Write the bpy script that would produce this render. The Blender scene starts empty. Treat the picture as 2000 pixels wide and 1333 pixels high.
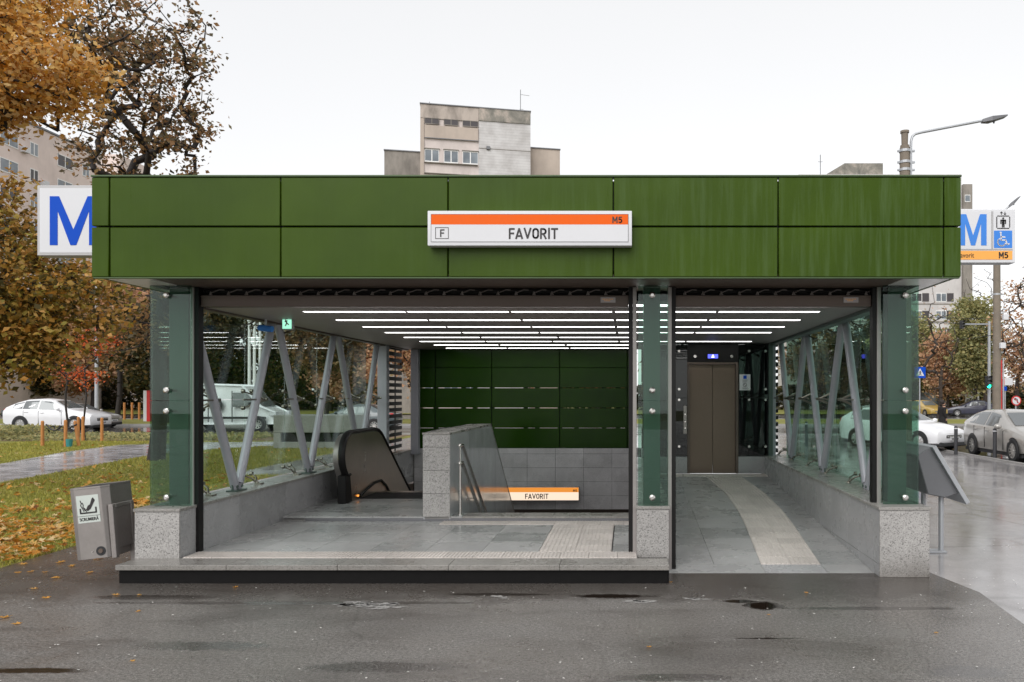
import bpy, bmesh, math, random
import numpy as np
from mathutils import Vector, Matrix, noise as mnoise

R = math.radians
PI = math.pi
rnd = random.Random(7)
scene = bpy.context.scene
COL = scene.collection

# ------------------------------------------------------------------ camera
F = 1500.0            # focal length in pixels of the 2000 px wide frame
EYE = 1.88
cam_d = bpy.data.cameras.new('camera')
cam = bpy.data.objects.new('camera', cam_d)
COL.objects.link(cam)
cam.location = (0, 0, EYE)
cam.rotation_euler = (R(90), 0, 0)
cam_d.sensor_width = 36
cam_d.lens = 27
cam_d.shift_x = -0.1125
cam_d.shift_y = 0.05225
cam_d.clip_start = 0.05
cam_d.clip_end = 3000
scene.camera = cam

# ------------------------------------------------------------------ light
SUN_EL, SUN_AZ = R(40), R(200)
world = bpy.data.worlds.new('World')
scene.world = world
world.use_nodes = True
wn, wl = world.node_tree.nodes, world.node_tree.links
wn.clear()
w_out = wn.new('ShaderNodeOutputWorld')
w_add = wn.new('ShaderNodeAddShader')
w_b1 = wn.new('ShaderNodeBackground')
w_b2 = wn.new('ShaderNodeBackground')
w_sky = wn.new('ShaderNodeTexSky')
w_sky.sky_type = 'NISHITA'
w_sky.sun_disc = False
w_sky.sun_elevation = SUN_EL
w_sky.sun_rotation = SUN_AZ
w_hs = wn.new('ShaderNodeHueSaturation')
w_hs.inputs['Saturation'].default_value = 0.12
wl.new(w_sky.outputs[0], w_hs.inputs['Color'])
wl.new(w_hs.outputs[0], w_b1.inputs[0])
w_b1.inputs[1].default_value = 0.05
w_tc = wn.new('ShaderNodeTexCoord')
w_nz = wn.new('ShaderNodeTexNoise')
w_nz.inputs['Scale'].default_value = 1.4
w_nz.inputs['Detail'].default_value = 4
w_rp = wn.new('ShaderNodeValToRGB')
w_rp.color_ramp.elements[0].position = 0.3
w_rp.color_ramp.elements[0].color = (0.86, 0.865, 0.88, 1)
w_rp.color_ramp.elements[1].position = 0.7
w_rp.color_ramp.elements[1].color = (0.90, 0.90, 0.905, 1)
wl.new(w_tc.outputs['Generated'], w_nz.inputs['Vector'])
wl.new(w_nz.outputs['Fac'], w_rp.inputs[0])
wl.new(w_rp.outputs[0], w_b2.inputs[0])
w_b2.inputs[1].default_value = 0.545
wl.new(w_b1.outputs[0], w_add.inputs[0])
wl.new(w_b2.outputs[0], w_add.inputs[1])
wl.new(w_add.outputs[0], w_out.inputs[0])

sun_d = bpy.data.lights.new('sun', 'SUN')
sun_d.energy = 1.5
sun_d.angle = R(50)
sun_d.color = (1, 0.985, 0.96)
sun = bpy.data.objects.new('sun', sun_d)
COL.objects.link(sun)
sun.rotation_euler = (R(90) - SUN_EL, 0, R(-20))
sun.location = (0, -20, 30)

scene.view_settings.view_transform = 'Standard'
scene.view_settings.look = 'None'
scene.view_settings.gamma = 1
scene.view_settings.exposure = 0.5
scene.view_settings.use_curve_mapping = False
scene.render.engine = 'CYCLES'
cy = scene.cycles
cy.max_bounces = 8
cy.diffuse_bounces = 4
cy.glossy_bounces = 4
cy.transparent_max_bounces = 24
cy.transmission_bounces = 4
cy.use_denoising = True
cy.caustics_reflective = False
cy.caustics_refractive = False

# ------------------------------------------------------------------ materials
MATS = {}


class NT:
    """small wrapper to write node trees tersely"""
    def __init__(s, name):
        s.m = bpy.data.materials.new(name)
        s.m.use_nodes = True
        s.n, s.l = s.m.node_tree.nodes, s.m.node_tree.links
        s.n.clear()
        s.out = s.n.new('ShaderNodeOutputMaterial')
        MATS[name] = s.m

    def node(s, t, ins=None, **kw):
        nd = s.n.new(t)
        for k, v in kw.items():
            setattr(nd, k, v)
        for k, v in (ins or {}).items():
            i = nd.inputs[k]
            if isinstance(v, bpy.types.NodeSocket):
                s.l.new(v, i)
            else:
                if isinstance(v, tuple) and len(v) == 3 and len(i.default_value) == 4:
                    v = v + (1,)
                i.default_value = v
        return nd

    def coord(s, scale=(1, 1, 1), which='Object'):
        tc = s.node('ShaderNodeTexCoord')
        mp = s.node('ShaderNodeMapping', {'Vector': tc.outputs[which], 'Scale': scale})
        return mp.outputs[0]

    def pos(s, scale=(1, 1, 1)):
        g = s.node('ShaderNodeNewGeometry')
        mp = s.node('ShaderNodeMapping', {'Vector': g.outputs['Position'], 'Scale': scale})
        return mp.outputs[0]

    def noise(s, vec, scale, detail=4, rough=0.55, dist=0):
        return s.node('ShaderNodeTexNoise', {'Vector': vec, 'Scale': scale, 'Detail': detail,
                                             'Roughness': rough, 'Distortion': dist}).outputs['Fac']

    def ramp(s, fac, stops):
        nd = s.node('ShaderNodeValToRGB', {'Fac': fac})
        e = nd.color_ramp.elements
        while len(e) < len(stops):
            e.new(0.5)
        for el, (p, c) in zip(e, stops):
            el.position = p
            el.color = c + (1,) if isinstance(c, tuple) else (c, c, c, 1)
        return nd.outputs[0]

    def mix(s, fac, a, b, mode='MIX'):
        nd = s.node('ShaderNodeMix', data_type='RGBA', blend_type=mode)
        for k, v in ((0, fac), (6, a), (7, b)):
            i = nd.inputs[k]
            if isinstance(v, bpy.types.NodeSocket):
                s.l.new(v, i)
            elif k == 0:
                i.default_value = v
            else:
                i.default_value = v + (1,)
        return nd.outputs[2]

    def math(s, op, a, b=0.0):
        nd = s.node('ShaderNodeMath', {0: a, 1: b}, operation=op)
        return nd.outputs[0]

    def bump(s, h, strength=0.3, dist=0.01):
        return s.node('ShaderNodeBump', {'Height': h, 'Strength': strength, 'Distance': dist}).outputs[0]

    def bsdf(s, **kw):
        ins = {}
        for k, v in kw.items():
            ins[{'color': 'Base Color', 'rough': 'Roughness', 'metal': 'Metallic', 'normal': 'Normal',
                 'coat': 'Coat Weight', 'coat_rough': 'Coat Roughness', 'spec': 'Specular IOR Level',
                 'emit': 'Emission Color', 'emit_s': 'Emission Strength'}[k]] = v
        b = s.node('ShaderNodeBsdfPrincipled', ins)
        s.l.new(b.outputs[0], s.out.inputs[0])
        return b


def plain(name, color, rough=0.5, metal=0.0, var=0.12, vscale=3.0, spec=0.5, bump=0.0):
    t = NT(name)
    p = t.pos()
    n = t.noise(p, vscale, 5, 0.6)
    n2 = t.noise(p, vscale * 9, 3, 0.6)
    k = t.math('ADD', t.math('MULTIPLY', n, 0.7), t.math('MULTIPLY', n2, 0.3))
    lo = tuple(c * (1 - var) for c in color)
    hi = tuple(min(1, c * (1 + var)) for c in color)
    c = t.ramp(k, [(0.3, lo), (0.7, hi)])
    r = t.ramp(n, [(0.3, max(0.02, rough * 0.85)), (0.7, min(1, rough * 1.15))])
    kw = dict(color=c, rough=r, metal=metal, spec=spec)
    if bump:
        kw['normal'] = t.bump(n2, bump, 0.004)
    t.bsdf(**kw)
    return t.m


def emissive(name, color, s):
    t = NT(name)
    e = t.node('ShaderNodeEmission', {'Color': color, 'Strength': s})
    t.l.new(e.outputs[0], t.out.inputs[0])


def glass(name, tint, refl=1.0, dirt=0.03):
    t = NT(name)
    tr = t.node('ShaderNodeBsdfTransparent', {'Color': tint})
    gl = t.node('ShaderNodeBsdfGlossy', {'Color': (1, 1, 1), 'Roughness': 0.01})
    fr = t.node('ShaderNodeLayerWeight', {'Blend': 0.5})
    f = t.math('ADD', t.math('MULTIPLY', t.math('POWER', fr.outputs['Facing'], 5.0), 0.9), 0.04)
    f = t.math('MULTIPLY', f, refl)
    mx = t.node('ShaderNodeMixShader', {0: f, 1: tr.outputs[0], 2: gl.outputs[0]})
    df = t.node('ShaderNodeBsdfDiffuse', {'Color': (0.55, 0.6, 0.57)})
    n = t.noise(t.pos((1, 1, 0.35)), 2.5, 6, 0.65)
    d = t.math('MULTIPLY', t.ramp(n, [(0.42, 0.25), (0.75, 1.0)]), dirt)
    m2 = t.node('ShaderNodeMixShader', {0: d, 1: mx.outputs[0], 2: df.outputs[0]})
    t.l.new(m2.outputs[0], t.out.inputs[0])


def granite(name, base, contrast=1.0, rough=0.45, wet=0.0, speck=160):
    t = NT(name)
    p = t.pos()
    v = t.node('ShaderNodeTexVoronoi', {'Vector': p, 'Scale': speck})
    cells = t.node('ShaderNodeSeparateColor', {0: v.outputs['Color']}).outputs[0]
    n = t.noise(p, speck * 0.55, 3, 0.7)
    k = t.math('ADD', t.math('MULTIPLY', cells, 0.5), t.math('MULTIPLY', n, 0.5))
    b = base
    dk = tuple(c * (1 - 0.68 * contrast) for c in b)
    lt = tuple(min(1, c * (1 + 0.40 * contrast)) for c in b)
    c = t.ramp(k, [(0.22, dk), (0.42, b), (0.62, b), (0.85, lt)])
    big = t.noise(p, 1.7, 5, 0.6)
    c = t.mix(0.5, c, t.ramp(big, [(0.32, 0.62), (0.62, 1.0)]), 'MULTIPLY')
    orn = t.node('ShaderNodeObjectInfo').outputs['Random']
    c = t.mix(0.6, c, t.ramp(orn, [(0.0, 0.74), (1.0, 1.0)]), 'MULTIPLY')
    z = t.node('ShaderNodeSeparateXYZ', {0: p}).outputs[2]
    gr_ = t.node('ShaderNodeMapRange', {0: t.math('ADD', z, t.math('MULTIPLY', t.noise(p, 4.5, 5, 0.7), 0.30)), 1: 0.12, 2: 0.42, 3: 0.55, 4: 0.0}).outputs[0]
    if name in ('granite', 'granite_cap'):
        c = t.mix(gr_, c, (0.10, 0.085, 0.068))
    r = t.ramp(t.noise(p, 2.6, 4, 0.6), [(0.35, max(0.08, rough - wet)), (0.7, rough)])
    t.bsdf(color=c, rough=r, normal=t.bump(k, 0.12, 0.002))


def leafmat(name, cols, clump=None):
    t = NT(name)
    g = t.node('ShaderNodeNewGeometry')
    rpi = g.outputs['Random Per Island']
    n = t.noise(g.outputs['Position'], 0.9, 3, 0.6)
    k = t.math('ADD', t.math('MULTIPLY', rpi, 0.80), t.math('MULTIPLY', n, 0.50))
    k = t.math('SUBTRACT', k, 0.15)
    m = len(cols)
    c = t.ramp(k, [(0.12 + 0.76 * i / (m - 1), cols[i]) for i in range(m)])
    if clump:      # leaves higher in this crown have turned further
        z = t.node('ShaderNodeSeparateXYZ', {0: g.outputs['Position']}).outputs[2]
        f = t.node('ShaderNodeMapRange', {0: z, 1: clump[0], 2: clump[1]}).outputs[0]
        f = t.math('MULTIPLY', f, t.math('ADD', 0.35, n))
        c2 = t.ramp(k, [(0.12 + 0.76 * i / (len(clump[2]) - 1), q) for i, q in enumerate(clump[2])])
        c = t.mix(f, c, c2)
    d = t.node('ShaderNodeBsdfPrincipled', {'Base Color': c, 'Roughness': 0.5, 'Specular IOR Level': 0.35})
    tl = t.node('ShaderNodeBsdfTranslucent', {'Color': c})
    mx = t.node('ShaderNodeMixShader', {0: 0.45, 1: d.outputs[0], 2: tl.outputs[0]})
    t.l.new(mx.outputs[0], t.out.inputs[0])


def make_materials():
    # green enamelled cassette panels, dusty streaks running down from the top edge
    t = NT('green_enamel')
    p = t.pos()
    big = t.noise(p, 0.8, 5, 0.6)
    streak = t.noise(t.pos((9, 9, 0.55)), 1.6, 5, 0.65)
    fine = t.noise(p, 60, 2, 0.5)
    xs = t.node('ShaderNodeSeparateXYZ', {0: t.node('ShaderNodeNewGeometry').outputs['Position']}).outputs[0]
    where = t.node('ShaderNodeMapRange', {0: xs, 1: -2.5, 2: 2.6, 3: 0.12, 4: 0.8}).outputs[0]
    c = t.ramp(big, [(0.3, (0.027, 0.052, 0.002)), (0.7, (0.044, 0.080, 0.003))])  # broad lighter patches put sky reflection into the green
    c = t.mix(t.math('MULTIPLY', fine, 0.3), c, (0.05, 0.095, 0.006))
    dust = t.math('MULTIPLY', t.ramp(streak, [(0.46, 0.0), (0.75, 0.38)]), where)
    c = t.mix(dust, c, (0.13, 0.20, 0.10))
    t.bsdf(color=c, rough=t.ramp(streak, [(0.3, 0.26), (0.75, 0.5)]), spec=0.14,
           normal=t.bump(t.noise(p, 1.1, 2), 0.35, 0.03))
    t = NT('green_enamel_gloss')
    c = t.ramp(t.noise(t.pos(), 0.9, 4), [(0.3, (0.012, 0.044, 0.001)), (0.7, (0.020, 0.062, 0.002))])
    t.bsdf(color=c, rough=0.2, spec=0.12, normal=t.bump(t.noise(t.pos(), 1.6, 2), 0.12, 0.02))
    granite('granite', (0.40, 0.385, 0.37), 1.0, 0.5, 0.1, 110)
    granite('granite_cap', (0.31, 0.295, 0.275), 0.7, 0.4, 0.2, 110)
    granite('granite_tile', (0.40, 0.395, 0.40), 0.45, 0.35, 0.12, 150)
    granite('granite_pale', (0.64, 0.62, 0.63), 0.4, 0.35, 0.12, 150)
    granite('granite_polished', (0.56, 0.565, 0.58), 0.25, 0.11, 0.03, 150)
    granite('floor_stone', (0.38, 0.38, 0.375), 0.35, 0.42, 0.2, 150)
    granite('floor_stone_b', (0.335, 0.34, 0.335), 0.35, 0.40, 0.2, 150)
    granite('tactile_stone', (0.62, 0.57, 0.53), 0.3, 0.5, 0.1, 140)
    plain('riser_stone', (0.006, 0.0055, 0.0055), 0.55, 0, 0.3, 8, spec=0.15)
    granite('concrete_pale', (0.42, 0.41, 0.38), 0.2, 0.8, 0, 40)
    plain('grey_steel', (0.40, 0.40, 0.44), 0.40, 0.15, 0.10, 2)
    plain('column_steel', (0.085, 0.12, 0.105), 0.4, 0.2, 0.14, 1.5)
    plain('rail_grey', (0.30, 0.275, 0.265), 0.4, 0.3, 0.1, 3)
    plain('black_rubber', (0.008, 0.007, 0.007), 0.5, 0, 0.2, spec=0.25)
    plain('dark_void', (0.010, 0.010, 0.010), 0.8, 0, 0.2)
    plain('stainless', (0.62, 0.60, 0.57), 0.2, 1.0, 0.1, 6)
    plain('brushed_dark', (0.46, 0.39, 0.33), 0.30, 0.9, 0.14, 1.2)
    plain('bin_steel', (0.30, 0.275, 0.26), 0.42, 0.75, 0.12, 3)
    plain('spider_steel', (0.28, 0.26, 0.22), 0.3, 0.9, 0.1)
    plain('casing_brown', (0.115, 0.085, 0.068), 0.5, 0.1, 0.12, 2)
    plain('ceiling_metal', (0.36, 0.32, 0.32), 0.5, 0.2, 0.08, 2)
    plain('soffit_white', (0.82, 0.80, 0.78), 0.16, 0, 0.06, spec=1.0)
    plain('roof_edge', (0.05, 0.085, 0.028), 0.4, 0.2, 0.2, 4)
    plain('white_paint', (0.80, 0.79, 0.78), 0.4, 0, 0.04)
    plain('sign_white', (0.66, 0.66, 0.68), 0.6, 0, 0.02, spec=0.2)
    plain('sign_grey', (0.42, 0.41, 0.41), 0.4, 0.2, 0.05)
    plain('sign_orange', (0.78, 0.115, 0.006), 0.6, 0, 0.03, spec=0.2)
    plain('sign_orange_pale', (0.92, 0.42, 0.10), 0.6, 0, 0.03, spec=0.2)
    plain('sign_blue', (0.0, 0.065, 0.48), 0.6, 0, 0.03, spec=0.2)
    plain('sign_blue_pale', (0.06, 0.23, 0.68), 0.6, 0, 0.03, spec=0.2)
    plain('tub_teal', (0.03, 0.22, 0.22), 0.5, 0, 0.1)
    plain('mortar', (0.27, 0.26, 0.25), 0.7, 0, 0.35, 30)
    plain('bollard_grey', (0.045, 0.045, 0.05), 0.5, 0.1, 0.1)
    plain('ink', (0.018, 0.015, 0.015), 0.5, 0, 0.1)
    plain('sticker', (0.52, 0.56, 0.52), 0.5, 0, 0.06)
    plain('lift_door', (0.15, 0.112, 0.082), 0.42, 0.45, 0.08, 2.0)
    plain('wood_stake', (0.46, 0.19, 0.05), 0.6, 0, 0.15, 6)
    plain('bark', (0.045, 0.032, 0.026), 0.85, 0, 0.35, 9, bump=0.5)
    plain('bark_wet', (0.022, 0.016, 0.014), 0.75, 0, 0.35, 9, bump=0.5)
    plain('concrete_pole', (0.20, 0.165, 0.13), 0.8, 0, 0.25, 3, bump=0.3)
    plain('galvanised', (0.42, 0.43, 0.45), 0.45, 0.5, 0.08)
    plain('lamp_grey', (0.16, 0.16, 0.17), 0.5, 0.3, 0.08)
    plain('tyre', (0.014, 0.014, 0.015), 0.75, 0, 0.2)
    plain('alloy', (0.50, 0.49, 0.47), 0.35, 0.7, 0.08)
    plain('plastic_black', (0.016, 0.016, 0.018), 0.5, 0, 0.2)
    plain('red_paint', (0.55, 0.02, 0.02), 0.4, 0, 0.08)
    plain('kerb_stone', (0.30, 0.29, 0.28), 0.7, 0, 0.15, 6)
    plain('coat_cloth', (0.012, 0.010, 0.010), 0.9, 0, 0.2)
    plain('skin', (0.45, 0.26, 0.18), 0.6, 0, 0.05)
    plain('hair', (0.018, 0.012, 0.009), 0.7, 0, 0.2)
    plain('line_paint', (0.65, 0.63, 0.60), 0.6, 0, 0.12)
    plain('cable', (0.02, 0.02, 0.02), 0.6, 0, 0.1)
    plain('dry_plants', (0.15, 0.10, 0.05), 0.9, 0, 0.4, 6)
    for nm, c in (('car_white', (0.80, 0.80, 0.82)), ('car_silver', (0.38, 0.36, 0.335)), ('car_navy', (0.022, 0.022, 0.05)),
                  ('car_teal', (0.06, 0.085, 0.09)), ('car_grey', (0.10, 0.10, 0.105)), ('car_yellow', (0.48, 0.32, 0.07)),
                  ('car_dark', (0.02, 0.022, 0.025))):
        t = NT(nm)
        cc = t.ramp(t.noise(t.pos(), 2.5, 4), [(0.3, tuple(x * 0.93 for x in c)), (0.7, c)])
        t.bsdf(color=cc, rough=0.32, coat=1.0, coat_rough=0.05, metal=0.35 if nm in ('car_silver', 'car_grey') else 0.0)
    t = NT('car_glass')
    t.bsdf(color=(0.16, 0.17, 0.175, 1), rough=0.05, spec=1.0, metal=0.35)
    t = NT('window_glass')
    c = t.ramp(t.noise(t.pos(), 0.5, 2), [(0.35, (0.10, 0.12, 0.14)), (0.65, (0.24, 0.27, 0.30))])
    t.bsdf(color=c, rough=0.08, spec=0.8)
    t = NT('window_dark')
    t.bsdf(color=(0.05, 0.042, 0.045, 1), rough=0.35)
    glass('glass_green', (0.60, 0.75, 0.68), 0.8, 0.005)
    glass('glass_clear', (0.82, 0.90, 0.87), 1.15, 0.006)
    glass('glass_dark', (0.16, 0.22, 0.20), 0.9, 0.01)
    emissive('led', (1, 0.985, 0.97), 4.6)
    emissive('led_sign', (1, 0.80, 0.62), 0.75)
    emissive('led_sign_orange', (1, 0.36, 0.06), 0.62)
    emissive('display_blue', (0.10, 0.12, 0.9), 1.4)
    emissive('signal_green', (0.02, 0.9, 0.45), 4.0)
    emissive('amber', (1, 0.35, 0.06), 1.3)
    emissive('exit_green', (0.35, 0.85, 0.6), 0.9)

    # wet asphalt in front of the entrance
    t = NT('asphalt')
    p = t.pos()
    grit = t.math('ADD', t.math('MULTIPLY', t.noise(p, 42, 4, 0.9), 0.6), t.math('MULTIPLY', t.noise(p, 130, 2, 0.8), 0.4))
    mid = t.noise(p, 14, 5, 0.6)
    big = t.noise(p, 0.75, 5, 0.62, 0.6)
    st = t.noise(t.pos((0.5, 1.6, 1)), 0.9, 5, 0.6, 0.8)
    c = t.ramp(grit, [(0.38, 0.022), (0.5, 0.09), (0.62, 0.34)])
    c = t.mix(t.ramp(big, [(0.40, 0.0), (0.66, 0.75)]), c, (0.060, 0.046, 0.036), 'MIX')
    c = t.mix(0.65, c, t.ramp(grit, [(0.40, (0.027, 0.024, 0.021)), (0.60, (0.33, 0.30, 0.272))]))
    c = t.mix(t.ramp(st, [(0.52, 0.0), (0.72, 0.6)]), c, (0.035, 0.026, 0.020))
    chips = t.node('ShaderNodeTexVoronoi', {'Vector': p, 'Scale': 17}).outputs['Distance']
    c = t.mix(t.ramp(chips, [(0.045, 0.8), (0.065, 0.0)]), c, (0.36, 0.33, 0.29))
    # puddles and damp hollows, each with its own ragged outline
    xyz = t.node('ShaderNodeSeparateXYZ', {0: p})
    n1 = t.math('MULTIPLY', t.math('SUBTRACT', t.noise(p, 2.4, 5, 0.65), 0.5), 1.0)
    n2 = t.math('MULTIPLY', t.math('SUBTRACT', t.noise(p, 9, 4, 0.7), 0.5), 1.3)
    pud = None
    for (qx, qy, rx, ry, w) in ((1.2, 6.83, .17, .12, 1), (1.02, 6.98, .14, .05, 1), (-.12, 7.16, .34, .07, 1), (1.05, 5.92, .22, .02, .9), (-3.0, 6.93, 1.7, .045, .8), (-4.4, 7.12, .55, .08, .7),
                                (-4.06, 5.23, .36, .05, .9), (-3.2, 5.75, .45, .10, .55), (-1.7, 5.3, .5, .10, .5), (-1.2, 7.22, .5, .05, .7), (2.2, 6.75, .7, .05, .6), (0.3, 5.1, .5, .06, .5), (2.3, 5.2, .3, .12, .5),
                                (-2.2, 4.5, .5, .08, .5), (-5.6, 6.4, .4, .06, .6)):
        u = t.math('DIVIDE', t.math('SUBTRACT', xyz.outputs[0], qx), rx)
        v = t.math('DIVIDE', t.math('SUBTRACT', xyz.outputs[1], qy), ry)
        d = t.math('SQRT', t.math('ADD', t.math('MULTIPLY', u, u), t.math('MULTIPLY', v, v)))
        d = t.math('ADD', d, t.math('ADD', n1, n2))
        k = t.node('ShaderNodeMapRange', {0: d, 1: 1.25, 2: 0.75, 3: 0.0, 4: float(w)}).outputs[0]
        pud = k if pud is None else t.math('MAXIMUM', pud, k)
    # the strip that stays damp along the step, and the runs leading away from it
    band = t.node('ShaderNodeMapRange', {0: t.math('ADD', xyz.outputs[1], t.math('MULTIPLY', n1, 1.1)), 1: 6.85, 2: 7.15, 3: 0.0, 4: 1.0}).outputs[0]
    dampn = t.ramp(t.noise(t.pos((0.45, 0.9, 1)), 0.9, 5, 0.62, 0.5), [(0.47, 0.0), (0.62, 0.55)])
    damp = t.math('MAXIMUM', band, dampn)
    c = t.mix(t.math('MULTIPLY', damp, 0.9), c, t.mix(0.6, c, (0.022, 0.014, 0.009)))
    c = t.mix(pud, c, (0.016, 0.011, 0.008))
    crack = t.node('ShaderNodeTexVoronoi', {'Vector': t.node('ShaderNodeMixRGB', {0: 0.25, 1: p, 2: t.node('ShaderNodeTexNoise', {'Vector': p, 'Scale': 1.6}).outputs['Color']}).outputs[0], 'Scale': 0.45},
                   feature='DISTANCE_TO_EDGE').outputs['Distance']
    c = t.mix(t.ramp(crack, [(0.001, 0.25), (0.005, 0.0)]), c, (0.02, 0.016, 0.013))
    r = t.ramp(t.math('ADD', t.math('MULTIPLY', big, 0.75), t.math('MULTIPLY', mid, 0.25)), [(0.34, 0.50), (0.52, 0.36), (0.66, 0.20)])
    east = t.node('ShaderNodeMapRange', {0: xyz.outputs[0], 1: 0.8, 2: 3.2, 3: 0.0, 4: 0.55}).outputs[0]
    r = t.math('SUBTRACT', r, t.math('MULTIPLY', east, 0.35))
    r = t.math('SUBTRACT', r, t.math('MULTIPLY', damp, 0.12))
    r = t.math('MAXIMUM', r, 0.10)
    r = t.math('ADD', t.math('MULTIPLY', r, t.math('SUBTRACT', 1.0, pud)), t.math('MULTIPLY', pud, 0.04))
    hgt = t.math('ADD', grit, t.math('MULTIPLY', mid, 0.4))
    bs = t.math('MULTIPLY', t.math('SUBTRACT', 1.0, pud), 0.6)
    nb = t.node('ShaderNodeBump', {'Height': hgt, 'Strength': bs, 'Distance': 0.004})
    t.bsdf(color=c, rough=r, normal=nb.outputs[0], spec=0.55)

    # brighter wet pavement beside the entrance, holding a film of water
    t = NT('pavement_wet')
    p = t.pos()
    grit = t.noise(p, 110, 3, 0.75)
    mid = t.noise(p, 3.2, 5, 0.65, 0.5)
    st = t.noise(t.pos((1, 0.45, 1)), 1.2, 5, 0.6)
    c = t.ramp(grit, [(0.3, (0.20, 0.19, 0.19)), (0.7, (0.34, 0.325, 0.325))])
    c = t.mix(t.ramp(mid, [(0.42, 0.0), (0.7, 0.55)]), c, (0.38, 0.365, 0.36))
    crack = t.node('ShaderNodeTexVoronoi', {'Vector': t.pos((0.35, 0.5, 1)), 'Scale': 1.0}, feature='DISTANCE_TO_EDGE').outputs['Distance']
    c = t.mix(t.ramp(crack, [(0.002, 0.25), (0.02, 0.0)]), c, (0.03, 0.027, 0.025))
    r = t.ramp(st, [(0.36, 0.24), (0.62, 0.06)])
    t.bsdf(color=c, rough=r, normal=t.bump(t.math('ADD', grit, mid), 0.10, 0.003))

    t = NT('path_wet')
    p = t.pos()
    c = t.ramp(t.noise(p, 60, 3, 0.7), [(0.3, (0.30, 0.29, 0.31)), (0.7, (0.46, 0.445, 0.46))])
    st = t.noise(t.pos((2.5, 0.8, 1)), 0.8, 5)
    c = t.mix(t.ramp(st, [(0.6, 0.0), (0.68, 0.75)]), c, (0.035, 0.032, 0.03))
    t.bsdf(color=c, rough=t.ramp(t.noise(p, 1.5, 4), [(0.35, 0.3), (0.6, 0.08)]))
    t = NT('road_wet')
    p = t.pos()
    c = t.ramp(t.noise(p, 30, 3, 0.7), [(0.3, (0.05, 0.046, 0.044)), (0.7, (0.11, 0.10, 0.095))])
    t.bsdf(color=c, rough=t.ramp(t.noise(t.pos((0.3, 1, 1)), 1.2, 4), [(0.35, 0.25), (0.6, 0.06)]), normal=t.bump(t.noise(p, 5, 3), 0.06, 0.01))
    t = NT('soil_grass')
    p = t.pos()
    n1 = t.noise(p, 0.5, 5, 0.6)
    n2 = t.noise(p, 9, 4, 0.7)
    c = t.ramp(t.math('ADD', t.math('MULTIPLY', n1, 0.6), t.math('MULTIPLY', n2, 0.4)),
               [(0.32, (0.12, 0.10, 0.018)), (0.5, (0.17, 0.165, 0.022)), (0.68, (0.24, 0.24, 0.035))])
    t.bsdf(color=c, rough=0.9, normal=t.bump(n2, 0.6, 0.03))
    t = NT('ground_far')
    c = t.ramp(t.noise(t.pos(), 0.2, 5), [(0.35, (0.08, 0.085, 0.03)), (0.65, (0.15, 0.14, 0.05))])
    t.bsdf(color=c, rough=0.95)
    t = NT('grass_blade')
    g = t.node('ShaderNodeNewGeometry')
    n = t.noise(g.outputs['Position'], 0.8, 4)
    k = t.math('ADD', t.math('MULTIPLY', g.outputs['Random Per Island'], 0.6), t.math('MULTIPLY', n, 0.5))
    c = t.ramp(k, [(0.15, (0.12, 0.14, 0.012)), (0.45, (0.25, 0.25, 0.025)), (0.7, (0.38, 0.34, 0.05)), (0.9, (0.44, 0.32, 0.09))])
    t.bsdf(color=c, rough=0.6)
    # leaves
    leafmat('leaves_gold', [(0.07, 0.06, 0.02), (0.20, 0.14, 0.03), (0.50, 0.23, 0.04), (0.34, 0.30, 0.06), (0.75, 0.42, 0.14)],
            (5.2, 7.6, [(0.30, 0.15, 0.025), (0.62, 0.27, 0.03), (0.80, 0.42, 0.10), (0.85, 0.56, 0.20), (0.80, 0.58, 0.30)]))
    leafmat('leaves_brown', [(0.07, 0.055, 0.035), (0.15, 0.12, 0.065), (0.33, 0.18, 0.08), (0.46, 0.25, 0.11), (0.24, 0.20, 0.10)])
    leafmat('leaves_red', [(0.40, 0.05, 0.02), (0.80, 0.14, 0.03), (0.90, 0.28, 0.08)])
    leafmat('leaves_rust', [(0.42, 0.24, 0.14), (0.62, 0.36, 0.22), (0.72, 0.44, 0.28), (0.50, 0.40, 0.22)])  # paled so that distance haze sits in the leaf colour
    leafmat('leaves_olive', [(0.18, 0.19, 0.09), (0.30, 0.31, 0.14), (0.44, 0.41, 0.18), (0.52, 0.44, 0.20)])  # lightened too, haze carried by the colours instead of air
    leafmat('leaves_dark', [(0.018, 0.024, 0.010), (0.045, 0.05, 0.018), (0.09, 0.075, 0.025), (0.16, 0.10, 0.03)])
    leafmat('fallen', [(0.20, 0.08, 0.02), (0.52, 0.20, 0.025), (0.75, 0.36, 0.06), (0.80, 0.50, 0.16), (0.85, 0.66, 0.38)])
    # facades
    for nm, base, stain in (('facade_pink', (0.66, 0.58, 0.55), 0.4), ('facade_white', (0.60, 0.57, 0.56), 0.25),
                            ('facade_grey', (0.30, 0.27, 0.24), 0.9), ('facade_left', (0.80, 0.67, 0.62), 0.2),
                            ('facade_pink_worn', (0.50, 0.43, 0.38), 1.1), ('facade_tan', (0.50, 0.42, 0.36), 0.35)):
        t = NT(nm)
        n = t.noise(t.pos((1, 1, 0.4)), 0.9, 6, 0.65)
        n2 = t.noise(t.pos(), 0.28, 5, 0.6)
        c = t.ramp(n, [(0.3, tuple(x * (1 - 0.5 * stain) for x in base)), (0.6, base)])
        c = t.mix(0.5, c, t.ramp(n2, [(0.35, 0.72), (0.6, 1.0)]), 'MULTIPLY')
        t.bsdf(color=c, rough=0.9)
    t = NT('facade_stained')
    n = t.noise(t.pos((1, 1, 0.6)), 0.55, 6, 0.7, 0.6)
    c = t.ramp(n, [(0.36, (0.14, 0.135, 0.12)), (0.5, (0.26, 0.24, 0.21)), (0.62, (0.46, 0.39, 0.34))])
    t.bsdf(color=c, rough=0.9)
    t = NT('facade_boards')     # white boarded cladding, fine horizontal joints far away
    z = t.node('ShaderNodeSeparateXYZ', {0: t.pos()}).outputs[2]
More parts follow.
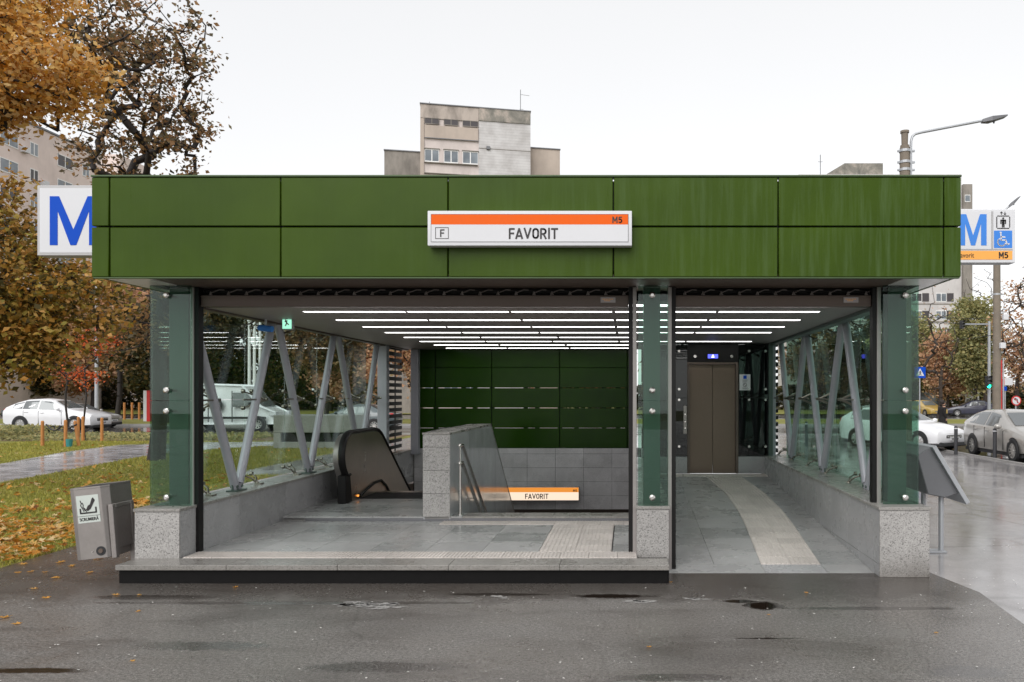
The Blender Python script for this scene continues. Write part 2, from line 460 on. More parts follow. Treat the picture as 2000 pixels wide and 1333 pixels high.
    w = t.math('FRACT', t.math('MULTIPLY', z, 3.6))
    c = t.ramp(w, [(0.0, 0.36), (0.12, 0.58)])
    c = t.mix(0.6, c, t.ramp(t.noise(t.pos(), 0.8, 5), [(0.35, (0.62, 0.56, 0.54)), (0.6, (1, 0.95, 0.94))]), 'MULTIPLY')
    t.bsdf(color=c, rough=0.8)


make_materials()
M = MATS

# ------------------------------------------------------------------ mesh helpers


def wloc(o):
    v = Vector((0, 0, 0))
    while o:
        v += o.location
        o = o.parent
    return v


def link(name, mesh, parent=None, loc=None):
    o = bpy.data.objects.new(name, mesh)
    COL.objects.link(o)
    if parent:
        o.parent = parent
    if loc is not None:
        o.location = loc
    return o


class MB:
    def __init__(s):
        s.v, s.f, s.mi = [], [], []
        s.cur = 0

    def add(s, vs, fs):
        b = len(s.v)
        s.v += [tuple(v) for v in vs]
        s.f += [tuple(b + i for i in f) for f in fs]
        s.mi += [s.cur] * len(fs)
        return s

    def box(s, x0, x1, y0, y1, z0, z1):
        return s.add([(x0, y0, z0), (x1, y0, z0), (x1, y1, z0), (x0, y1, z0), (x0, y0, z1), (x1, y0, z1), (x1, y1, z1), (x0, y1, z1)],
                     [(0, 3, 2, 1), (4, 5, 6, 7), (0, 1, 5, 4), (1, 2, 6, 5), (2, 3, 7, 6), (3, 0, 4, 7)])

    def hexa(s, p):      # 8 points: bottom 4 ccw, top 4 ccw
        return s.add(p, [(0, 3, 2, 1), (4, 5, 6, 7), (0, 1, 5, 4), (1, 2, 6, 5), (2, 3, 7, 6), (3, 0, 4, 7)])

    def prism(s, poly, axis, a, b):
        """poly in the two other axes (order xyz without axis), extruded a..b"""
        n = len(poly)

        def mk(u, v, w):
            return {'x': (w, u, v), 'y': (u, w, v), 'z': (u, v, w)}[axis]
        vs = [mk(u, v, a) for u, v in poly] + [mk(u, v, b) for u, v in poly]
        fs = [tuple(range(n)), tuple(range(2 * n - 1, n - 1, -1))]
        fs += [(i, i + n, (i + 1) % n + n, (i + 1) % n) for i in range(n)]
        return s.add(vs, fs)

    def cone(s, p0, p1, r0, r1, n=10, caps=True):
        p0, p1 = Vector(p0), Vector(p1)
        d = (p1 - p0)
        if d.length < 1e-7:
            return s
        d.normalize()
        u = d.cross(Vector((0, 0, 1)) if abs(d.z) < 0.9 else Vector((1, 0, 0))).normalized()
        w = d.cross(u)
        vs = []
        for p, r in ((p0, r0), (p1, r1)):
            for i in range(n):
                a = 2 * PI * i / n
                vs.append(p + (u * math.cos(a) + w * math.sin(a)) * r)
        fs = [(i, (i + 1) % n, (i + 1) % n + n, i + n) for i in range(n)]
        if caps:
            fs += [tuple(range(n - 1, -1, -1)), tuple(range(n, 2 * n))]
        return s.add(vs, fs)

    def tube(s, pts, r, n=10, caps=True):
        pts = [Vector(p) for p in pts]
        rs = r if isinstance(r, (list, tuple)) else [r] * len(pts)
        vs, fs = [], []
        u = None
        for k, p in enumerate(pts):
            d = (pts[min(k + 1, len(pts) - 1)] - pts[max(k - 1, 0)]).normalized()
            if u is None:
                u = d.cross(Vector((0, 0, 1)) if abs(d.z) < 0.9 else Vector((1, 0, 0))).normalized()
            else:
                u = (u - d * u.dot(d)).normalized()
            w = d.cross(u)
            for i in range(n):
                a = 2 * PI * i / n
                vs.append(p + (u * math.cos(a) + w * math.sin(a)) * rs[k])
        for k in range(len(pts) - 1):
            for i in range(n):
                fs.append((k * n + i, k * n + (i + 1) % n, (k + 1) * n + (i + 1) % n, (k + 1) * n + i))
        if caps:
            fs += [tuple(range(n - 1, -1, -1)), tuple(range((len(pts) - 1) * n, len(pts) * n))]
        return s.add(vs, fs)

    def ball(s, c, r, n=12, m=8, sc=(1, 1, 1)):
        vs, fs = [], []
        for j in range(m + 1):
            t = PI * j / m
            for i in range(n):
                a = 2 * PI * i / n
                vs.append((c[0] + r * sc[0] * math.sin(t) * math.cos(a), c[1] + r * sc[1] * math.sin(t) * math.sin(a), c[2] + r * sc[2] * math.cos(t)))
        for j in range(m):
            for i in range(n):
                fs.append((j * n + i, (j + 1) * n + i, (j + 1) * n + (i + 1) % n, j * n + (i + 1) % n))
        return s.add(vs, fs)

    def quad(s, a, b, c, d):
        return s.add([a, b, c, d], [(0, 1, 2, 3)])

    def build(s, name, mat, parent=None, bevel=0.0, smooth=None, local=False, seg=1, weld=False):
        me = bpy.data.meshes.new(name)
        off = Vector((0, 0, 0)) if (local or parent is None) else wloc(parent)
        me.from_pydata([tuple(Vector(v) - off) for v in s.v], [], s.f)
        mats = mat if isinstance(mat, (list, tuple)) else [mat]
        for m in mats:
            me.materials.append(M[m] if isinstance(m, str) else m)
        if len(mats) > 1:
            me.polygons.foreach_set('material_index', s.mi)
        bm = bmesh.new()
        bm.from_mesh(me)
        if weld:
            bmesh.ops.remove_doubles(bm, verts=bm.verts, dist=1e-5)
        bmesh.ops.recalc_face_normals(bm, faces=bm.faces)
        if bevel:
            es = [e for e in bm.edges if e.is_manifold and e.calc_face_angle(0) > 0.6]
            bmesh.ops.bevel(bm, geom=es, offset=bevel, segments=seg, affect='EDGES', profile=0.6, clamp_overlap=True)
        bm.to_mesh(me)
        bm.free()
        if smooth:
            me.polygons.foreach_set('use_smooth', [True] * len(me.polygons))
            me.set_sharp_from_angle(angle=R(smooth))
        me.update()
        return link(name, me, parent)


def tag(o, label=None, cat=None, group=None, kind=None):
    if label:
        o['label'] = label
    if cat:
        o['category'] = cat
    if group:
        o['group'] = group
    if kind:
        o['kind'] = kind
    return o


def empty(name, loc=(0, 0, 0), label=None, cat=None, group=None, parent=None):
    o = bpy.data.objects.new(name, None)
    o.empty_display_size = 0.2
    COL.objects.link(o)
    o.location = loc
    if parent:
        o.parent = parent
    return tag(o, label, cat, group)


def copy_tree(o, parent=None):
    c = o.copy()
    COL.objects.link(c)
    c.parent = parent
    for ch in list(o.children):
        copy_tree(ch, c)
    return c


def text(name, s, size, mat, parent, loc, xs=0.86, weight=0.0, align='CENTER', face='-y', depth=0.0015, local=False, rot=None):
    cu = bpy.data.curves.new('t', 'FONT')
    cu.body = s
    cu.size = size
    cu.extrude = depth
    cu.offset = weight * size
    cu.align_x = align
    cu.align_y = 'CENTER'
    cu.resolution_u = 3
    o = bpy.data.objects.new('t', cu)
    COL.objects.link(o)
    dg = bpy.context.evaluated_depsgraph_get()
    me = bpy.data.meshes.new_from_object(o.evaluated_get(dg))
    bpy.data.objects.remove(o)
    mt = Matrix.Diagonal((xs, 1, 1, 1))
    if face == '-y':
        mt = Matrix.Rotation(R(90), 4, 'X') @ mt
    if rot is not None:
        mt = rot @ mt
    off = Vector(loc) - (Vector((0, 0, 0)) if (local or parent is None) else wloc(parent))
    me.transform(Matrix.Translation(off) @ mt)
    me.materials.clear()
    me.materials.append(M[mat])
    return link(name, me, parent)


def P(px, py, Y):
    """photo pixel at depth Y -> world point (used only to measure where things stand)"""
    return ((px - 1225) * Y / F, Y, EYE + (771 - py) * Y / F)


def strokes(b, lines, r, y0, y1, X, Z, ext=0.5):
    for ln in lines:
        for (a, c) in zip(ln, ln[1:]):
            p0 = Vector((X(a[0]), Z(a[1])))
            p1 = Vector((X(c[0]), Z(c[1])))
            d = (p1 - p0)
            if d.length < 1e-6:
                continue
            d = d.normalized()
            n = Vector((-d.y, d.x)) * r
            e = d * r * ext
            q = [p0 - n - e, p1 - n + e, p1 + n + e, p0 + n - e]
            b.prism([(v.x, v.y) for v in q], 'y', y0, y1)


def arc(cx, cz, r, a0, a1, n=10, rz=None):
    rz = rz or r
    return [(cx + r * math.cos(R(a0 + (a1 - a0) * i / n)), cz + rz * math.sin(R(a0 + (a1 - a0) * i / n))) for i in range(n + 1)]


# road-sign style capitals drawn with a constant stroke; (width, strokes) on a cap height of 1
GLYPH = {
    'F': (0.50, [[(.07, 0), (.07, .93)], [(.07, .93), (.50, .93)], [(.07, .50), (.45, .50)]]),
    'A': (0.66, [[(.04, 0), (.33, .96)], [(.33, .96), (.62, 0)], [(.14, .25), (.52, .25)]]),
    'V': (0.66, [[(.04, 1), (.33, .05)], [(.33, .05), (.62, 1)]]),
    'O': (0.60, [arc(.30, .70, .23, 0, 180, 8) + arc(.30, .30, .23, 180, 360, 8) + [(.53, .70)]]),
    'R': (0.60, [[(.07, 0), (.07, .93)], [(.07, .93), (.28, .93)], arc(.28, .69, .24, 90, -90, 8), [(.28, .45), (.07, .45)], [(.30, .45), (.54, 0)]]),
    'I': (0.20, [[(.10, 0), (.10, 1)]]),
    'T': (0.58, [[(.0, .93), (.58, .93)], [(.29, 0), (.29, .93)]]),
    'M': (0.76, [[(.07, 0), (.07, 1)], [(.69, 0), (.69, 1)], [(.09, .96), (.38, .30)], [(.38, .30), (.67, .96)]]),
    '5': (0.56, [[(.50, .93), (.12, .93)], [(.12, .93), (.09, .52)], [(.09, .54)] + arc(.27, .33, .25, 120, -140, 10, .27)]),
}


def lettering(name, word, h, stroke, mat, parent, cx, cz, y, xs=1.0, gap=0.13, thick=0.0015):
    wtot = sum(GLYPH[c][0] * xs + gap for c in word) * h - gap * h
    b = MB()
    x = cx - wtot / 2
    for i, c in enumerate(word):
        w, ln = GLYPH[c]
        yy_ = y - 0.0001 * (i % 2)
        for j, l_ in enumerate(ln):      # each stroke a hair prouder than the last, so crossings never share a plane
            strokes(b, [l_], stroke * h / 2, yy_ - 0.00012 * j, y + thick, lambda a, x=x: x + a * h * xs, lambda a: cz - h / 2 + a * h, 0.45)
        x += (w * xs + gap) * h
    return b.build(name, mat, parent)


# =================================================================== SETTING: ground
def sheet(name, poly, z, mat, label=None, sub=0):
    b = MB()
    b.add([(x, y, z) for x, y in poly], [tuple(range(len(poly)))])
    o = b.build(name, mat)
    tag(o, label, None, None, 'structure')
    return o


b = MB()
WX0, WX1, WY0, WY1 = -4.95, 0.2, 10.35, 17.6      # the stair and escalator well is open
for (x0, x1, y0, y1) in ((-900, 900, -60, WY0), (-900, WX0, WY0, WY1), (WX1, 900, WY0, WY1), (-900, 900, WY1, 1400)):
    b.quad((x0, y0, -0.03), (x1, y0, -0.03), (x1, y1, -0.03), (x0, y1, -0.03))
tag(b.build('ground', 'ground_far'), kind='structure')
sheet('asphalt_forecourt', [(-30, -25), (3.2, -25), (3.22, 6.0), (3.35, 7.3), (3.2, 8.1), (3.2, 18), (0.25, 18), (0.25, 10.3), (-5.0, 10.3), (-5.0, 10.7), (-6.72, 10.45), (-6.86, 9.6), (-6.8, 8.3), (-8.2, 7.3), (-14, 5.5), (-30, 4)],
      0.0, 'asphalt')
sheet('pavement', [(3.2, -25), (10.55, -25), (10.55, 36), (-9.5, 36), (-9.5, 31.5), (-9.5, 18), (3.2, 18), (3.2, 8.1), (3.35, 7.3), (3.22, 6.0)], -0.004, 'pavement_wet')
sheet('lawn', [(-60, -5), (-30, 4), (-14, 5.5), (-8.2, 7.3), (-6.8, 8.3), (-6.86, 9.6), (-6.72, 10.45), (-5.0, 10.7), (-5.0, 18), (-9.4, 18), (-9.4, 36), (-80, 36), (-80, -5)], -0.008, 'soil_grass')
path_near = [(-11.0, 4.5), (-12.2, 10), (-13.35, 16.35), (-14.1, 20), (-14.6, 22.5), (-14.7, 24.2), (-14.2, 26.5), (-13.2, 27.9), (-9.4, 28.2)]
path_far = [(-9.4, 30.6), (-13.5, 30.8), (-17.5, 30.3), (-19.0, 28.6), (-18.4, 25), (-16.9, 20.5), (-15.8, 16.35), (-14.6, 10), (-13.2, 4.8)]
sheet('path', path_near + path_far, -0.002, 'path_wet')
sheet('road', [(10.7, -25), (19.5, -25), (19.5, 36.2), (120, 36.2), (120, 46), (-120, 46), (-120, 36.2), (10.7, 36.2)], -0.02, 'road_wet')
sheet('median_strip', [(-120, 46.2), (120, 46.2), (120, 57), (-120, 57)], 0.06, 'soil_grass')
sheet('far_road', [(-160, 57.2), (160, 57.2), (160, 72), (-160, 72)], -0.016, 'road_wet')
sheet('far_verge', [(-200, 72.2), (200, 72.2), (200, 130), (-200, 130)], 0.04, 'soil_grass')
sheet('right_verge', [(19.7, -25), (60, -25), (60, 36), (19.7, 36)], 0.05, 'soil_grass')


def kerb_run(p0, p1, n, w=0.14, z=0.10, name='kerb'):
    root = MB()
    p0, p1 = Vector(p0), Vector(p1)
    d = (p1 - p0)
    L = d.length
    d.normalize()
    q = Vector((-d.y, d.x))
    st = L / n
    for i in range(n):
        a = p0 + d * (i * st + 0.006)
        b = p0 + d * ((i + 1) * st - 0.006)
        pts = [a - q * w / 2, b - q * w / 2, b + q * w / 2, a + q * w / 2]
        dz = rnd.uniform(-0.004, 0.004)
        root.hexa([(v.x, v.y, -0.1) for v in pts] + [(v.x, v.y, z * 0.3 + dz) for v in pts])
    o = root.build(name, 'kerb_stone')
    tag(o, None, None, None, 'structure')
    return o


kerb_run((10.62, 2), (10.62, 36), 34, z=0.12)
kerb_run((-9.4, 36.1), (10.6, 36.1), 20, z=0.12)
kerb_run((-80, 36.1), (-9.6, 36.1), 60, z=0.2)
kerb_run((-80, 46.1), (60, 46.1), 120, z=0.4)
kerb_run((-80, 57.1), (60, 57.1), 120, z=0.3)
b = MB()
for i in range(30):
    b.box(-70 + i * 4.4, -68.2 + i * 4.4, 41.0, 41.12, -0.018, -0.014)
tag(b.build('lane_marking', 'line_paint'), kind='structure')
# shallow repaired patches: pale mortar splashes on the asphalt near the step
b = MB()
mr = random.Random(4)
blots = []
for cx, cy_, sx_, sy_, nb in ((-2.35, 6.85, 0.33, 0.13, 15), (-1.15, 7.12, 0.12, 0.04, 3), (0.05, 6.98, 0.10, 0.05, 3), (0.72, 7.02, 0.10, 0.06, 3)):
    for k in range(nb):
        blots.append((mr.gauss(cx, sx_ * 0.55), mr.gauss(cy_, sy_ * 0.55), mr.uniform(0.02, 0.10), mr.uniform(0.014, 0.05)))
for cx, cy_, rx, ry in blots:
    n = 26
    pts = []
    for i in range(n):
        a = 2 * PI * i / n
        k = 1 + 1.1 * mnoise.noise(Vector((math.cos(a) * 1.7 + cx * 9, math.sin(a) * 1.7, cy_ * 7)))
        k += 0.5 * mnoise.noise(Vector((math.cos(a) * 6 + cx * 9, math.sin(a) * 6, cy_ * 3)))
        k = max(0.2, k)
        pts.append((cx + rx * k * math.cos(a), cy_ + ry * k * math.sin(a)))
    b.add([(cx, cy_, 0.003)] + [(x_, y_, 0.003) for x_, y_ in pts], [(0, 1 + i, 1 + (i + 1) % n) for i in range(n)])
tag(b.build('mortar_stain', 'mortar'), kind='structure')

# =================================================================== METRO ENTRANCE
XL, XR = -4.62, 2.60          # inner faces of the low walls
GL, GR = -5.03, 3.07          # planes of the side glazing
ZT = 0.70                     # top of the low walls
CEIL = 2.85
YF = 7.5                      # plane of the fascia
YB = 16.6
SX = YF / F


def fx(px):
    return (px - 1225) * SX


def fz(py):
    return EYE + (771 - py) * SX


entr = empty('metro_entrance', (-1, 8.06, 0), 'green panelled metro entrance pavilion with glass side walls and granite plinths', 'metro station')


def part(b, name, mat, bevel=0.0, smooth=None, parent=None, label=None, seg=1):
    o = b.build(name, mat, parent or entr, bevel, smooth, seg=seg)
    if label:
        o['label'] = label
    return o


# --- fascia cassettes
xs = [179, 213.5, 548, 875, 1198, 1520, 1843.5, 1877]
zs = [(541, 444.5), (441.5, 347)]
g = 0.006
for (pb, pt) in zs:
    for i in range(7):
        x0, x1 = fx(xs[i]) + (g if i else 0), fx(xs[i + 1]) - (g if i < 6 else 0)
        b = MB()
        dy = rnd.uniform(-0.003, 0.003)
        b.box(x0, x1, YF + dy, YF + 0.04 + dy, fz(pb), fz(pt))
        part(b, 'fascia_panel', 'green_enamel', 0.006, 40)
for side, x in ((-1, fx(179)), (1, fx(1877))):
    for (pb, pt) in zs:
        yy = YF + 0.045
        while yy < YB + 0.4:
            y1 = min(yy + 1.62, YB + 0.5)
            b = MB()
            xa = x if side < 0 else x - 0.04
            b.box(xa, xa + 0.04, yy + g, y1 - g, fz(pb), fz(pt))
            part(b, 'fascia_panel', 'green_enamel', 0.006)
            yy = y1
X0, X1 = fx(179) + 0.05, fx(1877) - 0.05
b = MB()
b.box(X0, X1, YF + 0.05, YB + 0.5, 3.10, fz(352))
part(b, 'roof_core', 'dark_void')
b = MB()
b.box(fx(178), fx(1878), YF - 0.012, YF + 0.10, fz(347) + 0.004, fz(342.5))
b.box(fx(178), fx(178) + 0.1, YF + 0.10, YB + 0.55, fz(347) + 0.004, fz(342.5))
b.box(fx(1878) - 0.1, fx(1878), YF + 0.10, YB + 0.55, fz(347) + 0.004, fz(342.5))
part(b, 'roof_edge_trim', 'roof_edge', 0.004)
b = MB()
b.box(X0 + 0.05, X1 - 0.05, YF + 0.1, YB + 0.5, fz(352), fz(349))
part(b, 'roof_sheet', 'lamp_grey')
b = MB()
b.box(fx(179) + 0.01, fx(1877) - 0.01, YF + 0.006, YF + 0.05, fz(541.0) - 0.014, fz(541.0) - 0.002)
part(b, 'fascia_drip_edge', 'roof_edge')
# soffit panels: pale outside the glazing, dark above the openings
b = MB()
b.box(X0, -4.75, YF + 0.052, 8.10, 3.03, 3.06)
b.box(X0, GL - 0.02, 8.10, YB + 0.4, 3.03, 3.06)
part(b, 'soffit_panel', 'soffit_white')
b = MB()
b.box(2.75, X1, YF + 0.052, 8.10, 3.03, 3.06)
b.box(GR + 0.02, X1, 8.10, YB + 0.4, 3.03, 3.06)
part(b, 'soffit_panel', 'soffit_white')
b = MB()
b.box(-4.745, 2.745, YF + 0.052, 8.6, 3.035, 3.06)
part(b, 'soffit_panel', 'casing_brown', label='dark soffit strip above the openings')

# --- ceiling of narrow metal slats with light strips let in
ceil = MB()
yy = 8.6
while yy < YB:
    # leave slots where the lights sit
    ceil.box(XL - 0.1, XR + 0.1, yy, yy + 0.117, CEIL + 0.003, CEIL + 0.016)
    yy += 0.125
o_ceil = part(ceil, 'ceiling_slats', 'ceiling_metal')
o_ceil['kind'] = 'stuff'
b = MB()
b.box(GL + 0.02, GR - 0.02, 8.45, YB + 0.3, CEIL + 0.03, CEIL + 0.06)
part(b, 'ceiling_deck', 'dark_void')
b = MB()
b.box(XL - 0.22, XL - 0.1, 8.45, YB, CEIL - 0.02, CEIL + 0.13)
part(b, 'edge_beam', 'casing_brown', 0.005)
b = MB()
b.box(XR + 0.1, XR + 0.24, 8.45, YB, CEIL - 0.04, CEIL + 0.13)
part(b, 'edge_beam', 'column_steel', 0.005)
b = MB()
b.box(GL + 0.012, XL - 0.22, 8.45, YB, CEIL + 0.06, CEIL + 0.13)
b.box(XR + 0.24, GR - 0.012, 8.45, YB, CEIL + 0.06, CEIL + 0.13)
part(b, 'eaves_closure', 'lamp_grey')
# light strips
lm = bpy.data.meshes.new('ceiling_light')
tmp = MB()
tmp.box(-0.585, 0.585, -0.045, 0.045, 0.0, 0.010)
tmpo = tmp.build('ceiling_light', 'led')
lmesh = tmpo.data
bpy.data.objects.remove(tmpo)
for i in range(9):
    Y = 8.03 + 1.01 * i
    if i == 0:
        Y = 8.42
    xa, xb = -3.82, 2.28
    if Y > 13.0:
        xb = 0.15 if Y < 13.9 else (0.1 if i > 6 else 2.3)
    n = int((xb - xa) / 1.2 + 0.3)
    st = (xb - xa) / n
    for k in range(n):
        o = link('ceiling_light', lmesh, entr)
        o.location = Vector((xa + st * (k + 0.5), Y, CEIL + 0.001)) - wloc(entr)
        o.scale.x = st * 0.965 / 1.17

# --- granite low walls (plinths) -------------------------------------------------
def plinth(x0, x1, y0, y1, z0, z1, n, inner, mat='granite', front=True):
    """runs of slabs with recessed joints on a core"""
    b = MB()
    b.box(x0 + 0.015, x1 - 0.015, y0 + 0.02, y1, z0, z1 - 0.01)
    part(b, 'plinth_core', 'kerb_stone')
    st = (y1 - y0) / n
    xf = x0 if inner < 0 else x1
    for i in range(n):
        for xa, xb in (((x1 - 0.02, x1) if inner > 0 else (x0, x0 + 0.02)), ((x0, x0 + 0.02) if inner > 0 else (x1 - 0.02, x1))):
            zc = z0 + 0.13 if (xa > x0) == (inner > 0) else z0
            bb = MB()
            bb.box(xa, xb, y0 + i * st + 0.0015 + (0.022 if i == 0 else 0), y0 + (i + 1) * st - 0.0015, zc, z1)
            part(bb, 'granite_slab', mat, 0.0015)
            if zc > z0:
                bb = MB()
                bb.box(xa, xb, y0 + i * st + 0.0015 + (0.022 if i == 0 else 0), y0 + (i + 1) * st - 0.0015, z0, zc - 0.004)
                part(bb, 'granite_slab', mat, 0.0015)
    bb = MB()
    bb.box(x0, x1, y0, y0 + 0.021, z0, z1)
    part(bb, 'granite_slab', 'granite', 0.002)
    for i in range(n):
        bb = MB()
        bb.box(x0 - 0.012, x1 + 0.012, y0 + i * st + 0.001 - (0.012 if i == 0 else 0), y0 + (i + 1) * st - 0.001, z1 + 0.001, z1 + 0.032)
        part(bb, 'cap_stone', 'granite_cap', 0.003)


plinth(-5.08, XL, 7.92, YB, 0.0, ZT - 0.03, 7, 1, 'granite_tile')
plinth(XR, 3.11, 7.90, 14.9, 0.0, ZT - 0.01, 6, -1, 'granite_tile')
plinth(0.10, 0.44, 8.10, 14.4, 0.0, ZT - 0.03, 5, 1, 'granite_tile')

# --- steel columns with glass bolts
def column(x0, x1, y0, z0, bolt_x):
    b = MB()
    w = x1 - x0
    b.box(x0, x1, y0, y0 + 0.012, z0, 3.03)
    b.box(x0, x0 + 0.012, y0 + 0.012, y0 + 0.2, z0, 3.03)
    b.box(x1 - 0.012, x1, y0 + 0.012, y0 + 0.2, z0, 3.03)
    b.box(x0 + 0.012, x1 - 0.012, y0 + 0.188, y0 + 0.2, z0, 3.03)
    c = part(b, 'steel_column', 'column_steel', 0.003)
    for z in (2.925, 1.925, 1.705, 0.795):
        s = MB()
        yg = 8.10
        s.cone((bolt_x, yg - 0.035, z), (bolt_x, yg - 0.006, z), 0.031, 0.034, 16)
        s.cone((bolt_x, yg - 0.046, z), (bolt_x, yg - 0.035, z), 0.016, 0.031, 16)
        s.cone((bolt_x, yg + 0.014, z), (bolt_x, y0 + 0.001, z), 0.014, 0.014, 8)
        o = s.build('glass_bolt', 'stainless', c, smooth=35)
    return c


column(-4.92, -4.71, 8.25, ZT, -4.845)
column(0.175, 0.355, 8.25, ZT, 0.264)
column(2.80, 3.0, 8.25, ZT, 2.925)

# --- front glazing (two panes one above the other per column)
def pane(x0, x1, y0, y1, z0, z1, mat='glass_green', name='glass_pane'):
    b = MB()
    b.box(x0, x1, y0, y1, z0, z1)
    return part(b, name, mat)


for x0, x1 in ((-5.035, -4.60), (0.115, 0.43), (2.70, 3.075)):
    pane(x0, x1, 8.10, 8.112, ZT + 0.01, 1.812)
    pane(x0, x1, 8.10, 8.112, 1.818, 3.03)

# --- side glazing with spider fittings
def disc(b, p, axis_x, r=0.028):
    s = 1 if axis_x > 0 else -1
    b.cone((p[0] - 0.012 * s, p[1], p[2]), (p[0] + 0.022 * s, p[1], p[2]), r, r * 0.9, 12)


def spider(xg, y, z, sgn, reach=0.2, up=True, down=True, parent=None):
    """four armed fitting: hub inside the glass, arms to the pane corners"""
    b = MB()
    xh = xg + sgn * reach
    for dy in (-0.11, 0.11):
        for dz in ((0.11,) if up else ()) + ((-0.11,) if down else ()):
            tip = (xg + sgn * 0.03, y + dy, z + dz)
            b.tube([(xh, y, z), (xg + sgn * 0.12, y + dy * 0.55, z + dz * 0.6), tip], [0.014, 0.011, 0.009], 6)
            disc(b, (xg + sgn * 0.03, y + dy, z + dz), sgn)
    b.ball((xh, y, z), 0.026, 8, 6)
    return b


for xg, sgn, mat in ((GL, 1, 'glass_clear'), (GR, -1, 'glass_green')):
    ys = [8.125, 8.93, 10.10, 11.27, 12.44, 13.61, 14.78]
    for i in range(6):
        for z0, z1 in ((ZT + 0.012, 1.812), (1.818, 2.93)):
            p_ = pane(xg - 0.006, xg + 0.006, ys[i] + 0.005, ys[i + 1] - 0.005, z0, z1, mat)
    for i in range(1, 7):
        b = spider(xg, ys[i], 1.815, sgn, 0.26)
        b.cone((xg + sgn * 0.26, ys[i], 1.815), (xg + sgn * 0.30, ys[i], 1.815), 0.02, 0.02, 8)
        b.tube([(xg + sgn * 0.27, ys[i] - 0.58, 1.815), (xg + sgn * 0.27, ys[i], 1.815)], 0.012, 6)
        part(b, 'spider_fitting', 'spider_steel', smooth=40)
        b = spider(xg, ys[i], ZT + 0.02, sgn, 0.16, True, False)
        b.box(xg + sgn * 0.19 - 0.04, xg + sgn * 0.19 + 0.04, ys[i] - 0.05, ys[i] + 0.05, ZT + 0.003, ZT + 0.02)
        part(b, 'spider_fitting', 'spider_steel', smooth=40)
        b = spider(xg, ys[i], 2.88, sgn, 0.16, False, True)
        part(b, 'spider_fitting', 'spider_steel', smooth=40)
    # V braces of round tube
    xt = -4.78 if sgn > 0 else 2.94
    bots, tops = [9.40, 11.53, 13.72], [8.30, 10.42, 12.60, 14.75]
    for k, yb in enumerate(bots):
        for yt, o_ in ((tops[k], -0.055), (tops[k + 1], 0.055)):
            b = MB()
            b.tube([(xt, yb + o_, ZT + 0.09), (xt, yt - o_ * 0.9, 2.93)], 0.052, 16)
            b.cone((xt, yb + o_ * 1.0, ZT + 0.02), (xt, yb + o_, ZT + 0.09), 0.03, 0.045, 10)
            part(b, 'brace_tube', 'grey_steel', smooth=40)
        b = MB()
        b.box(xt - 0.07, xt + 0.07, yb - 0.12, yb + 0.12, ZT + 0.003, ZT + 0.018)
        b.box(xt - 0.008, xt + 0.008, yb - 0.11, yb + 0.11, ZT + 0.018, ZT + 0.11)
        b.cone((xt - 0.045, yb - 0.055, ZT + 0.06), (xt + 0.045, yb - 0.055, ZT + 0.06), 0.02, 0.02, 8)
        b.cone((xt - 0.045, yb + 0.055, ZT + 0.06), (xt + 0.045, yb + 0.055, ZT + 0.06), 0.02, 0.02, 8)
        part(b, 'brace_foot', 'column_steel', 0.002)
# divider glazing between the hall and the lift passage
for i in range(5):
    y0 = 8.3 + i * 1.2
    for z0, z1 in ((ZT + 0.01, 1.812), (1.818, CEIL)):
        pane(0.262, 0.274, y0 + 0.004, y0 + 1.196, z0, z1, 'glass_clear')

# --- back: posts, louvres, green wall, tiled wall
for x0, x1, y0, y1, nm in ((-4.88, -4.70, 15.0, 15.18, 0), (-4.62, -4.46, 16.38, 16.54, 0), (2.68, 2.83, 14.62, 14.78, 0)):
    b = MB()
    b.box(x0, x1, y0, y1, ZT if y0 < 16 else 0.6, CEIL)
    part(b, 'steel_post', 'grey_steel', 0.006)
zz = ZT + 0.06
k = 0
while zz < CEIL - 0.03:
    b = MB()
    b.hexa([(-4.86, 15.22, zz), (-4.80, 15.22, zz + 0.0), (-4.80, 16.36, zz), (-4.86, 16.36, zz),
            (-4.86, 15.22, zz + 0.055), (-4.80, 15.22, zz + 0.075), (-4.80, 16.36, zz + 0.075), (-4.86, 16.36, zz + 0.055)])
    part(b, 'louvre_slat', 'black_rubber')
    b = MB()
    b.hexa([(2.86, 14.85, zz), (2.92, 14.85, zz), (2.92, 16.36, zz), (2.86, 16.36, zz),
            (2.86, 14.85, zz + 0.055), (2.92, 14.85, zz + 0.075), (2.92, 16.36, zz + 0.075), (2.86, 16.36, zz + 0.055)])
    part(b, 'louvre_slat', 'black_rubber')
    zz += 0.128
    k += 1
for yv in (15.5, 16.1):
    b = MB()
    b.box(-4.88, -4.862, yv, yv + 0.04, ZT, CEIL)
    part(b, 'louvre_mullion', 'black_rubber')

gx = [-4.62, -4.15, -2.93, -1.46, 0.0, 0.2]
gzs = [0.725, 1.155, 1.59, 2.025, 2.46, 2.85]
for i in range(5):
    for j in range(5):
        b = MB()
        gg = 0.007
        gz = 0.006 if j in (1, 2) else 0.004
        b.box(gx[i] + gg, gx[i + 1] - gg, YB + rnd.uniform(0, 0.004), YB + 0.035, gzs[j] + gz, gzs[j + 1] - gz)
        part(b, 'green_wall_panel', 'green_enamel_gloss', 0.004)
b = MB()
for x in (-4.55, -4.15, -3.55, -3.3, -2.93, -2.2, -1.95, -1.46, -1.1, -0.5, -0.2, 0.0):
    b.box(x - 0.05, x + 0.05, YB + 0.04, YB + 0.10, 0.6, 2.9)
b.box(-4.62, 0.2, YB + 0.04, YB + 0.1, 0.6, 1.15)
b.box(-4.62, 0.2, YB + 0.04, YB + 0.1, 2.2, 2.9)
part(b, 'slit_blocker', 'dark_void')  # unseen rails and boards added to block daylight through the panel slits
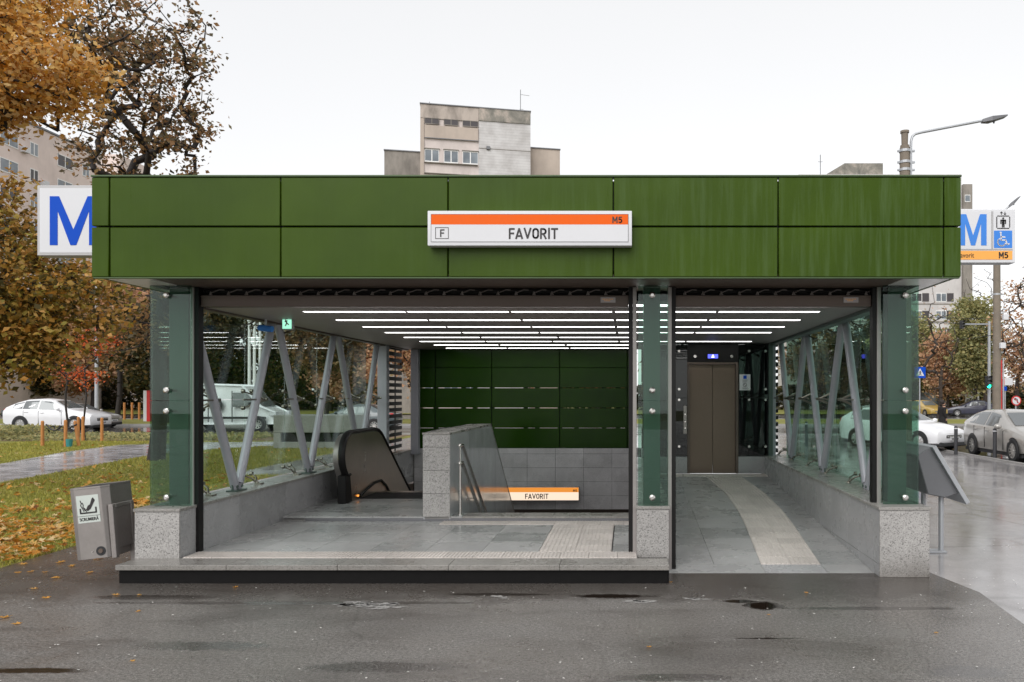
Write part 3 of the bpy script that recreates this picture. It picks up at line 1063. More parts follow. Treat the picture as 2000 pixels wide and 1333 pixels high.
# low tiles below the green wall, down into the stair well
tw, th = 0.61, 0.30
k = 0
z1 = 0.72
row = 0
while z1 > -0.45:
    z0 = z1 - (0.12 if row == 0 else th)
    x = -4.6
    while x < 0.25:
        x1 = min(x + tw, 0.28)
        b = MB()
        b.box(x + 0.002, x1 - 0.002, YB - 0.02 + rnd.uniform(0, 0.0015), YB, z0 + 0.002, z1 - 0.002)
        part(b, 'wall_tile', 'granite_pale', 0.0015)
        x = x1
    z1 = z0
    row += 1
b = MB()
b.box(-4.62, 0.3, YB + 0.002, YB + 0.2, -0.52, 0.715)
part(b, 'back_wall', 'dark_void')

# --- partition between escalator and stairs
PX0, PX1, PY0 = -2.72, -2.36, 10.22
slope = 0.70
b = MB()
poly = [(PY0 + 0.02, 0.25), (PY0 + 0.02, 1.32), (13.3, 1.32), (17.3, 1.32 - 4.0 * slope), (17.3, -3.4), (12, -3.4)]
b.prism(poly, 'x', PX0 + 0.02, PX1 - 0.02)
part(b, 'partition_core', 'kerb_stone')
zc = 0.25
while zc < 1.3:
    z1 = min(zc + 0.31, 1.345)
    if z1 > 1.25:
        z1 = 1.345
    b = MB()
    b.box(PX0, PX1, PY0, PY0 + 0.02, zc + 0.002, z1 - 0.002)
    part(b, 'granite_slab', 'granite', 0.002)
    zc = z1
for xa, xb in ((PX1 - 0.018, PX1), (PX0, PX0 + 0.018)):
    y = PY0 + 0.023
    while y < 17.2:
        y1 = y + 1.2
        def top(yq):
            return 1.343 if yq < 13.3 else 1.343 - (yq - 13.3) * slope
        pts = [(y, -3.3 if y > 10.6 else 0.25), (y1 - 0.003, -3.3), (y1 - 0.003, top(y1))]
        if y < 13.3 < y1:
            pts.append((13.3, 1.343))
        pts.append((y, top(y)))
        b = MB()
        b.prism(pts, 'x', xa, xb)
        part(b, 'granite_slab', 'granite_polished')
        y = y1
b = MB()
b.box(PX0 - 0.006, PX1 + 0.006, PY0 - 0.008, 13.3, 1.346, 1.372)
b.prism([(13.3, 1.346), (13.3, 1.372), (17.3, 1.372 - 4 * slope), (17.3, 1.346 - 4 * slope)], 'x', PX0 - 0.006, PX1 + 0.006)
part(b, 'cap_stone', 'granite_cap', 0.002)

# =================================================================== hall floor
ZS = 0.19
ZH = 0.25
hall = empty('hall_floor', (-2.3, 8.2, 0))
tag(hall, kind='structure')
b = MB()
b.box(-5.06, 0.417, 7.65, 10.28, 0.0, ZS - 0.03)
b.build('floor_base', 'riser_stone', hall)
b = MB()
b.box(-5.02, 0.40, 7.64, 7.66, 0.0, ZS - 0.055)
b.build('step_riser', 'riser_stone', hall)
x = -5.07
while x < 0.40:
    x1 = min(x + 1.1, 0.418)
    b = MB()
    b.box(x + 0.0015, x1 - 0.0015, 7.60, 7.93, ZS - 0.052, ZS)
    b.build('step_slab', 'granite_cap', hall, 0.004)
    x = x1


def floor_tile(x0, x1, y0, y1, z, mat='floor_stone', par=None, slopef=None, nm='floor_slab'):
    b = MB()
    g_ = 0.002
    dz = rnd.uniform(-0.0006, 0.0006)
    if slopef:
        za, zb = slopef(y0) + dz, slopef(y1) + dz
    else:
        za = zb = z + dz
    b.hexa([(x0 + g_, y0 + g_, za - 0.03), (x1 - g_, y0 + g_, za - 0.03), (x1 - g_, y1 - g_, zb - 0.03), (x0 + g_, y1 - g_, zb - 0.03),
            (x0 + g_, y0 + g_, za), (x1 - g_, y0 + g_, za), (x1 - g_, y1 - g_, zb), (x0 + g_, y1 - g_, zb)])
    return b.build(nm, mat, par)


def tactile(x0, x1, y0, y1, z, along='y', par=None, zfun=None, n=6, shear=0.0):
    """one ribbed guide tile; shear shifts its far end sideways"""
    b = MB()
    zf = zfun or (lambda q: z)
    g_ = 0.0015

    def bar(xa, xb, ya, yb, h0, h1):
        def X(xq, yq):
            return xq + shear * (yq - y0) / (y1 - y0)
        b.hexa([(X(xa, ya), ya, zf(ya) + h0), (X(xb, ya), ya, zf(ya) + h0), (X(xb, yb), yb, zf(yb) + h0), (X(xa, yb), yb, zf(yb) + h0),
                (X(xa, ya), ya, zf(ya) + h1), (X(xb, ya), ya, zf(ya) + h1), (X(xb, yb), yb, zf(yb) + h1), (X(xa, yb), yb, zf(yb) + h1)])
    bar(x0 + g_, x1 - g_, y0 + g_, y1 - g_, -0.02, 0.0022)
    if along == 'y':
        st = (x1 - x0) / n
        for k in range(n):
            bar(x0 + st * (k + 0.22), x0 + st * (k + 0.78), y0 + 0.008, y1 - 0.008, 0.001, 0.0075)
    else:
        st = (y1 - y0) / n
        for k in range(n):
            bar(x0 + 0.008, x1 - 0.008, y0 + st * (k + 0.22), y0 + st * (k + 0.78), 0.001, 0.0075)
    return b.build('tactile_tile', 'tactile_stone', par)


# front tactile band
x = -4.60
while x < 0.08:
    x1 = min(x + 0.3, 0.10)
    tactile(x, x1, 7.94, 8.24, ZS, 'y', hall, n=8)
    x = x1
# slabs between the bands
ys = [8.245, 8.83, 9.40, 9.97]
for j in range(3):
    x = XL + 0.002
    k = 0
    while x < 0.09:
        x1 = min(x + 0.61, 0.10)
        if x1 <= -0.93 or x >= -0.16:
            floor_tile(x, x1, ys[j], ys[j + 1], ZS, 'floor_stone' if (k + j) % 3 else 'floor_stone_b', hall)
        k += 1
        x = x1 if not (x < -0.93 < x1) else -0.16
        if x == -0.16:
            floor_tile(x1 - 0.61, -0.96, ys[j], ys[j + 1], ZS, 'floor_stone', hall)
for i in range(2):
    for j in range(5):
        y0 = 8.245 + j * 0.345
        tactile(-0.95 + i * 0.39, -0.56 + i * 0.39, y0, y0 + 0.345, ZS, 'y', hall, n=8)
x = -2.45
while x < 0.08:
    x1 = min(x + 0.3, 0.10)
    tactile(x, x1, 9.975, 10.245, ZS, 'y', hall, n=8)
    x = x1
x = XL + 0.002
while x < -2.46:
    x1 = min(x + 0.61, -2.455)
    floor_tile(x, x1, 9.972, 10.245, ZS, 'floor_stone', hall)
    x = x1
# upper level by the stairs and escalator
b = MB()
b.box(-4.3, 0.10, 10.255, 10.27, ZS, ZH - 0.022)
b.build('step_riser', 'lamp_grey', hall)
x = -4.6
while x < 0.08:
    x1 = min(x + 1.2, 0.10)
    b = MB()
    b.box(x + 0.0015, x1 - 0.0015, 10.25, 10.60, ZH - 0.022, ZH)
    b.build('step_slab', 'granite_cap' if x > -2.6 else 'floor_stone', hall, 0.003)
    x = x1
b = MB()
b.box(-5.0, PX0, 10.3, 12.6, 0.0, ZH - 0.031)
b.build('floor_base', 'kerb_stone', hall)
for j in range(4):
    x = XL + 0.002
    while x < PX0 - 0.02:
        x1 = min(x + 0.6, PX0)
        y0 = 10.602 + j * 0.35
        floor_tile(x, x1, y0, y0 + 0.35, ZH, 'floor_stone' if rnd.random() < 0.6 else 'floor_stone_b', hall)
        x = x1
# stair flight
b = MB()
for k in range(22):
    y0 = 10.602 + k * 0.29
    z1 = ZH - 0.165 * (k + 1)
    b.box(PX1, 0.10, y0, y0 + 0.30, z1 - 0.4, z1)
stairs = b.build('stair_flight', 'floor_stone_b', hall)
b = MB()
b.box(0.10, 0.13, 10.6, YB, -3.5, 0.19)
b.build('stair_well_wall', 'granite_tile', hall)
b = MB()
b.box(-4.9, 0.5, YB + 0.21, 24, -0.60, -0.50)
b.box(-4.9, 0.5, 24, 24.2, -9, -0.5)
b.box(0.131, 0.3, 10.6, 24, -9, -0.04)
b.box(-5.1, -4.62, 10.7, 24, -9, -0.04)
b.box(-4.62, 0.13, 10.3, 10.6, -9, -0.05)
b.build('tunnel_lining', 'casing_brown', hall)

# lift passage floor: a gentle ramp
RY0, RY1 = 8.08, 14.5


def ramp(y):
    return 0.002 + max(0, min(y, RY1) - RY0) * 0.0600


passage = empty('passage_floor', (1.5, 8.08, 0))
tag(passage, kind='structure')
cen = [(8.40, 1.79), (10.2, 1.90), (11.1, 1.94), (12.5, 1.93), (14.15, 1.79)]


def cx_at(y):
    for (a, xa), (b_, xb) in zip(cen, cen[1:]):
        if y <= b_:
            t_ = max(0, (y - a) / (b_ - a))
            return xa + (xb - xa) * t_
    return cen[-1][1]


HW = 0.325
y = 8.40
floor_tile(0.44, 1.46, 8.08, 8.40, 0, 'floor_stone', passage, ramp)
floor_tile(1.46, 2.115, 8.08, 8.40, 0, 'granite_tile', passage, ramp)
floor_tile(2.115, XR, 8.08, 8.40, 0, 'floor_stone', passage, ramp)
j = 0
while y < 14.1:
    y1 = min(y + 0.575, 14.15)
    for sub in range(2):
        ya, yb = y + sub * (y1 - y) / 2, y + (sub + 1) * (y1 - y) / 2
        ca, cb = cx_at(ya), cx_at(yb)
        for s_ in (-1, 0):
            tactile(ca + s_ * HW, ca + (s_ + 1) * HW, ya, yb, 0, 'y', passage, ramp, n=6, shear=cb - ca)
    for (xa, xb, side) in ((0.44, None, 0), (None, XR, 1)):
        c0, c1 = cx_at(y), cx_at(y1)
        b = MB()
        e = 0.002
        dz = rnd.uniform(-0.0005, 0.0005)
        if side == 0:
            cuts0 = [0.44, 0.95, c0 - HW]
            cuts1 = [0.44, 0.95, c1 - HW]
        else:
            cuts0 = [c0 + HW, XR]
            cuts1 = [c1 + HW, XR]
        for a0, a1, d0, d1 in zip(cuts0, cuts0[1:], cuts1, cuts1[1:]):
            b = MB()
            top_ = [(a0 + e, y + e, ramp(y) + dz), (a1 - e, y + e, ramp(y) + dz), (d1 - e, y1 - e, ramp(y1) + dz), (d0 + e, y1 - e, ramp(y1) + dz)]
            b.hexa([(p_[0], p_[1], p_[2] - 0.03) for p_ in top_] + top_)
            b.build('floor_slab', 'floor_stone' if rnd.random() < 0.6 else 'floor_stone_b', passage)
    y = y1
x = 0.44
while x < XR - 0.01:
    x1 = min(x + 0.3, XR)
    tactile(x, x1, 14.152, 14.45, 0, 'x', passage, ramp, n=6)
    x = x1
b = MB()
b.hexa([(0.44, 8.085, -0.02), (XR, 8.085, -0.02), (XR, 14.5, -0.02), (0.44, 14.5, -0.02),
        (0.44, 8.085, -0.029), (XR, 8.085, -0.029), (XR, 14.5, ramp(14.5) - 0.031), (0.44, 14.5, ramp(14.5) - 0.031)])
b.build('floor_base', 'riser_stone', passage)

# =================================================================== roller shutters
def shutter(x0, x1, z0a, label, n_br):
    rt = empty('roller_shutter', ((x0 + x1) / 2, 8.3, z0a), label, 'roller shutter')
    for sgn, xa in ((1, x0), (-1, x1)):
        b = MB()
        if sgn > 0:
            b.box(xa - 0.042, xa, 8.21, 8.33, z0a, 3.03)
        else:
            b.box(xa, xa + 0.042, 8.21, 8.33, z0a, 3.03)
        gr = b.build('guide_rail', 'rail_grey', rt, 0.003)
        b = MB()
        if sgn > 0:
            b.box(xa + 0.001, xa + 0.045, 8.225, 8.32, z0a, 3.03)
        else:
            b.box(xa - 0.045, xa - 0.001, 8.225, 8.32, z0a, 3.03)
        b.build('guide_brush', 'black_rubber', gr)
    xa, xb = x0 + 0.046, x1 - 0.046
    b = MB()
    b.box(xa, xb, 8.27, 8.31, 2.828, 2.945)
    b.box(xa, xb, 8.262, 8.27, 2.828, 2.845)
    b.box(xa, xb, 8.262, 8.27, 2.93, 2.945)
    b.build('bottom_bar', 'casing_brown', rt, 0.002)
    # rolled grille seen from below: knuckles on a rod with crossing links
    b = MB()
    b.tube([(xa, 8.30, 2.962), (xb, 8.30, 2.962)], 0.012, 6)
    b.tube([(xa, 8.34, 3.015), (xb, 8.34, 3.015)], 0.012, 6)
    b.build('grille_rod', 'black_rubber', rt)
    for k in range(n_br):
        xk = xa + 0.1 + (xb - xa - 0.15) * k / (n_br - 1)
        b = MB()
        b.cone((xk, 8.275, 2.952), (xk, 8.275, 2.99), 0.021, 0.006, 4)
        b.tube([(xk, 8.28, 2.975), (xk + 0.08, 8.30, 3.012), (xk + 0.13, 8.31, 3.012)], 0.006, 4)
        b.build('grille_link', 'rail_grey', rt)
    b = MB()
    b.box(xb - 0.30, xb - 0.14, 8.256, 8.2615, 2.868, 2.925)
    o = b.build('maker_plate', 'rail_grey', rt)
    for q, zq in enumerate((2.905, 2.888)):
        s = MB()
        for w_ in range(7 if q == 0 else 4):
            s.box(xb - 0.28 + w_ * 0.017 + q * 0.02, xb - 0.268 + w_ * 0.017 + q * 0.02, 8.2545, 8.2562, zq - 0.004, zq + 0.004)
        s.build('plate_print', 'sign_orange_pale', o)
    b = MB()
    b.box(xa, xb, 8.345, 8.44, 2.90, 3.03)
    b.build('shutter_box', 'dark_void', rt)
    return rt


shutter(-4.635, 0.06, ZS, 'wide raised roller shutter over the stair hall opening on the left', 24)
shutter(0.476, 2.672, 0.0, 'narrow raised roller shutter over the lift passage opening on the right', 11)

# =================================================================== station name sign
def name_sign(x0, x1, z0, z1, y, lit, label):
    rt = empty('station_sign', ((x0 + x1) / 2, y, z0), label, 'station sign')
    d = 0.11 if not lit else 0.14
    fr = 0.033 if not lit else 0.012
    H = z1 - z0
    b = MB()
    b.box(x0, x1, y, y + d, z0, z1)
    b.build('sign_box', 'sign_white' if not lit else 'sign_grey', rt, 0.006, 40, seg=2)
    if not lit:
        b = MB()
        b.box(x0 + fr, x1 - fr, y - 0.0025, y - 0.0005, z0 + fr, z1 - fr)
        b.build('panel_edge', 'ink', rt)
        b = MB()
        b.box(x0 + fr + .004, x1 - fr - .004, y - 0.004, y - 0.0026, z0 + fr + .004, z0 + H * 0.60)
        b.build('name_panel', 'sign_white', rt)
        b = MB()
        b.box(x0 + fr + .004, x1 - fr - .004, y - 0.004, y - 0.0026, z0 + H * 0.602, z1 - fr - .004)
        b.build('line_stripe', 'sign_orange', rt)
    else:
        b = MB()
        b.box(x0 + fr, x1 - fr, y - 0.004, y - 0.001, z0 + fr, z0 + H * 0.62)
        b.build('name_panel', 'led_sign', rt)
        b = MB()
        b.box(x0 + fr, x1 - fr, y - 0.004, y - 0.001, z0 + H * 0.622, z1 - fr)
        b.build('line_stripe', 'led_sign_orange', rt)
    xm = (x0 + x1) / 2 + (0.035 if not lit else -0.09)
    lettering('name_lettering', 'FAVORIT', H * (0.30 if not lit else 0.36), 0.17, 'ink', rt, xm, z0 + H * (0.345 if not lit else 0.33), y - 0.0065, 1.02)
    lettering('line_lettering', 'M5', H * 0.17, 0.19, 'ink', rt, x1 - H * (0.42 if not lit else .3), z0 + H * 0.735, y - 0.0065, 1.1, 0.16)
    if not lit:
        lettering('exit_letter', 'F', H * 0.21, 0.17, 'ink', rt, x0 + 0.142, z0 + H * 0.355, y - 0.0065, 1.1)
        b = MB()
        xa, xb, za, zb = x0 + 0.076, x0 + 0.204, z0 + H * 0.19, z0 + H * 0.52
        t_ = 0.005
        b.box(xa, xb, y - 0.0065, y - 0.0042, za, za + t_)
        b.box(xa, xb, y - 0.0065, y - 0.0042, zb - t_, zb)
        b.box(xa, xa + t_, y - 0.0065, y - 0.0042, za + t_, zb - t_)
        b.box(xb - t_, xb, y - 0.0065, y - 0.0042, za + t_, zb - t_)
        b.build('letter_frame', 'ink', rt)
    return rt


name_sign(-1.92, 0.045, fz(480.5) - 0.02, fz(413.5) - 0.02, 7.385, False, 'white FAVORIT station sign with orange stripe on the green fascia')
name_sign(-3.02 + 0.38, -1.02, -0.375, -0.083, 16.30, True, 'glowing FAVORIT sign on the tiled wall down in the stairwell')

# =================================================================== side M signs
def letterM(b, x0, x1, y0, y1, z0, z1, s):
    """heavy M drawn as one outline; s = stem width"""
    w = x1 - x0
    xm = (x0 + x1) / 2
    k = s * 0.52
    poly = [(x0, z0), (x0 + s, z0), (x0 + s, z1 - (z1 - z0) * 0.30), (xm - k * 0.72, z0), (xm + k * 0.72, z0), (x1 - s, z1 - (z1 - z0) * 0.30), (x1 - s, z0),
            (x1, z0), (x1, z1), (x1 - s * 1.18, z1), (xm, z0 + (z1 - z0) * 0.32), (x0 + s * 1.18, z1), (x0, z1)]
    # triangulate as convex pieces
    q = [[poly[0], poly[1], poly[2], (x0 + s, z1), poly[12]],
         [poly[7], poly[8], (x1 - s, z1), poly[5], poly[6]],
         [(x0 + s, z1), poly[2], poly[3], (xm, z0), poly[10], poly[11]],
         [(x1 - s, z1), poly[9], poly[10], (xm, z0), poly[4], poly[5]]]
    for c in q:
        b.prism(c, 'y', y0, y1)


YS1 = 8.7
x0, _, z1 = P(72, 362, YS1)
x1 = -5.27
z0 = P(0, 500, YS1)[2]
rt = empty('metro_sign', ((x0 + x1) / 2, YS1, z0), 'white box sign with big blue M sticking out on the left of the roof', 'metro sign')
b = MB()
b.box(x0, x1, YS1, YS1 + 0.16, z0, z1)
b.build('sign_frame', 'sign_grey', rt, 0.008)
b = MB()
b.box(x0 + 0.035, x1 - 0.035, YS1 - 0.004, YS1 - 0.001, z0 + 0.035, z1 - 0.035)
b.build('sign_face', 'sign_white', rt)
b = MB()
xa, xb = P(98, 0, YS1)[0], P(190, 0, YS1)[0]
letterM(b, xa, xb, YS1 - 0.0075, YS1 - 0.0045, P(0, 479.5, YS1)[2], P(0, 384, YS1)[2], 0.089)
b.build('letter_m', 'sign_blue', rt)
b = MB()
b.box(x1, -5.20, YS1 + 0.03, YS1 + 0.13, z0 + 0.1, z0 + 0.16)
b.box(x1, -5.20, YS1 + 0.03, YS1 + 0.13, z1 - 0.16, z1 - 0.1)
b.build('bracket', 'lamp_grey', rt)

YS2 = 9.5
q = lambda px, py: P(px, py, YS2)
x1, _, z1 = q(1983, 408.5)
x0 = 3.30
z0 = q(0, 514)[2]
rt = empty('metro_sign', ((x0 + x1) / 2, YS2, z0), 'white box sign with blue M, lift and wheelchair symbols right of the roof', 'metro sign')
b = MB()
b.box(x0, x1, YS2, YS2 + 0.16, z0, z1)
b.build('sign_frame', 'sign_white', rt, 0.008)
f0, f1 = YS2 - 0.004, YS2 - 0.001
b = MB()
b.box(x0 + 0.03, q(1935.5, 0)[0], f0, f1, q(0, 487)[2], z1 - 0.03)
b.box(q(1940, 0)[0], q(1977.5, 0)[0], f0, f1, q(0, 487)[2], z1 - 0.03)
b.build('sign_face', 'sign_white', rt)
b = MB()
b.box(q(1936.2, 0)[0], q(1939.2, 0)[0], f0, f1, q(0, 487)[2], z1 - 0.03)
b.box(x0 + .03, q(1977.5, 0)[0], f0, f1, q(0, 489)[2], q(0, 487.5)[2])
b.build('face_divider', 'sign_grey', rt)
b = MB()
b.box(x0 + 0.03, q(1977, 0)[0], f0, f1, q(0, 507.5)[2], q(0, 490.5)[2])
b.build('line_stripe', 'sign_orange_pale', rt)
b = MB()
letterM(b, q(1874, 0)[0], q(1926.5, 0)[0], f0 - 0.003, f0 - 0.0005, q(0, 480)[2], q(0, 419)[2], 0.068)
b.build('letter_m', 'sign_blue_pale', rt)
text('name_lettering', 'Favorit', 0.085, 'ink', rt, (q(1886, 0)[0], f0 - 0.002, q(0, 499.5)[2]), 0.85, 0.0)
lettering('line_lettering', 'M5', 0.074, 0.2, 'ink', rt, q(1959.5, 0)[0], q(0, 499)[2], f0 - 0.002, 1.0, 0.16)
b = MB()
b.box(q(1941, 0)[0], q(1976.5, 0)[0], f0 - 0.0025, f0 - 0.0005, q(0, 485)[2], q(0, 451)[2])
sq = b.build('wheelchair_square', 'sign_blue_pale', rt)
sx, sz = q(1941, 0)[0], q(0, 485)[2]
u = (q(1976.5, 0)[0] - sx)
X_ = lambda a: sx + a * u
Z_ = lambda a: sz + a * u * 0.96
b = MB()
c_ = arc(0.36, 0.88, 0.055, 0, 360, 12)
b.prism([(X_(p_[0]), Z_(p_[1])) for p_ in c_[:-1]], 'y', f0 - 0.0055, f0 - 0.003)
strokes(b, [[(0.37, 0.80), (0.39, 0.45), (0.64, 0.45), (0.72, 0.20), (0.83, 0.24)], [(0.38, 0.64), (0.60, 0.62)], arc(0.42, 0.34, 0.22, 120, 340, 12)],
        u * 0.035, f0 - 0.0055, f0 - 0.003, X_, Z_)
b.build('wheelchair_symbol', 'sign_white', sq)
sx, sz = q(1945, 0)[0], q(0, 447.5)[2]
u = (q(1973, 0)[0] - sx)
X_ = lambda a: sx + a * u
Z_ = lambda a: sz + a * u
b = MB()
strokes(b, [[(0.05, 0.1), (0.05, 0.82)], [(0.95, 0.1), (0.95, 0.82)], [(0.1, 0.03), (0.9, 0.03)], [(0.1, 0.89), (0.9, 0.89)]], u * 0.032, f0 - 0.003, f0 - 0.0006, X_, Z_)
strokes(b, [[(0.5, 0.28), (0.5, 0.62)], [(0.34, 0.60), (0.66, 0.60)], [(0.34, 0.60), (0.34, 0.36)], [(0.66, 0.60), (0.66, 0.36)], [(0.45, 0.62), (0.45, 0.12)], [(0.55, 0.62), (0.55, 0.12)]],
        u * 0.042, f0 - 0.003, f0 - 0.0006, X_, Z_)
c_ = arc(0.5, 0.73, 0.07, 0, 360, 12)
b.prism([(X_(p_[0]), Z_(p_[1])) for p_ in c_[:-1]], 'y', f0 - 0.003, f0 - 0.0006)
strokes(b, [[(0.38, 0.98), (0.38, 1.18)], [(0.31, 1.10), (0.38, 1.19), (0.45, 1.10)], [(0.62, 1.18), (0.62, 0.98)], [(0.55, 1.06), (0.62, 0.97), (0.69, 1.06)]],
        u * 0.022, f0 - 0.003, f0 - 0.0006, X_, Z_)
b.build('lift_symbol', 'ink', rt)
b = MB()
b.box(3.2, x0, YS2 + 0.03, YS2 + 0.13, z0 + 0.1, z0 + 0.16)
b.box(3.2, x0, YS2 + 0.03, YS2 + 0.13, z1 - 0.16, z1 - 0.1)
b.build('bracket', 'lamp_grey', rt)

# =================================================================== lift
LY = 14.5
LZ = ramp(14.5)
lift = empty('lift', (1.6, LY, LZ), 'glass lift shaft with closed brown double doors at the end of the passage', 'lift')
dx0, dx1, dz1 = 1.185, 2.05, 2.44
for xa, xb in ((dx0, (dx0 + dx1) / 2 - 0.002), ((dx0 + dx1) / 2 + 0.002, dx1)):
    b = MB()
    b.box(xa, xb, LY + 0.06, LY + 0.09, LZ, dz1)
    b.build('door_leaf', 'lift_door', lift, 0.003)
b = MB()
b.box(dx0 - 0.05, dx0 - 0.002, LY, LY + 0.12, LZ, dz1 + 0.05)
b.box(dx1 + 0.002, dx1 + 0.05, LY, LY + 0.12, LZ, dz1 + 0.05)
b.box(dx0 - 0.002, dx1 + 0.002, LY, LY + 0.12, dz1 + 0.003, dz1 + 0.05)
b.build('door_frame', 'casing_brown', lift, 0.004)
b = MB()
b.box(dx0 - 0.05, dx1 + 0.05, LY - 0.002, LY + 0.05, dz1 + 0.055, CEIL - 0.02)
b.build('header_panel', 'black_rubber', lift)
b = MB()
b.box(1.50, 1.73, LY - 0.03, LY - 0.004, 2.55, 2.65)
o = b.build('display', 'black_rubber', lift)
b = MB()
b.box(1.52, 1.71, LY - 0.033, LY - 0.031, 2.562, 2.638)
b.build('screen', 'display_blue', o)
b = MB()
strokes(b, [[(0.3, 0.3), (0.7, 0.3)], [(0.5, 0.3), (0.5, 0.75)], [(0.38, 0.62), (0.5, 0.78), (0.62, 0.62)]], 0.004, LY - 0.036, LY - 0.0335,
        lambda a: 1.56 + a * 0.11, lambda a: 2.562 + a * 0.076)
b.build('arrow_symbol', 'led', o)
for xa, xb, z0_, z1_ in ((0.50, dx0 - 0.052, LZ + 0.33, CEIL - 0.02), (dx1 + 0.052, 2.60, LZ + 0.33, CEIL - 0.02)):
    n_ = 1 if xb - xa < 0.65 else 1
    b = MB()
    b.box(xa, xb, LY + 0.01, LY + 0.022, z0_, 1.812)
    b.build('glass_pane', 'glass_dark', lift)
    b = MB()
    b.box(xa, xb, LY + 0.01, LY + 0.022, 1.818, z1_)
    b.build('glass_pane', 'glass_dark', lift)
    b = MB()
    b.box(xa, xb, LY + 0.004, LY + 0.10, LZ, LZ + 0.32)
    b.build('granite_slab', 'granite_tile', lift, 0.002)
for xp in (0.98, 2.30, 2.72):
    b = MB()
    b.box(xp - 0.04, xp + 0.04, LY + 0.05, LY + 0.13, LZ + 0.3, CEIL)
    c = b.build('shaft_post', 'column_steel', lift, 0.003)
    for z in (2.70, 1.98, 1.78, 0.90):
        s = MB()
        s.cone((xp - (0.11 if xp > 2.6 else 0), LY - 0.02, z), (xp - (0.11 if xp > 2.6 else 0), LY + 0.01, z), 0.024, 0.024, 12)
        s.build('glass_bolt', 'stainless', c, smooth=35)
for xb_ in (1.28, 1.97):
    s = MB()
    s.cone((xb_, LY - 0.03, 2.60), (xb_, LY - 0.004, 2.60), 0.028, 0.03, 12)
    s.build('glass_bolt', 'stainless', lift, smooth=35)
for zr in (1.40, 1.84, 2.3, 0.95):
    b = MB()
    b.box(0.55, dx0 - 0.06, LY + 0.3, LY + 0.33, zr, zr + 0.03)
    b.box(dx1 + 0.06, 2.3, LY + 0.3, LY + 0.33, zr, zr + 0.03)
    b.build('guide_bracket', 'grey_steel', lift)
b = MB()
b.box(2.34, 2.68, LY + 0.09, LY + 0.13, 1.80, 1.88)
b.build('shaft_rail', 'column_steel', lift)
b = MB()
b.box(0.5, 2.78, 16.3, 16.34, LZ, CEIL)
b.box(0.46, 0.5, LY + 0.14, 16.34, LZ, CEIL)
b.box(2.78, 2.82, LY + 0.14, 16.34, LZ, CEIL)
b.build('shaft_back', 'dark_void', lift)
b = MB()
b.box(1.06, 1.125, LY - 0.02, LY + 0.004, LZ + 0.75, LZ + 1.28)
o = b.build('call_panel', 'bin_steel', lift, 0.004)
for zb_ in (0.86, 0.98, 1.12):
    s = MB()
    s.cone((1.093, LY - 0.028, LZ + zb_), (1.093, LY - 0.018, LZ + zb_), 0.014, 0.016, 12)
    s.build('button', 'stainless', o)
nt = empty('notice', (2.22, LY - 0.01, 1.96), 'white paper notice with wheelchair and prohibition symbols beside the lift door', 'notice')
b = MB()
b.box(2.12, 2.325, LY - 0.008, LY - 0.004, 1.96, 2.26)
b.build('paper', 'sign_white', nt)
b = MB()
b.box(2.19, 2.255, LY - 0.0105, LY - 0.0085, 2.175, 2.24)
b.build('blue_symbol', 'sign_blue', nt)
b = MB()
strokes(b, [arc(0, 0, 0.034, 0, 360, 16), [(-0.024, 0.024), (0.024, -0.024)]], 0.004, LY - 0.0105, LY - 0.0085, lambda a: 2.222 + a, lambda a: 2.06 + a)
strokes(b, [[(-0.05, 0), (0.05, 0)], [(-0.04, -0.02), (0.045, -0.02)], [(-0.05, -0.04), (0.03, -0.04)]], 0.003, LY - 0.0105, LY - 0.0085, lambda a: 2.222 + a, lambda a: 2.155 + a)
strokes(b, [[(-0.05, 0), (0.05, 0)], [(-0.04, -0.016), (0.045, -0.016)]], 0.0025, LY - 0.0105, LY - 0.0085, lambda a: 2.222 + a, lambda a: 2.005 + a)
b.build('print', 'ink', nt)

# =================================================================== escalator
esc = empty('escalator', (-3.5, 11.5, ZH), 'escalator with brushed steel balustrade and black handrail going down', 'escalator')


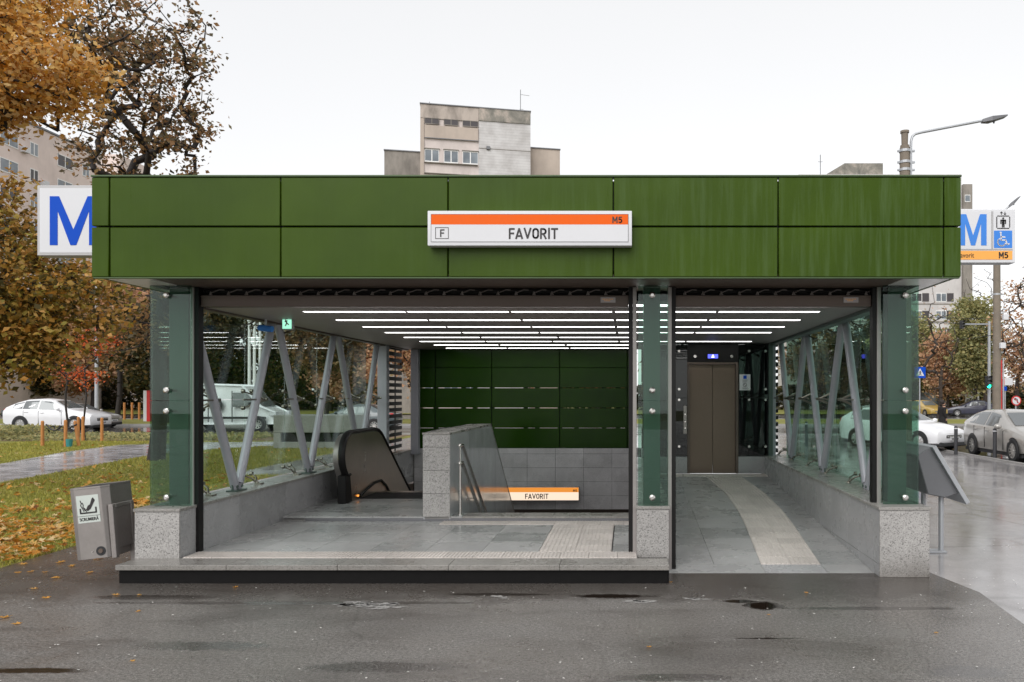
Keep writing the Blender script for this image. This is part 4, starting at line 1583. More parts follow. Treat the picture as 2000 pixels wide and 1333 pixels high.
def balustrade(xi, sgn, nm):
    """xi: face towards the steps; sgn: direction of the outer side"""
    prof = []
    n = 10
    # newel: rounded nose, flat top, bend, incline
    r_ = 0.34
    yc, zc_ = 11.70, ZH + 0.72
    low = [(11.56, ZH), (11.50, ZH + 0.30)]
    nose = [(yc - r_ * math.cos(R(a)), zc_ + r_ * math.sin(R(a))) for a in range(-50, 91, 14)]
    topz = zc_ + r_
    crest = [(12.3, topz), (12.75, topz), (12.95, topz - 0.02), (13.12, topz - 0.09), (13.28, topz - 0.20)]
    inc = [(15.4, topz - 0.20 - (15.4 - 13.28) * 0.70)]
    outer = nose + crest + inc
    base = [(15.4, inc[0][1] - 1.0), (13.2, ZH - 0.05 - 0.4), (12.4, ZH - 0.02), (11.62, ZH)]
    # skin
    b = MB()
    inner = [(y + 0.05 * (1 if i < len(nose) - 1 else 0), z - (0.045 if i > 3 else 0)) for i, (y, z) in enumerate(outer)]
    poly = inner + base
    b.prism(poly, 'x', min(xi, xi + sgn * 0.02), max(xi, xi + sgn * 0.02))
    b.build('balustrade_panel', 'brushed_dark', esc, smooth=30)
    # broad steel deck behind the handrail
    b = MB()
    x0_, x1_ = xi + sgn * 0.02, xi + sgn * 0.17
    b.prism([(y + 0.02, z - 0.03) for y, z in outer] + base, 'x', min(x0_, x1_), max(x0_, x1_))
    b.build('newel_deck', 'bin_steel', esc, smooth=30)
    for k in range(3):
        b = MB()
        b.tube([(xi + sgn * 0.08, y - 0.004, z - 0.01 - 0.0 * k) for y, z in nose[3 - 0:7]][k:k + 2] + [], 0.012, 6)
        b.build('deck_rib', 'stainless', esc)
    # black rubber handrail wrapping the nose
    b = MB()
    pts = [(xi + sgn * 0.035, y, z) for y, z in ([(11.63, ZH + 0.42), (11.50, ZH + 0.42)] + outer)]
    vs, fs = [], []
    m = 10
    for i, p_ in enumerate(pts):
        p_ = Vector(p_)
        d = (Vector(pts[min(i + 1, len(pts) - 1)]) - Vector(pts[max(i - 1, 0)])).normalized()
        nrm = Vector((1, 0, 0)).cross(d)
        if nrm.z < 0 and i > 6:
            nrm = -nrm
        for j in range(m):
            a = 2 * PI * j / m
            vs.append(p_ + Vector((1, 0, 0)) * 0.055 * math.cos(a) + nrm * 0.03 * math.sin(a))
    for i in range(len(pts) - 1):
        for j in range(m):
            fs.append((i * m + j, i * m + (j + 1) % m, (i + 1) * m + (j + 1) % m, (i + 1) * m + j))
    b.add(vs, fs)
    b.build('handrail', 'black_rubber', esc, smooth=60)
    b = MB()
    b.prism([(11.43, ZH), (11.43, ZH + 0.42), (11.62, ZH + 0.42), (11.70, ZH)], 'x', min(xi, xi + sgn * 0.12) - 0.004, max(xi, xi + sgn * 0.12) + 0.004)
    b.build('handrail_inlet', 'black_rubber', esc, 0.01)
    b = MB()
    tp = [(12.0, ZH + 0.04), (12.3, ZH + 0.11), (12.7, ZH + 0.17), (13.05, ZH + 0.17), (13.3, ZH + 0.06), (15.3, ZH - 1.40)]
    b.tube([(xi - sgn * 0.012, y, z) for y, z in tp], 0.022, 8)
    b.build('skirt_cover', 'black_rubber', esc, smooth=50)
    b = MB()
    b.cone((xi - sgn * 0.02, 11.93, ZH + 0.06), (xi - sgn * 0.002, 11.93, ZH + 0.06), 0.015, 0.015, 12)
    b.build('indicator_lamp', 'amber', esc)


balustrade(-4.19, -1, 'l')
balustrade(-2.98, 1, 'r')
b = MB()
b.box(-4.18, -2.99, 12.0, 12.75, ZH - 0.04, ZH + 0.005)
for k in range(40):
    xk = -4.17 + k * 0.0295
    b.box(xk, xk + 0.014, 12.02, 12.73, ZH + 0.0055, ZH + 0.010)
b.build('comb_plate', 'plastic_black', esc)
for k in range(9):
    y0 = 12.76 + k * 0.4
    z_ = ZH - 0.02 - k * 0.26
    b = MB()
    b.box(-4.16, -3.01, y0, y0 + 0.4, z_ - 0.3, z_)
    b.build('escalator_step', 'brushed_dark', esc)

# stair handrail
hr = empty('stair_handrail', (-2.27, 10.45, ZH), 'double stainless steel handrail on a post beside the granite partition', 'handrail')
xr = -2.26
for dz_, nm in ((0.94, 0), (0.70, 1)):
    b = MB()
    z0_ = ZH + dz_
    pts = [(xr, 10.36, z0_), (xr, 10.52, z0_)] + [(xr, 10.52 + t_, z0_ - slope * t_ * 0.98) for t_ in (0.12, 1, 2, 3, 4.5)]
    b.tube(pts, 0.025, 12)
    b.ball((xr, 10.36, z0_), 0.024, 10, 8)
    b.build('rail', 'stainless', hr, smooth=50)
for k, y0 in enumerate((10.42,)):
    b = MB()
    b.tube([(xr - 0.005, y0, ZH), (xr - 0.005, y0, ZH + 0.66)], 0.021, 12)
    b.tube([(xr - 0.005, y0, ZH + 0.66), (xr - 0.005, y0, ZH + 0.92)], 0.011, 8)
    b.cone((xr - 0.005, y0, ZH), (xr - 0.005, y0, ZH + 0.012), 0.045, 0.045, 16)
    b.build('post', 'stainless', hr, smooth=50)
for y0 in (11.3, 12.4):
    b = MB()
    zr = ZH + 0.70 - slope * (y0 - 10.52) * 0.98
    b.tube([(xr, y0, zr - 0.02), (xr, y0, zr - 0.06), (PX1, y0, zr - 0.06)], 0.009, 6)
    b.cone((PX1, y0, zr - 0.06), (PX1 + 0.01, y0, zr - 0.06), 0.035, 0.035, 12)
    b.build('wall_bracket', 'stainless', hr)

# exit box, camera heads at the left brace
ex = empty('exit_sign', (-4.5, 10.2, 2.72), 'small lit green and white running man sign under the ceiling', 'exit sign')
b = MB()
b.box(-4.49, -4.35, 9.98, 10.04, 2.72, 2.90)
b.build('housing', 'sign_grey', ex, 0.004)
b = MB()
b.box(-4.478, -4.362, 9.975, 9.979, 2.735, 2.885)
b.build('lit_face', 'exit_green', ex)
b = MB()
strokes(b, [[(0.35, 0.75), (0.5, 0.5), (0.7, 0.35)], [(0.5, 0.5), (0.35, 0.25)], [(0.3, 0.6), (0.55, 0.68)]], 0.008, 9.970, 9.974, lambda a: -4.478 + a * 0.116, lambda a: 2.735 + a * 0.15)
b.build('running_man', 'sign_white', ex)
cmr = empty('security_camera', (-4.66, 10.0, 2.8), 'small blue and white security camera under the left eaves', 'security camera')
b = MB()
b.cone((-4.74, 9.9, 2.74), (-4.56, 9.86, 2.72), 0.04, 0.04, 12)
b.build('camera_body', 'sign_blue_pale', cmr, smooth=40)
b = MB()
b.tube([(-4.66, 9.9, 2.76), (-4.66, 9.9, CEIL)], 0.015, 8)
b.build('mount', 'sign_white', cmr)

# =================================================================== ashtray bin
bn = empty('ash_bin', (-5.55, 8.1, 0), 'tilted steel litter bin with ashtray sticker reading SCRUMIERA', 'bin')
bx0, bx1, by0, by1, bz0, bz1 = -0.195, 0.165, -0.24, 0.24, 0.0, 0.72
ch = 0.045
octo = [(bx0 + ch, by0), (bx1 - ch * 1.2, by0), (bx1, by0 + ch * 1.6), (bx1, by1 - ch), (bx1 - ch, by1), (bx0 + ch, by1), (bx0, by1 - ch), (bx0, by0 + ch * 0.3)]
b = MB()
b.prism(octo, 'z', bz0, bz1 - 0.0)
body = b.build('bin_body', 'bin_steel', bn, 0.004, local=True)
b = MB()
oo = [(x * 0.93, y * 0.93) for x, y in octo]
b.prism([(x * 0.8, y * 0.8) for x, y in octo], 'z', bz1 + 0.001, bz1 + 0.012)
b.build('bin_opening', 'dark_void', body, local=True)
b = MB()
n = len(octo)
for i in range(n):
    a, c = octo[i], octo[(i + 1) % n]
    a2, c2 = (a[0] * 0.84, a[1] * 0.84), (c[0] * 0.84, c[1] * 0.84)
    b.hexa([(a[0], a[1], bz1), (c[0], c[1], bz1), (c2[0], c2[1], bz1), (a2[0], a2[1], bz1),
            (a[0], a[1], bz1 + 0.018), (c[0], c[1], bz1 + 0.018), (c2[0], c2[1], bz1 + 0.014), (a2[0], a2[1], bz1 + 0.014)])
b.build('bin_rim', 'bin_steel', body, local=True)
b = MB()
b.box(-0.135, 0.085, by0 - 0.0025, by0 - 0.0005, 0.375, 0.655)
b.build('sticker', 'sticker', body, local=True)
b = MB()
yA, yB = by0 - 0.005, by0 - 0.003
X_ = lambda a: -0.135 + a * 0.22
Z_ = lambda a: 0.375 + a * 0.28
strokes(b, [[(0.15, 0.52), (0.15, 0.36), (0.85, 0.36), (0.85, 0.54)]], 0.0075, yA, yB, X_, Z_)
b.prism([(X_(p_), Z_(q_)) for p_, q_ in ((0.40, 0.47), (0.48, 0.42), (0.62, 0.50), (0.84, 0.80), (0.76, 0.90), (0.70, 0.86), (0.60, 0.66), (0.50, 0.62))], 'y', yA, yB)
strokes(b, [[(0.18, 0.82), (0.22, 0.72), (0.18, 0.64), (0.26, 0.52), (0.30, 0.42)], [(0.26, 0.74), (0.30, 0.66), (0.28, 0.58), (0.36, 0.44)], [(0.34, 0.54), (0.42, 0.40)]],
        0.004, yA, yB, X_, Z_)
strokes(b, [[(0.0, 0.25), (1.0, 0.25)]], 0.0015, yA, yB, X_, Z_)
b.build('ashtray_symbol', 'ink', body, local=True)
text('lettering', 'SCRUMIERĂ', 0.044, 'ink', body, (-0.025, by0 - 0.0045, 0.41), 0.80, 0.012, local=True)
b = MB()
b.cone((0.055, by0 - 0.012, 0.075), (0.055, by0 - 0.001, 0.075), 0.022, 0.026, 16)
b.build('stub_plate', 'casing_brown', body, local=True)
b = MB()
b.cone((0.055, by0 - 0.0035, 0.075), (0.055, by0 - 0.0015, 0.075), 0.048, 0.048, 20)
b.build('burn_mark', 'plastic_black', body, local=True)
b = MB()
b.cone((-0.03, by0 - 0.006, 0.075), (-0.03, by0 - 0.001, 0.075), 0.007, 0.010, 8)
b.build('screw', 'stainless', body, local=True)
body.location = (0.125, -0.03, 0.205)
body.rotation_euler = (0, R(-6.0), R(3))
# carrying frame
b = MB()
fxx = 0.20
b.box(fxx, fxx + 0.05, -0.24, -0.19, 0.19, 0.74)
b.box(fxx, fxx + 0.05, 0.05, 0.10, 0.0, 0.74)
b.box(fxx, fxx + 0.05, -0.19, 0.05, 0.70, 0.74)
b.box(fxx + 0.015, fxx + 0.035, -0.19, 0.05, 0.28, 0.70)
fr = b.build('bin_frame', 'bin_steel', bn, 0.004, local=True)
fr.rotation_euler = (0, R(-4.5), 0)
fr.location = (0.09, 0, 0.0)

# =================================================================== information desk (right)
info = empty('information_board', (3.8, 9.4, 0), 'grey steel tilted information desk on two posts right of the granite pier', 'information board')
b = MB()
A, Bp = (3.62, 1.285), (4.02, 0.615)
dxn, dzn = (Bp[1] - A[1]), -(Bp[0] - A[0])
L_ = math.hypot(dxn, dzn)
nx, nz = dxn / L_ * 0.05, dzn / L_ * 0.05
b.prism([A, Bp, (Bp[0] + nx, Bp[1] + nz), (A[0] + nx, A[1] + nz)], 'y', 9.0, 9.95)
b.build('board', 'galvanised', info, 0.004)
b = MB()
b.prism([(A[0] - 0.03, A[1] - 0.02), (3.93, 0.72), (3.75, 0.66), (3.55, 0.70), (3.42, 1.16)], 'y', 9.06, 9.90)
b.build('board_housing', 'lamp_grey', info, 0.01)
for yp in (9.2, 9.75):
    b = MB()
    b.tube([(3.76, yp, 0.0), (3.76, yp, 0.80)], 0.03, 14)
    b.build('post', 'galvanised', info, smooth=40)
b = MB()
b.box(3.55, 3.80, 9.12, 9.28, 0.0, 0.018)
b.box(3.55, 3.80, 9.67, 9.83, 0.0, 0.018)
b.build('base_plate', 'galvanised', info)

# =================================================================== BUILDINGS
def window(bld, x0, x1, z0, z1, y, glassmat='window_glass', frame='white_paint', n=2, axis='y', sgn=-1, t=0.08):
    """frame + panes on a wall; axis y: wall plane y=const facing -y. axis x: wall x=const facing +x"""
    b = MB()

    def bx(a0, a1, d0, d1, c0, c1):
        if axis == 'y':
            b.box(a0, a1, y + min(sgn * d0, sgn * d1), y + max(sgn * d0, sgn * d1), c0, c1)
        else:
            b.box(y + min(-sgn * d0, -sgn * d1), y + max(-sgn * d0, -sgn * d1), a0, a1, c0, c1)
    bx(x0, x1, 0.0, 0.05, z0, z0 + t)
    bx(x0, x1, 0.0, 0.05, z1 - t, z1)
    st = (x1 - x0) / n
    for k in range(n + 1):
        xm = x0 + k * st
        bx(max(x0, xm - t / 2), min(x1, xm + t / 2), 0.0, 0.05, z0 + t, z1 - t)
    w = b.build('window', frame, bld)
    b = MB()
    bx(x0 + 0.02, x1 - 0.02, 0.0, 0.02, z0 + 0.02, z1 - 0.02)
    b.build('pane', glassmat, w)
    return w


# tower block straight behind the pavilion, turned a little to the right
TY = 75.0
TH = R(12)
txl = (821 - 1225) * TY / F


def U(px):
    m_ = (px - 1225) / F
    return (TY * m_ - txl) / (math.cos(TH) - math.sin(TH) * m_)


def UZ(px, py):
    return EYE + (771 - py) * (TY + U(px) * math.sin(TH)) / F


tb = empty('tower_block', (0, 0, 0), 'weathered pale concrete apartment tower rising behind the green roof', 'building')
W1, WM = U(1036), U(935)
zt = UZ(821, 203.5)
zb1 = UZ(935, 236.5)


def tpart(b, name, mat, par=None):
    return b.build(name, mat, par or tb)


b = MB()
b.box(0, WM, 0, 12, 0, zt)
tpart(b, 'wall', 'facade_pink')
b = MB()
b.box(WM, W1, -0.06, 12, 0, zb1)
tpart(b, 'boarded_wall', 'facade_boards')
b = MB()
b.box(WM, W1, -0.15, 12, zb1, zt)
tpart(b, 'parapet', 'facade_stained')
b = MB()
b.box(0, WM - 0.02, -0.10, -0.01, zt - 1.35, zt - 0.01)
tpart(b, 'parapet', 'facade_pink_worn')
b = MB()
b.box(0, 0.35, -0.12, -0.012, 0, zt - 1.4)
b.box(0.4, WM - 0.05, -0.16, -0.013, UZ(880, 272.5), UZ(880, 248.5))
tpart(b, 'balcony_front', 'facade_tan')
b = MB()
b.box(-0.05, W1 + 0.05, -0.2, 12, zt, zt + 0.09)
tpart(b, 'coping', 'lamp_grey')
for px0, px1 in ((829.5, 857.5), (867, 895), (903.5, 934)):
    xa, xb = U(px0), U(px1)
    window(tb, xa, xb, UZ(880, 246.5), UZ(880, 234), -0.10, 'window_dark', 'facade_grey', 2, t=0.07)
    z = UZ(880, 319)
    while z > 1.5:
        window(tb, xa, xb, z, z + 1.25, 0.0, 'window_glass', 'white_paint', 2, t=0.09)
        b = MB()
        b.box(xa - 0.05, xb + 0.05, -0.14, -0.002, z + 1.26, z + 1.33)
        tpart(b, 'lintel', 'facade_grey')
        z -= 2.8
for pz in (321.5, 342):
    b = MB()
    b.box(0.4, WM - 0.1, -0.22, -0.01, UZ(880, pz), UZ(880, pz) + 0.06)
    tpart(b, 'sill', 'facade_grey')
b = MB()
b.box(0.42, WM - 0.06, -0.2, -0.165, UZ(880, 274), UZ(880, 272.6))
tpart(b, 'sill', 'lamp_grey')
b = MB()
b.box(U(950), U(957), -0.25, -0.07, UZ(950, 293), UZ(950, 287))
tpart(b, 'wall_vent', 'lamp_grey')
b = MB()
b.box(WM + 0.02, W1, -0.09, -0.061, UZ(980, 293.5), UZ(980, 292.5))
tpart(b, 'board_joint', 'facade_grey')
for (pa, pb_, pt, mat) in ((748.5, 821, 290, 'facade_grey'), (1036, 1096, 285.5, 'facade_tan')):
    b = MB()
    x0_, x1_ = U(pa), U(pb_)
    b.box(x0_ + (0.01 if pa > 900 else 0), x1_ - (0.01 if pa < 900 else 0), 1.0, 9, 0, UZ((pa + pb_) / 2, pt))
    tpart(b, 'wing', mat)
    b = MB()
    b.box(x0_ - .05, x1_ + .05, 0.9, 9.1, UZ((pa + pb_) / 2, pt) + 0.003, UZ((pa + pb_) / 2, pt) + 0.1)
    tpart(b, 'coping', 'lamp_grey')
b = MB()
xa = U(1018)
z0_, z1_ = zt, UZ(1018, 168)
b.tube([(xa, 1, z0_), (xa, 1, z1_)], 0.035, 6)
b.tube([(xa, 1, z1_ - 0.5), (xa + 0.9, 1, z1_ - 0.55)], 0.02, 5)
b.tube([(xa - .1, 1, z0_ + 0.6), (xa + 0.3, 1, z0_ + 0.6)], 0.02, 5)
tpart(b, 'antenna', 'lamp_grey')
b = MB()
xa = U(838)
b.tube([(xa, 1, zt), (xa, 1, zt + 0.65)], 0.03, 6)
b.box(xa - 0.2, xa + 0.2, .8, 1.2, zt + 0.22, zt + 0.36)
tpart(b, 'antenna', 'lamp_grey')
tb.location = (txl, TY, 0)
tb.rotation_euler = (0, 0, TH)

# right hand block: roof seen above the fascia, facade below it
RY = 100.0
rb = empty('apartment_block', (33, RY, 0), 'pale apartment block with rows of windows seen past the right corner', 'building')
rx0, rx1 = P(1560, 0, RY)[0], P(1896, 0, RY)[0]
b = MB()
b.box(rx0, rx1 - 1.2, RY, RY + 14, 0, P(0, 341, RY)[2])
b.build('wall', 'facade_white', rb)
b = MB()
b.box(rx1 - 1.19, rx1, RY - 0.5, RY + 14, 0, P(0, 362, RY)[2])
b.build('end_wall', 'facade_grey', rb)
b = MB()
ztop = P(0, 317, RY)[2]
b.box(P(1652, 0, RY)[0], P(1727, 0, RY)[0], RY + 0.5, RY + 8, P(0, 341, RY)[2], ztop)
b.prism([(P(1612, 0, RY)[0], P(0, 341, RY)[2]), (P(1652, 0, RY)[0] - 0.01, P(0, 341, RY)[2]), (P(1652, 0, RY)[0] - 0.01, ztop)], 'y', RY + 0.5, RY + 8)
b.build('roof_house', 'facade_stained', rb)
b = MB()
b.box(P(1700, 0, RY)[0], P(1708, 0, RY)[0], RY + 2, RY + 3, ztop, ztop + 0.3)
b.build('roof_hatch', 'lamp_grey', rb)
b = MB()
xa = P(1606, 0, RY)[0]
b.tube([(xa, RY + 1, P(0, 345, RY)[2]), (xa, RY + 1, P(0, 298, RY)[2])], 0.05, 6)
b.tube([(xa - .3, RY + 1, P(0, 312, RY)[2]), (xa + .3, RY + 1, P(0, 312, RY)[2])], 0.03, 5)
b.build('antenna', 'lamp_grey', rb)
flo = 0
for pz in (590, 624.5, 659, 693, 727):
    z = P(0, pz, RY)[2]
    for k in range(9):
        px = 1540 + k * 40 + (8 if k % 2 else 0)
        if px < 1640 and pz < 600:
            continue
        xa = P(px, 0, RY)[0]
        if xa + 2.0 > rx1 - 1.3 or xa < rx0:
            continue
        window(rb, xa, xa + 1.35, z, z + 1.15, RY, 'window_glass' if (k + flo) % 3 else 'window_dark', 'white_paint', 2, t=0.08)
        window(rb, xa + 1.4, xa + 2.3, z, z + 1.15, RY, 'window_dark', 'rail_grey', 1, t=0.06)
    b = MB()
    b.box(rx0, rx1 - 1.21, RY - 0.05, RY - 0.002, z - 0.35, z - 0.2)
    b.build('string_course', 'facade_grey', rb)
    flo += 1
window(rb, rx1 - 1.0, rx1 - 0.3, P(0, 397, RY)[2], P(0, 383, RY)[2], RY - 0.5, 'window_glass', 'white_paint', 1)

# left block glimpsed through the tree, facade running away from the viewer
lb = empty('apartment_block', (-63, 85, 0), 'pinkish apartment block half hidden behind the golden tree', 'building')
LX = -63.0
LZT = 30.4
b = MB()
b.box(LX - 14, LX, 60, 92, 0, LZT)
b.build('wall', 'facade_left', lb)
b = MB()
b.box(LX - 14.2, LX + 0.15, 59.8, 92.2, LZT + 0.003, LZT + 0.2)
b.build('coping', 'lamp_grey', lb)
for fl in range(9):
    z = LZT - 3.2 - fl * 2.8
    for k in range(8):
        y = 61.5 + k * 3.9
        w_ = 1.1 if k % 2 else 2.3
        window(lb, y, y + w_, z, z + 1.4, LX, 'window_glass' if (k + fl) % 3 else 'window_dark', 'white_paint', 2, axis='x', t=0.1)
        if (k * 3 + fl) % 4 == 0:
            b = MB()
            b.box(LX + 0.01, LX + 0.45, y + w_ + 0.3, y + w_ + 1.1, z - 0.1, z + 0.5)
            b.build('air_conditioner', 'sign_white', lb, 0.02)
b = MB()
b.box(LX - 10, LX - 0.4, 96, 101, 0, LZT + 1.5)
b.build('far_wing', 'facade_left', lb)

# =================================================================== TREES
def np_mesh(name, verts, faces_flat, per, mat):
    me = bpy.data.meshes.new(name)
    nv = len(verts)
    nf = len(faces_flat) // per
    me.vertices.add(nv)
    me.vertices.foreach_set('co', np.asarray(verts, dtype=np.float32).ravel())
    me.loops.add(len(faces_flat))
    me.loops.foreach_set('vertex_index', np.asarray(faces_flat, dtype=np.int32))
    me.polygons.add(nf)
    me.polygons.foreach_set('loop_start', np.arange(0, nf * per, per, dtype=np.int32))
    me.polygons.foreach_set('loop_total', np.full(nf, per, dtype=np.int32))
    me.materials.append(M[mat])
    me.update(calc_edges=True)
    return me


def leaf_cloud(cen, size, rng, flat=0.0, jitter=0.5):
    """bent diamond leaves (two triangles) at each centre"""
    n = len(cen)
    a = rng.uniform(0, 2 * PI, n)
    el = rng.uniform(-0.9, 0.9, n) * (1 - flat) + rng.normal(0, 0.12, n) * flat
    d = np.stack([np.cos(a) * np.cos(el), np.sin(a) * np.cos(el), np.sin(el) - 0.25 * (1 - flat)], 1)
    d /= np.linalg.norm(d, axis=1)[:, None]
    r = rng.normal(size=(n, 3))
    if flat:
        r = r * (1 - flat) + np.array([0, 0, 1.0]) * flat * 3
    s = np.cross(d, r)
    s /= np.maximum(np.linalg.norm(s, axis=1), 1e-6)[:, None]
    nn = np.cross(d, s)
    L = size * rng.uniform(1 - jitter, 1 + jitter * 0.6, n)[:, None]
    W = L * rng.uniform(0.20, 0.40, n)[:, None]
    bend = L * rng.uniform(-0.22, 0.22, n)[:, None]
    v0 = cen - d * L * 0.5
    v2 = cen + d * L * 0.5
    v1 = cen + s * W + nn * bend
    v3 = cen - s * W + nn * bend
    V = np.stack([v0, v1, v2, v3], 1).reshape(-1, 3)
    base = np.arange(n) * 4
    Fc = np.stack([base, base + 1, base + 2, base, base + 2, base + 3], 1).ravel()
    return V, Fc


def make_tree(name, label, base, trunk, blobs, n_tips, leaves_per_tip, leaf, mat, seed, bark='bark', r_tip=0.008, spread=0.3,
              group=None, cat='tree', expo=0.42, crown_mat2=None, bare=0.0, sides=6, hollow=0.35, lens=0.45):
    """skeleton by joining crown targets to the nearest limb; pipe-model radii; leaves round the tips"""
    rng = np.random.default_rng(seed)
    rt = empty(name, base, label, cat, group)
    nodes = [np.array(p, float) for p in trunk]
    parent = [-1] + list(range(len(trunk) - 1))
    vol = np.array([bb[3] * bb[4] * bb[5] for bb in blobs])
    vol = vol / vol.sum()
    pts = []
    for k in range(n_tips):
        bb = blobs[rng.choice(len(blobs), p=vol)]
        d = rng.normal(size=3)
        d /= np.linalg.norm(d)
        rr = (hollow + (1 - hollow) * rng.random()) ** 0.6
        wob = 1 + 0.18 * math.sin(d[0] * 5 + seed) * math.cos(d[2] * 4 + seed)
        pts.append(np.array(bb[:3]) + d * rr * wob * np.array(bb[3:6]))
    pts.sort(key=lambda q_: np.linalg.norm(q_ - nodes[-1]) * 0.6 + np.linalg.norm(q_ - nodes[len(nodes) // 2]) * 0.4)
    tips = []
    arr = np.zeros((20000, 3))
    cnt = 0
    for q_ in nodes:
        arr[cnt] = q_
        cnt += 1
    ok = np.zeros(20000, bool)
    ok[max(1, len(trunk) - 4):cnt] = True
    for q_ in pts:
        dd = np.linalg.norm(arr[:cnt] - q_, axis=1) + np.where(arr[:cnt, 2] > q_[2] + 0.3, 0.8, 0)
        dd[~ok[:cnt]] = 1e9
        j = int(dd.argmin())
        a = arr[j].copy()
        L = np.linalg.norm(q_ - a)
        m = max(1, int(L / lens))
        cur = j
        side = rng.normal(size=3) * L * 0.07
        for s in range(1, m + 1):
            t_ = s / m
            p_ = a + (q_ - a) * t_ + side * math.sin(PI * t_) + np.array([0, 0, L * 0.06 * math.sin(PI * t_)]) + rng.normal(size=3) * 0.02
            arr[cnt] = p_
            ok[cnt] = True
            nodes.append(p_)
            parent.append(cur)
            cur = cnt
            cnt += 1
        tips.append(cur)
    nN = len(nodes)
    load = np.zeros(nN)
    for t_ in tips:
        load[t_] += 1
    for i in range(nN - 1, 0, -1):
        load[parent[i]] += load[i]
    rad = r_tip * np.maximum(load, 0.5) ** expo
    rad[0] *= 1.25
    V, Fc = [], []
    for i in range(1, nN):
        a, c = Vector(nodes[parent[i]]), Vector(nodes[i])
        r0, r1 = rad[parent[i]], rad[i]
        if parent[i] >= len(trunk):
            r0 = min(r0, r1 * 1.7)
        ns = sides if r1 > r_tip * 2.2 else 3
        d = c - a
        if d.length < 1e-5:
            continue
        d.normalize()
        c = c + d * r1 * 0.4
        u_ = d.cross(Vector((0, 0, 1)) if abs(d.z) < 0.9 else Vector((1, 0, 0))).normalized()
        w_ = d.cross(u_)
        bi = len(V)
        for p_, r_ in ((a, r0), (c, r1)):
            for s in range(ns):
                an = 2 * PI * s / ns
                V.append(tuple(p_ + (u_ * math.cos(an) + w_ * math.sin(an)) * r_ - Vector(base)))
        for s in range(ns):
            Fc.append((bi + s, bi + (s + 1) % ns, bi + ns + (s + 1) % ns, bi + ns + s))
    me = bpy.data.meshes.new('trunk')
    me.from_pydata(V, [], Fc)
    me.materials.append(M[bark])
    me.polygons.foreach_set('use_smooth', [True] * len(me.polygons))
    link('trunk', me, rt)
    if leaves_per_tip:
        C = []
        tp = np.array([nodes[t_] for t_ in tips])
        dens = rng.uniform(0.35, 1.5, len(tp)) * (rng.random(len(tp)) > bare)
        for t_, p_ in zip(tips, tp):
            k = int(leaves_per_tip * dens[len(C)] if len(C) < len(dens) else leaves_per_tip)
            pp = np.array(nodes[parent[t_]])
            f = rng.random((k, 1))
            cl = p_ * (1 - f * 0.8) + pp * f * 0.8 + rng.normal(size=(k, 3)) * spread * np.array([1, 1, 0.62])
            C.append(cl)
        C = np.concatenate(C) - np.array(base)
        Vl, Fl = leaf_cloud(C, leaf, rng)
        link('crown', np_mesh('crown', Vl, Fl, 3, mat), rt)
    return rt


tk = lambda x, y, z1, lean=(0, 0), n=6: [(x + lean[0] * (i / (n - 1)) ** 1.3 + 0.05 * math.sin(i * 1.7 + x), y + lean[1] * i / (n - 1), z1 * i / (n - 1) - (0.05 if i == 0 else 0)) for i in range(n)]

make_tree('maple_tree', 'large golden orange maple overhanging the lawn at the left edge', (-14.2, 15.2, 0), tk(-14.2, 15.2, 5.0, (0.3, 0)),
          [(-12.3, 15, 8.35, 1.75, 1.9, 1.25), (-11.25, 15.0, 8.1, 0.9, 1.2, 0.75), (-13.8, 15, 9.6, 2.2, 2.4, 1.9), (-12.6, 14.8, 3.9, 1.9, 2.0, 1.7), (-11.3, 15.2, 3.55, 1.15, 1.3, 1.1),
           (-12.4, 15, 5.3, 0.9, 1.2, 0.9), (-12.1, 14.6, 2.55, 1.2, 1.1, 0.7)],
          1000, 58, 0.125, 'leaves_gold', 11, 'bark_wet', 0.007, 0.24, expo=0.46, bare=0.10)
make_tree('chestnut_tree', 'tall brown leaved tree with dark limbs behind the left end of the roof', (-13.4, 21.9, 0), tk(-13.4, 21.9, 6.5, (0.25, 0), 8),
          [(-14.0, 22, 11.2, 2.0, 1.9, 3.1), (-12.9, 22, 9.4, 1.25, 1.4, 1.6), (-12.6, 22, 11.8, 1.1, 1.2, 0.9), (-15.2, 22, 9.0, 1.0, 1.1, 1.5), (-15.0, 22, 12.3, 1.3, 1.3, 1.2), (-13.4, 21.8, 6.6, 2.2, 2.0, 1.5), (-13.7, 21.6, 3.9, 2.1, 1.9, 1.3)],
          760, 26, 0.155, 'leaves_brown', 41, 'bark_wet', 0.0105, 0.20, expo=0.435, bare=0.36, hollow=0.1)

# staked saplings beside the path
def sapling(x, y, h, mat, label, n_leaf, stakes, seed, blobs):
    make_tree('young_tree', label, (x, y, 0), tk(x, y, h * 0.7, (0.05, 0), 6), blobs, 26, n_leaf, 0.10, mat, seed, 'bark_wet', 0.012, 0.18, cat='young tree', expo=0.33)


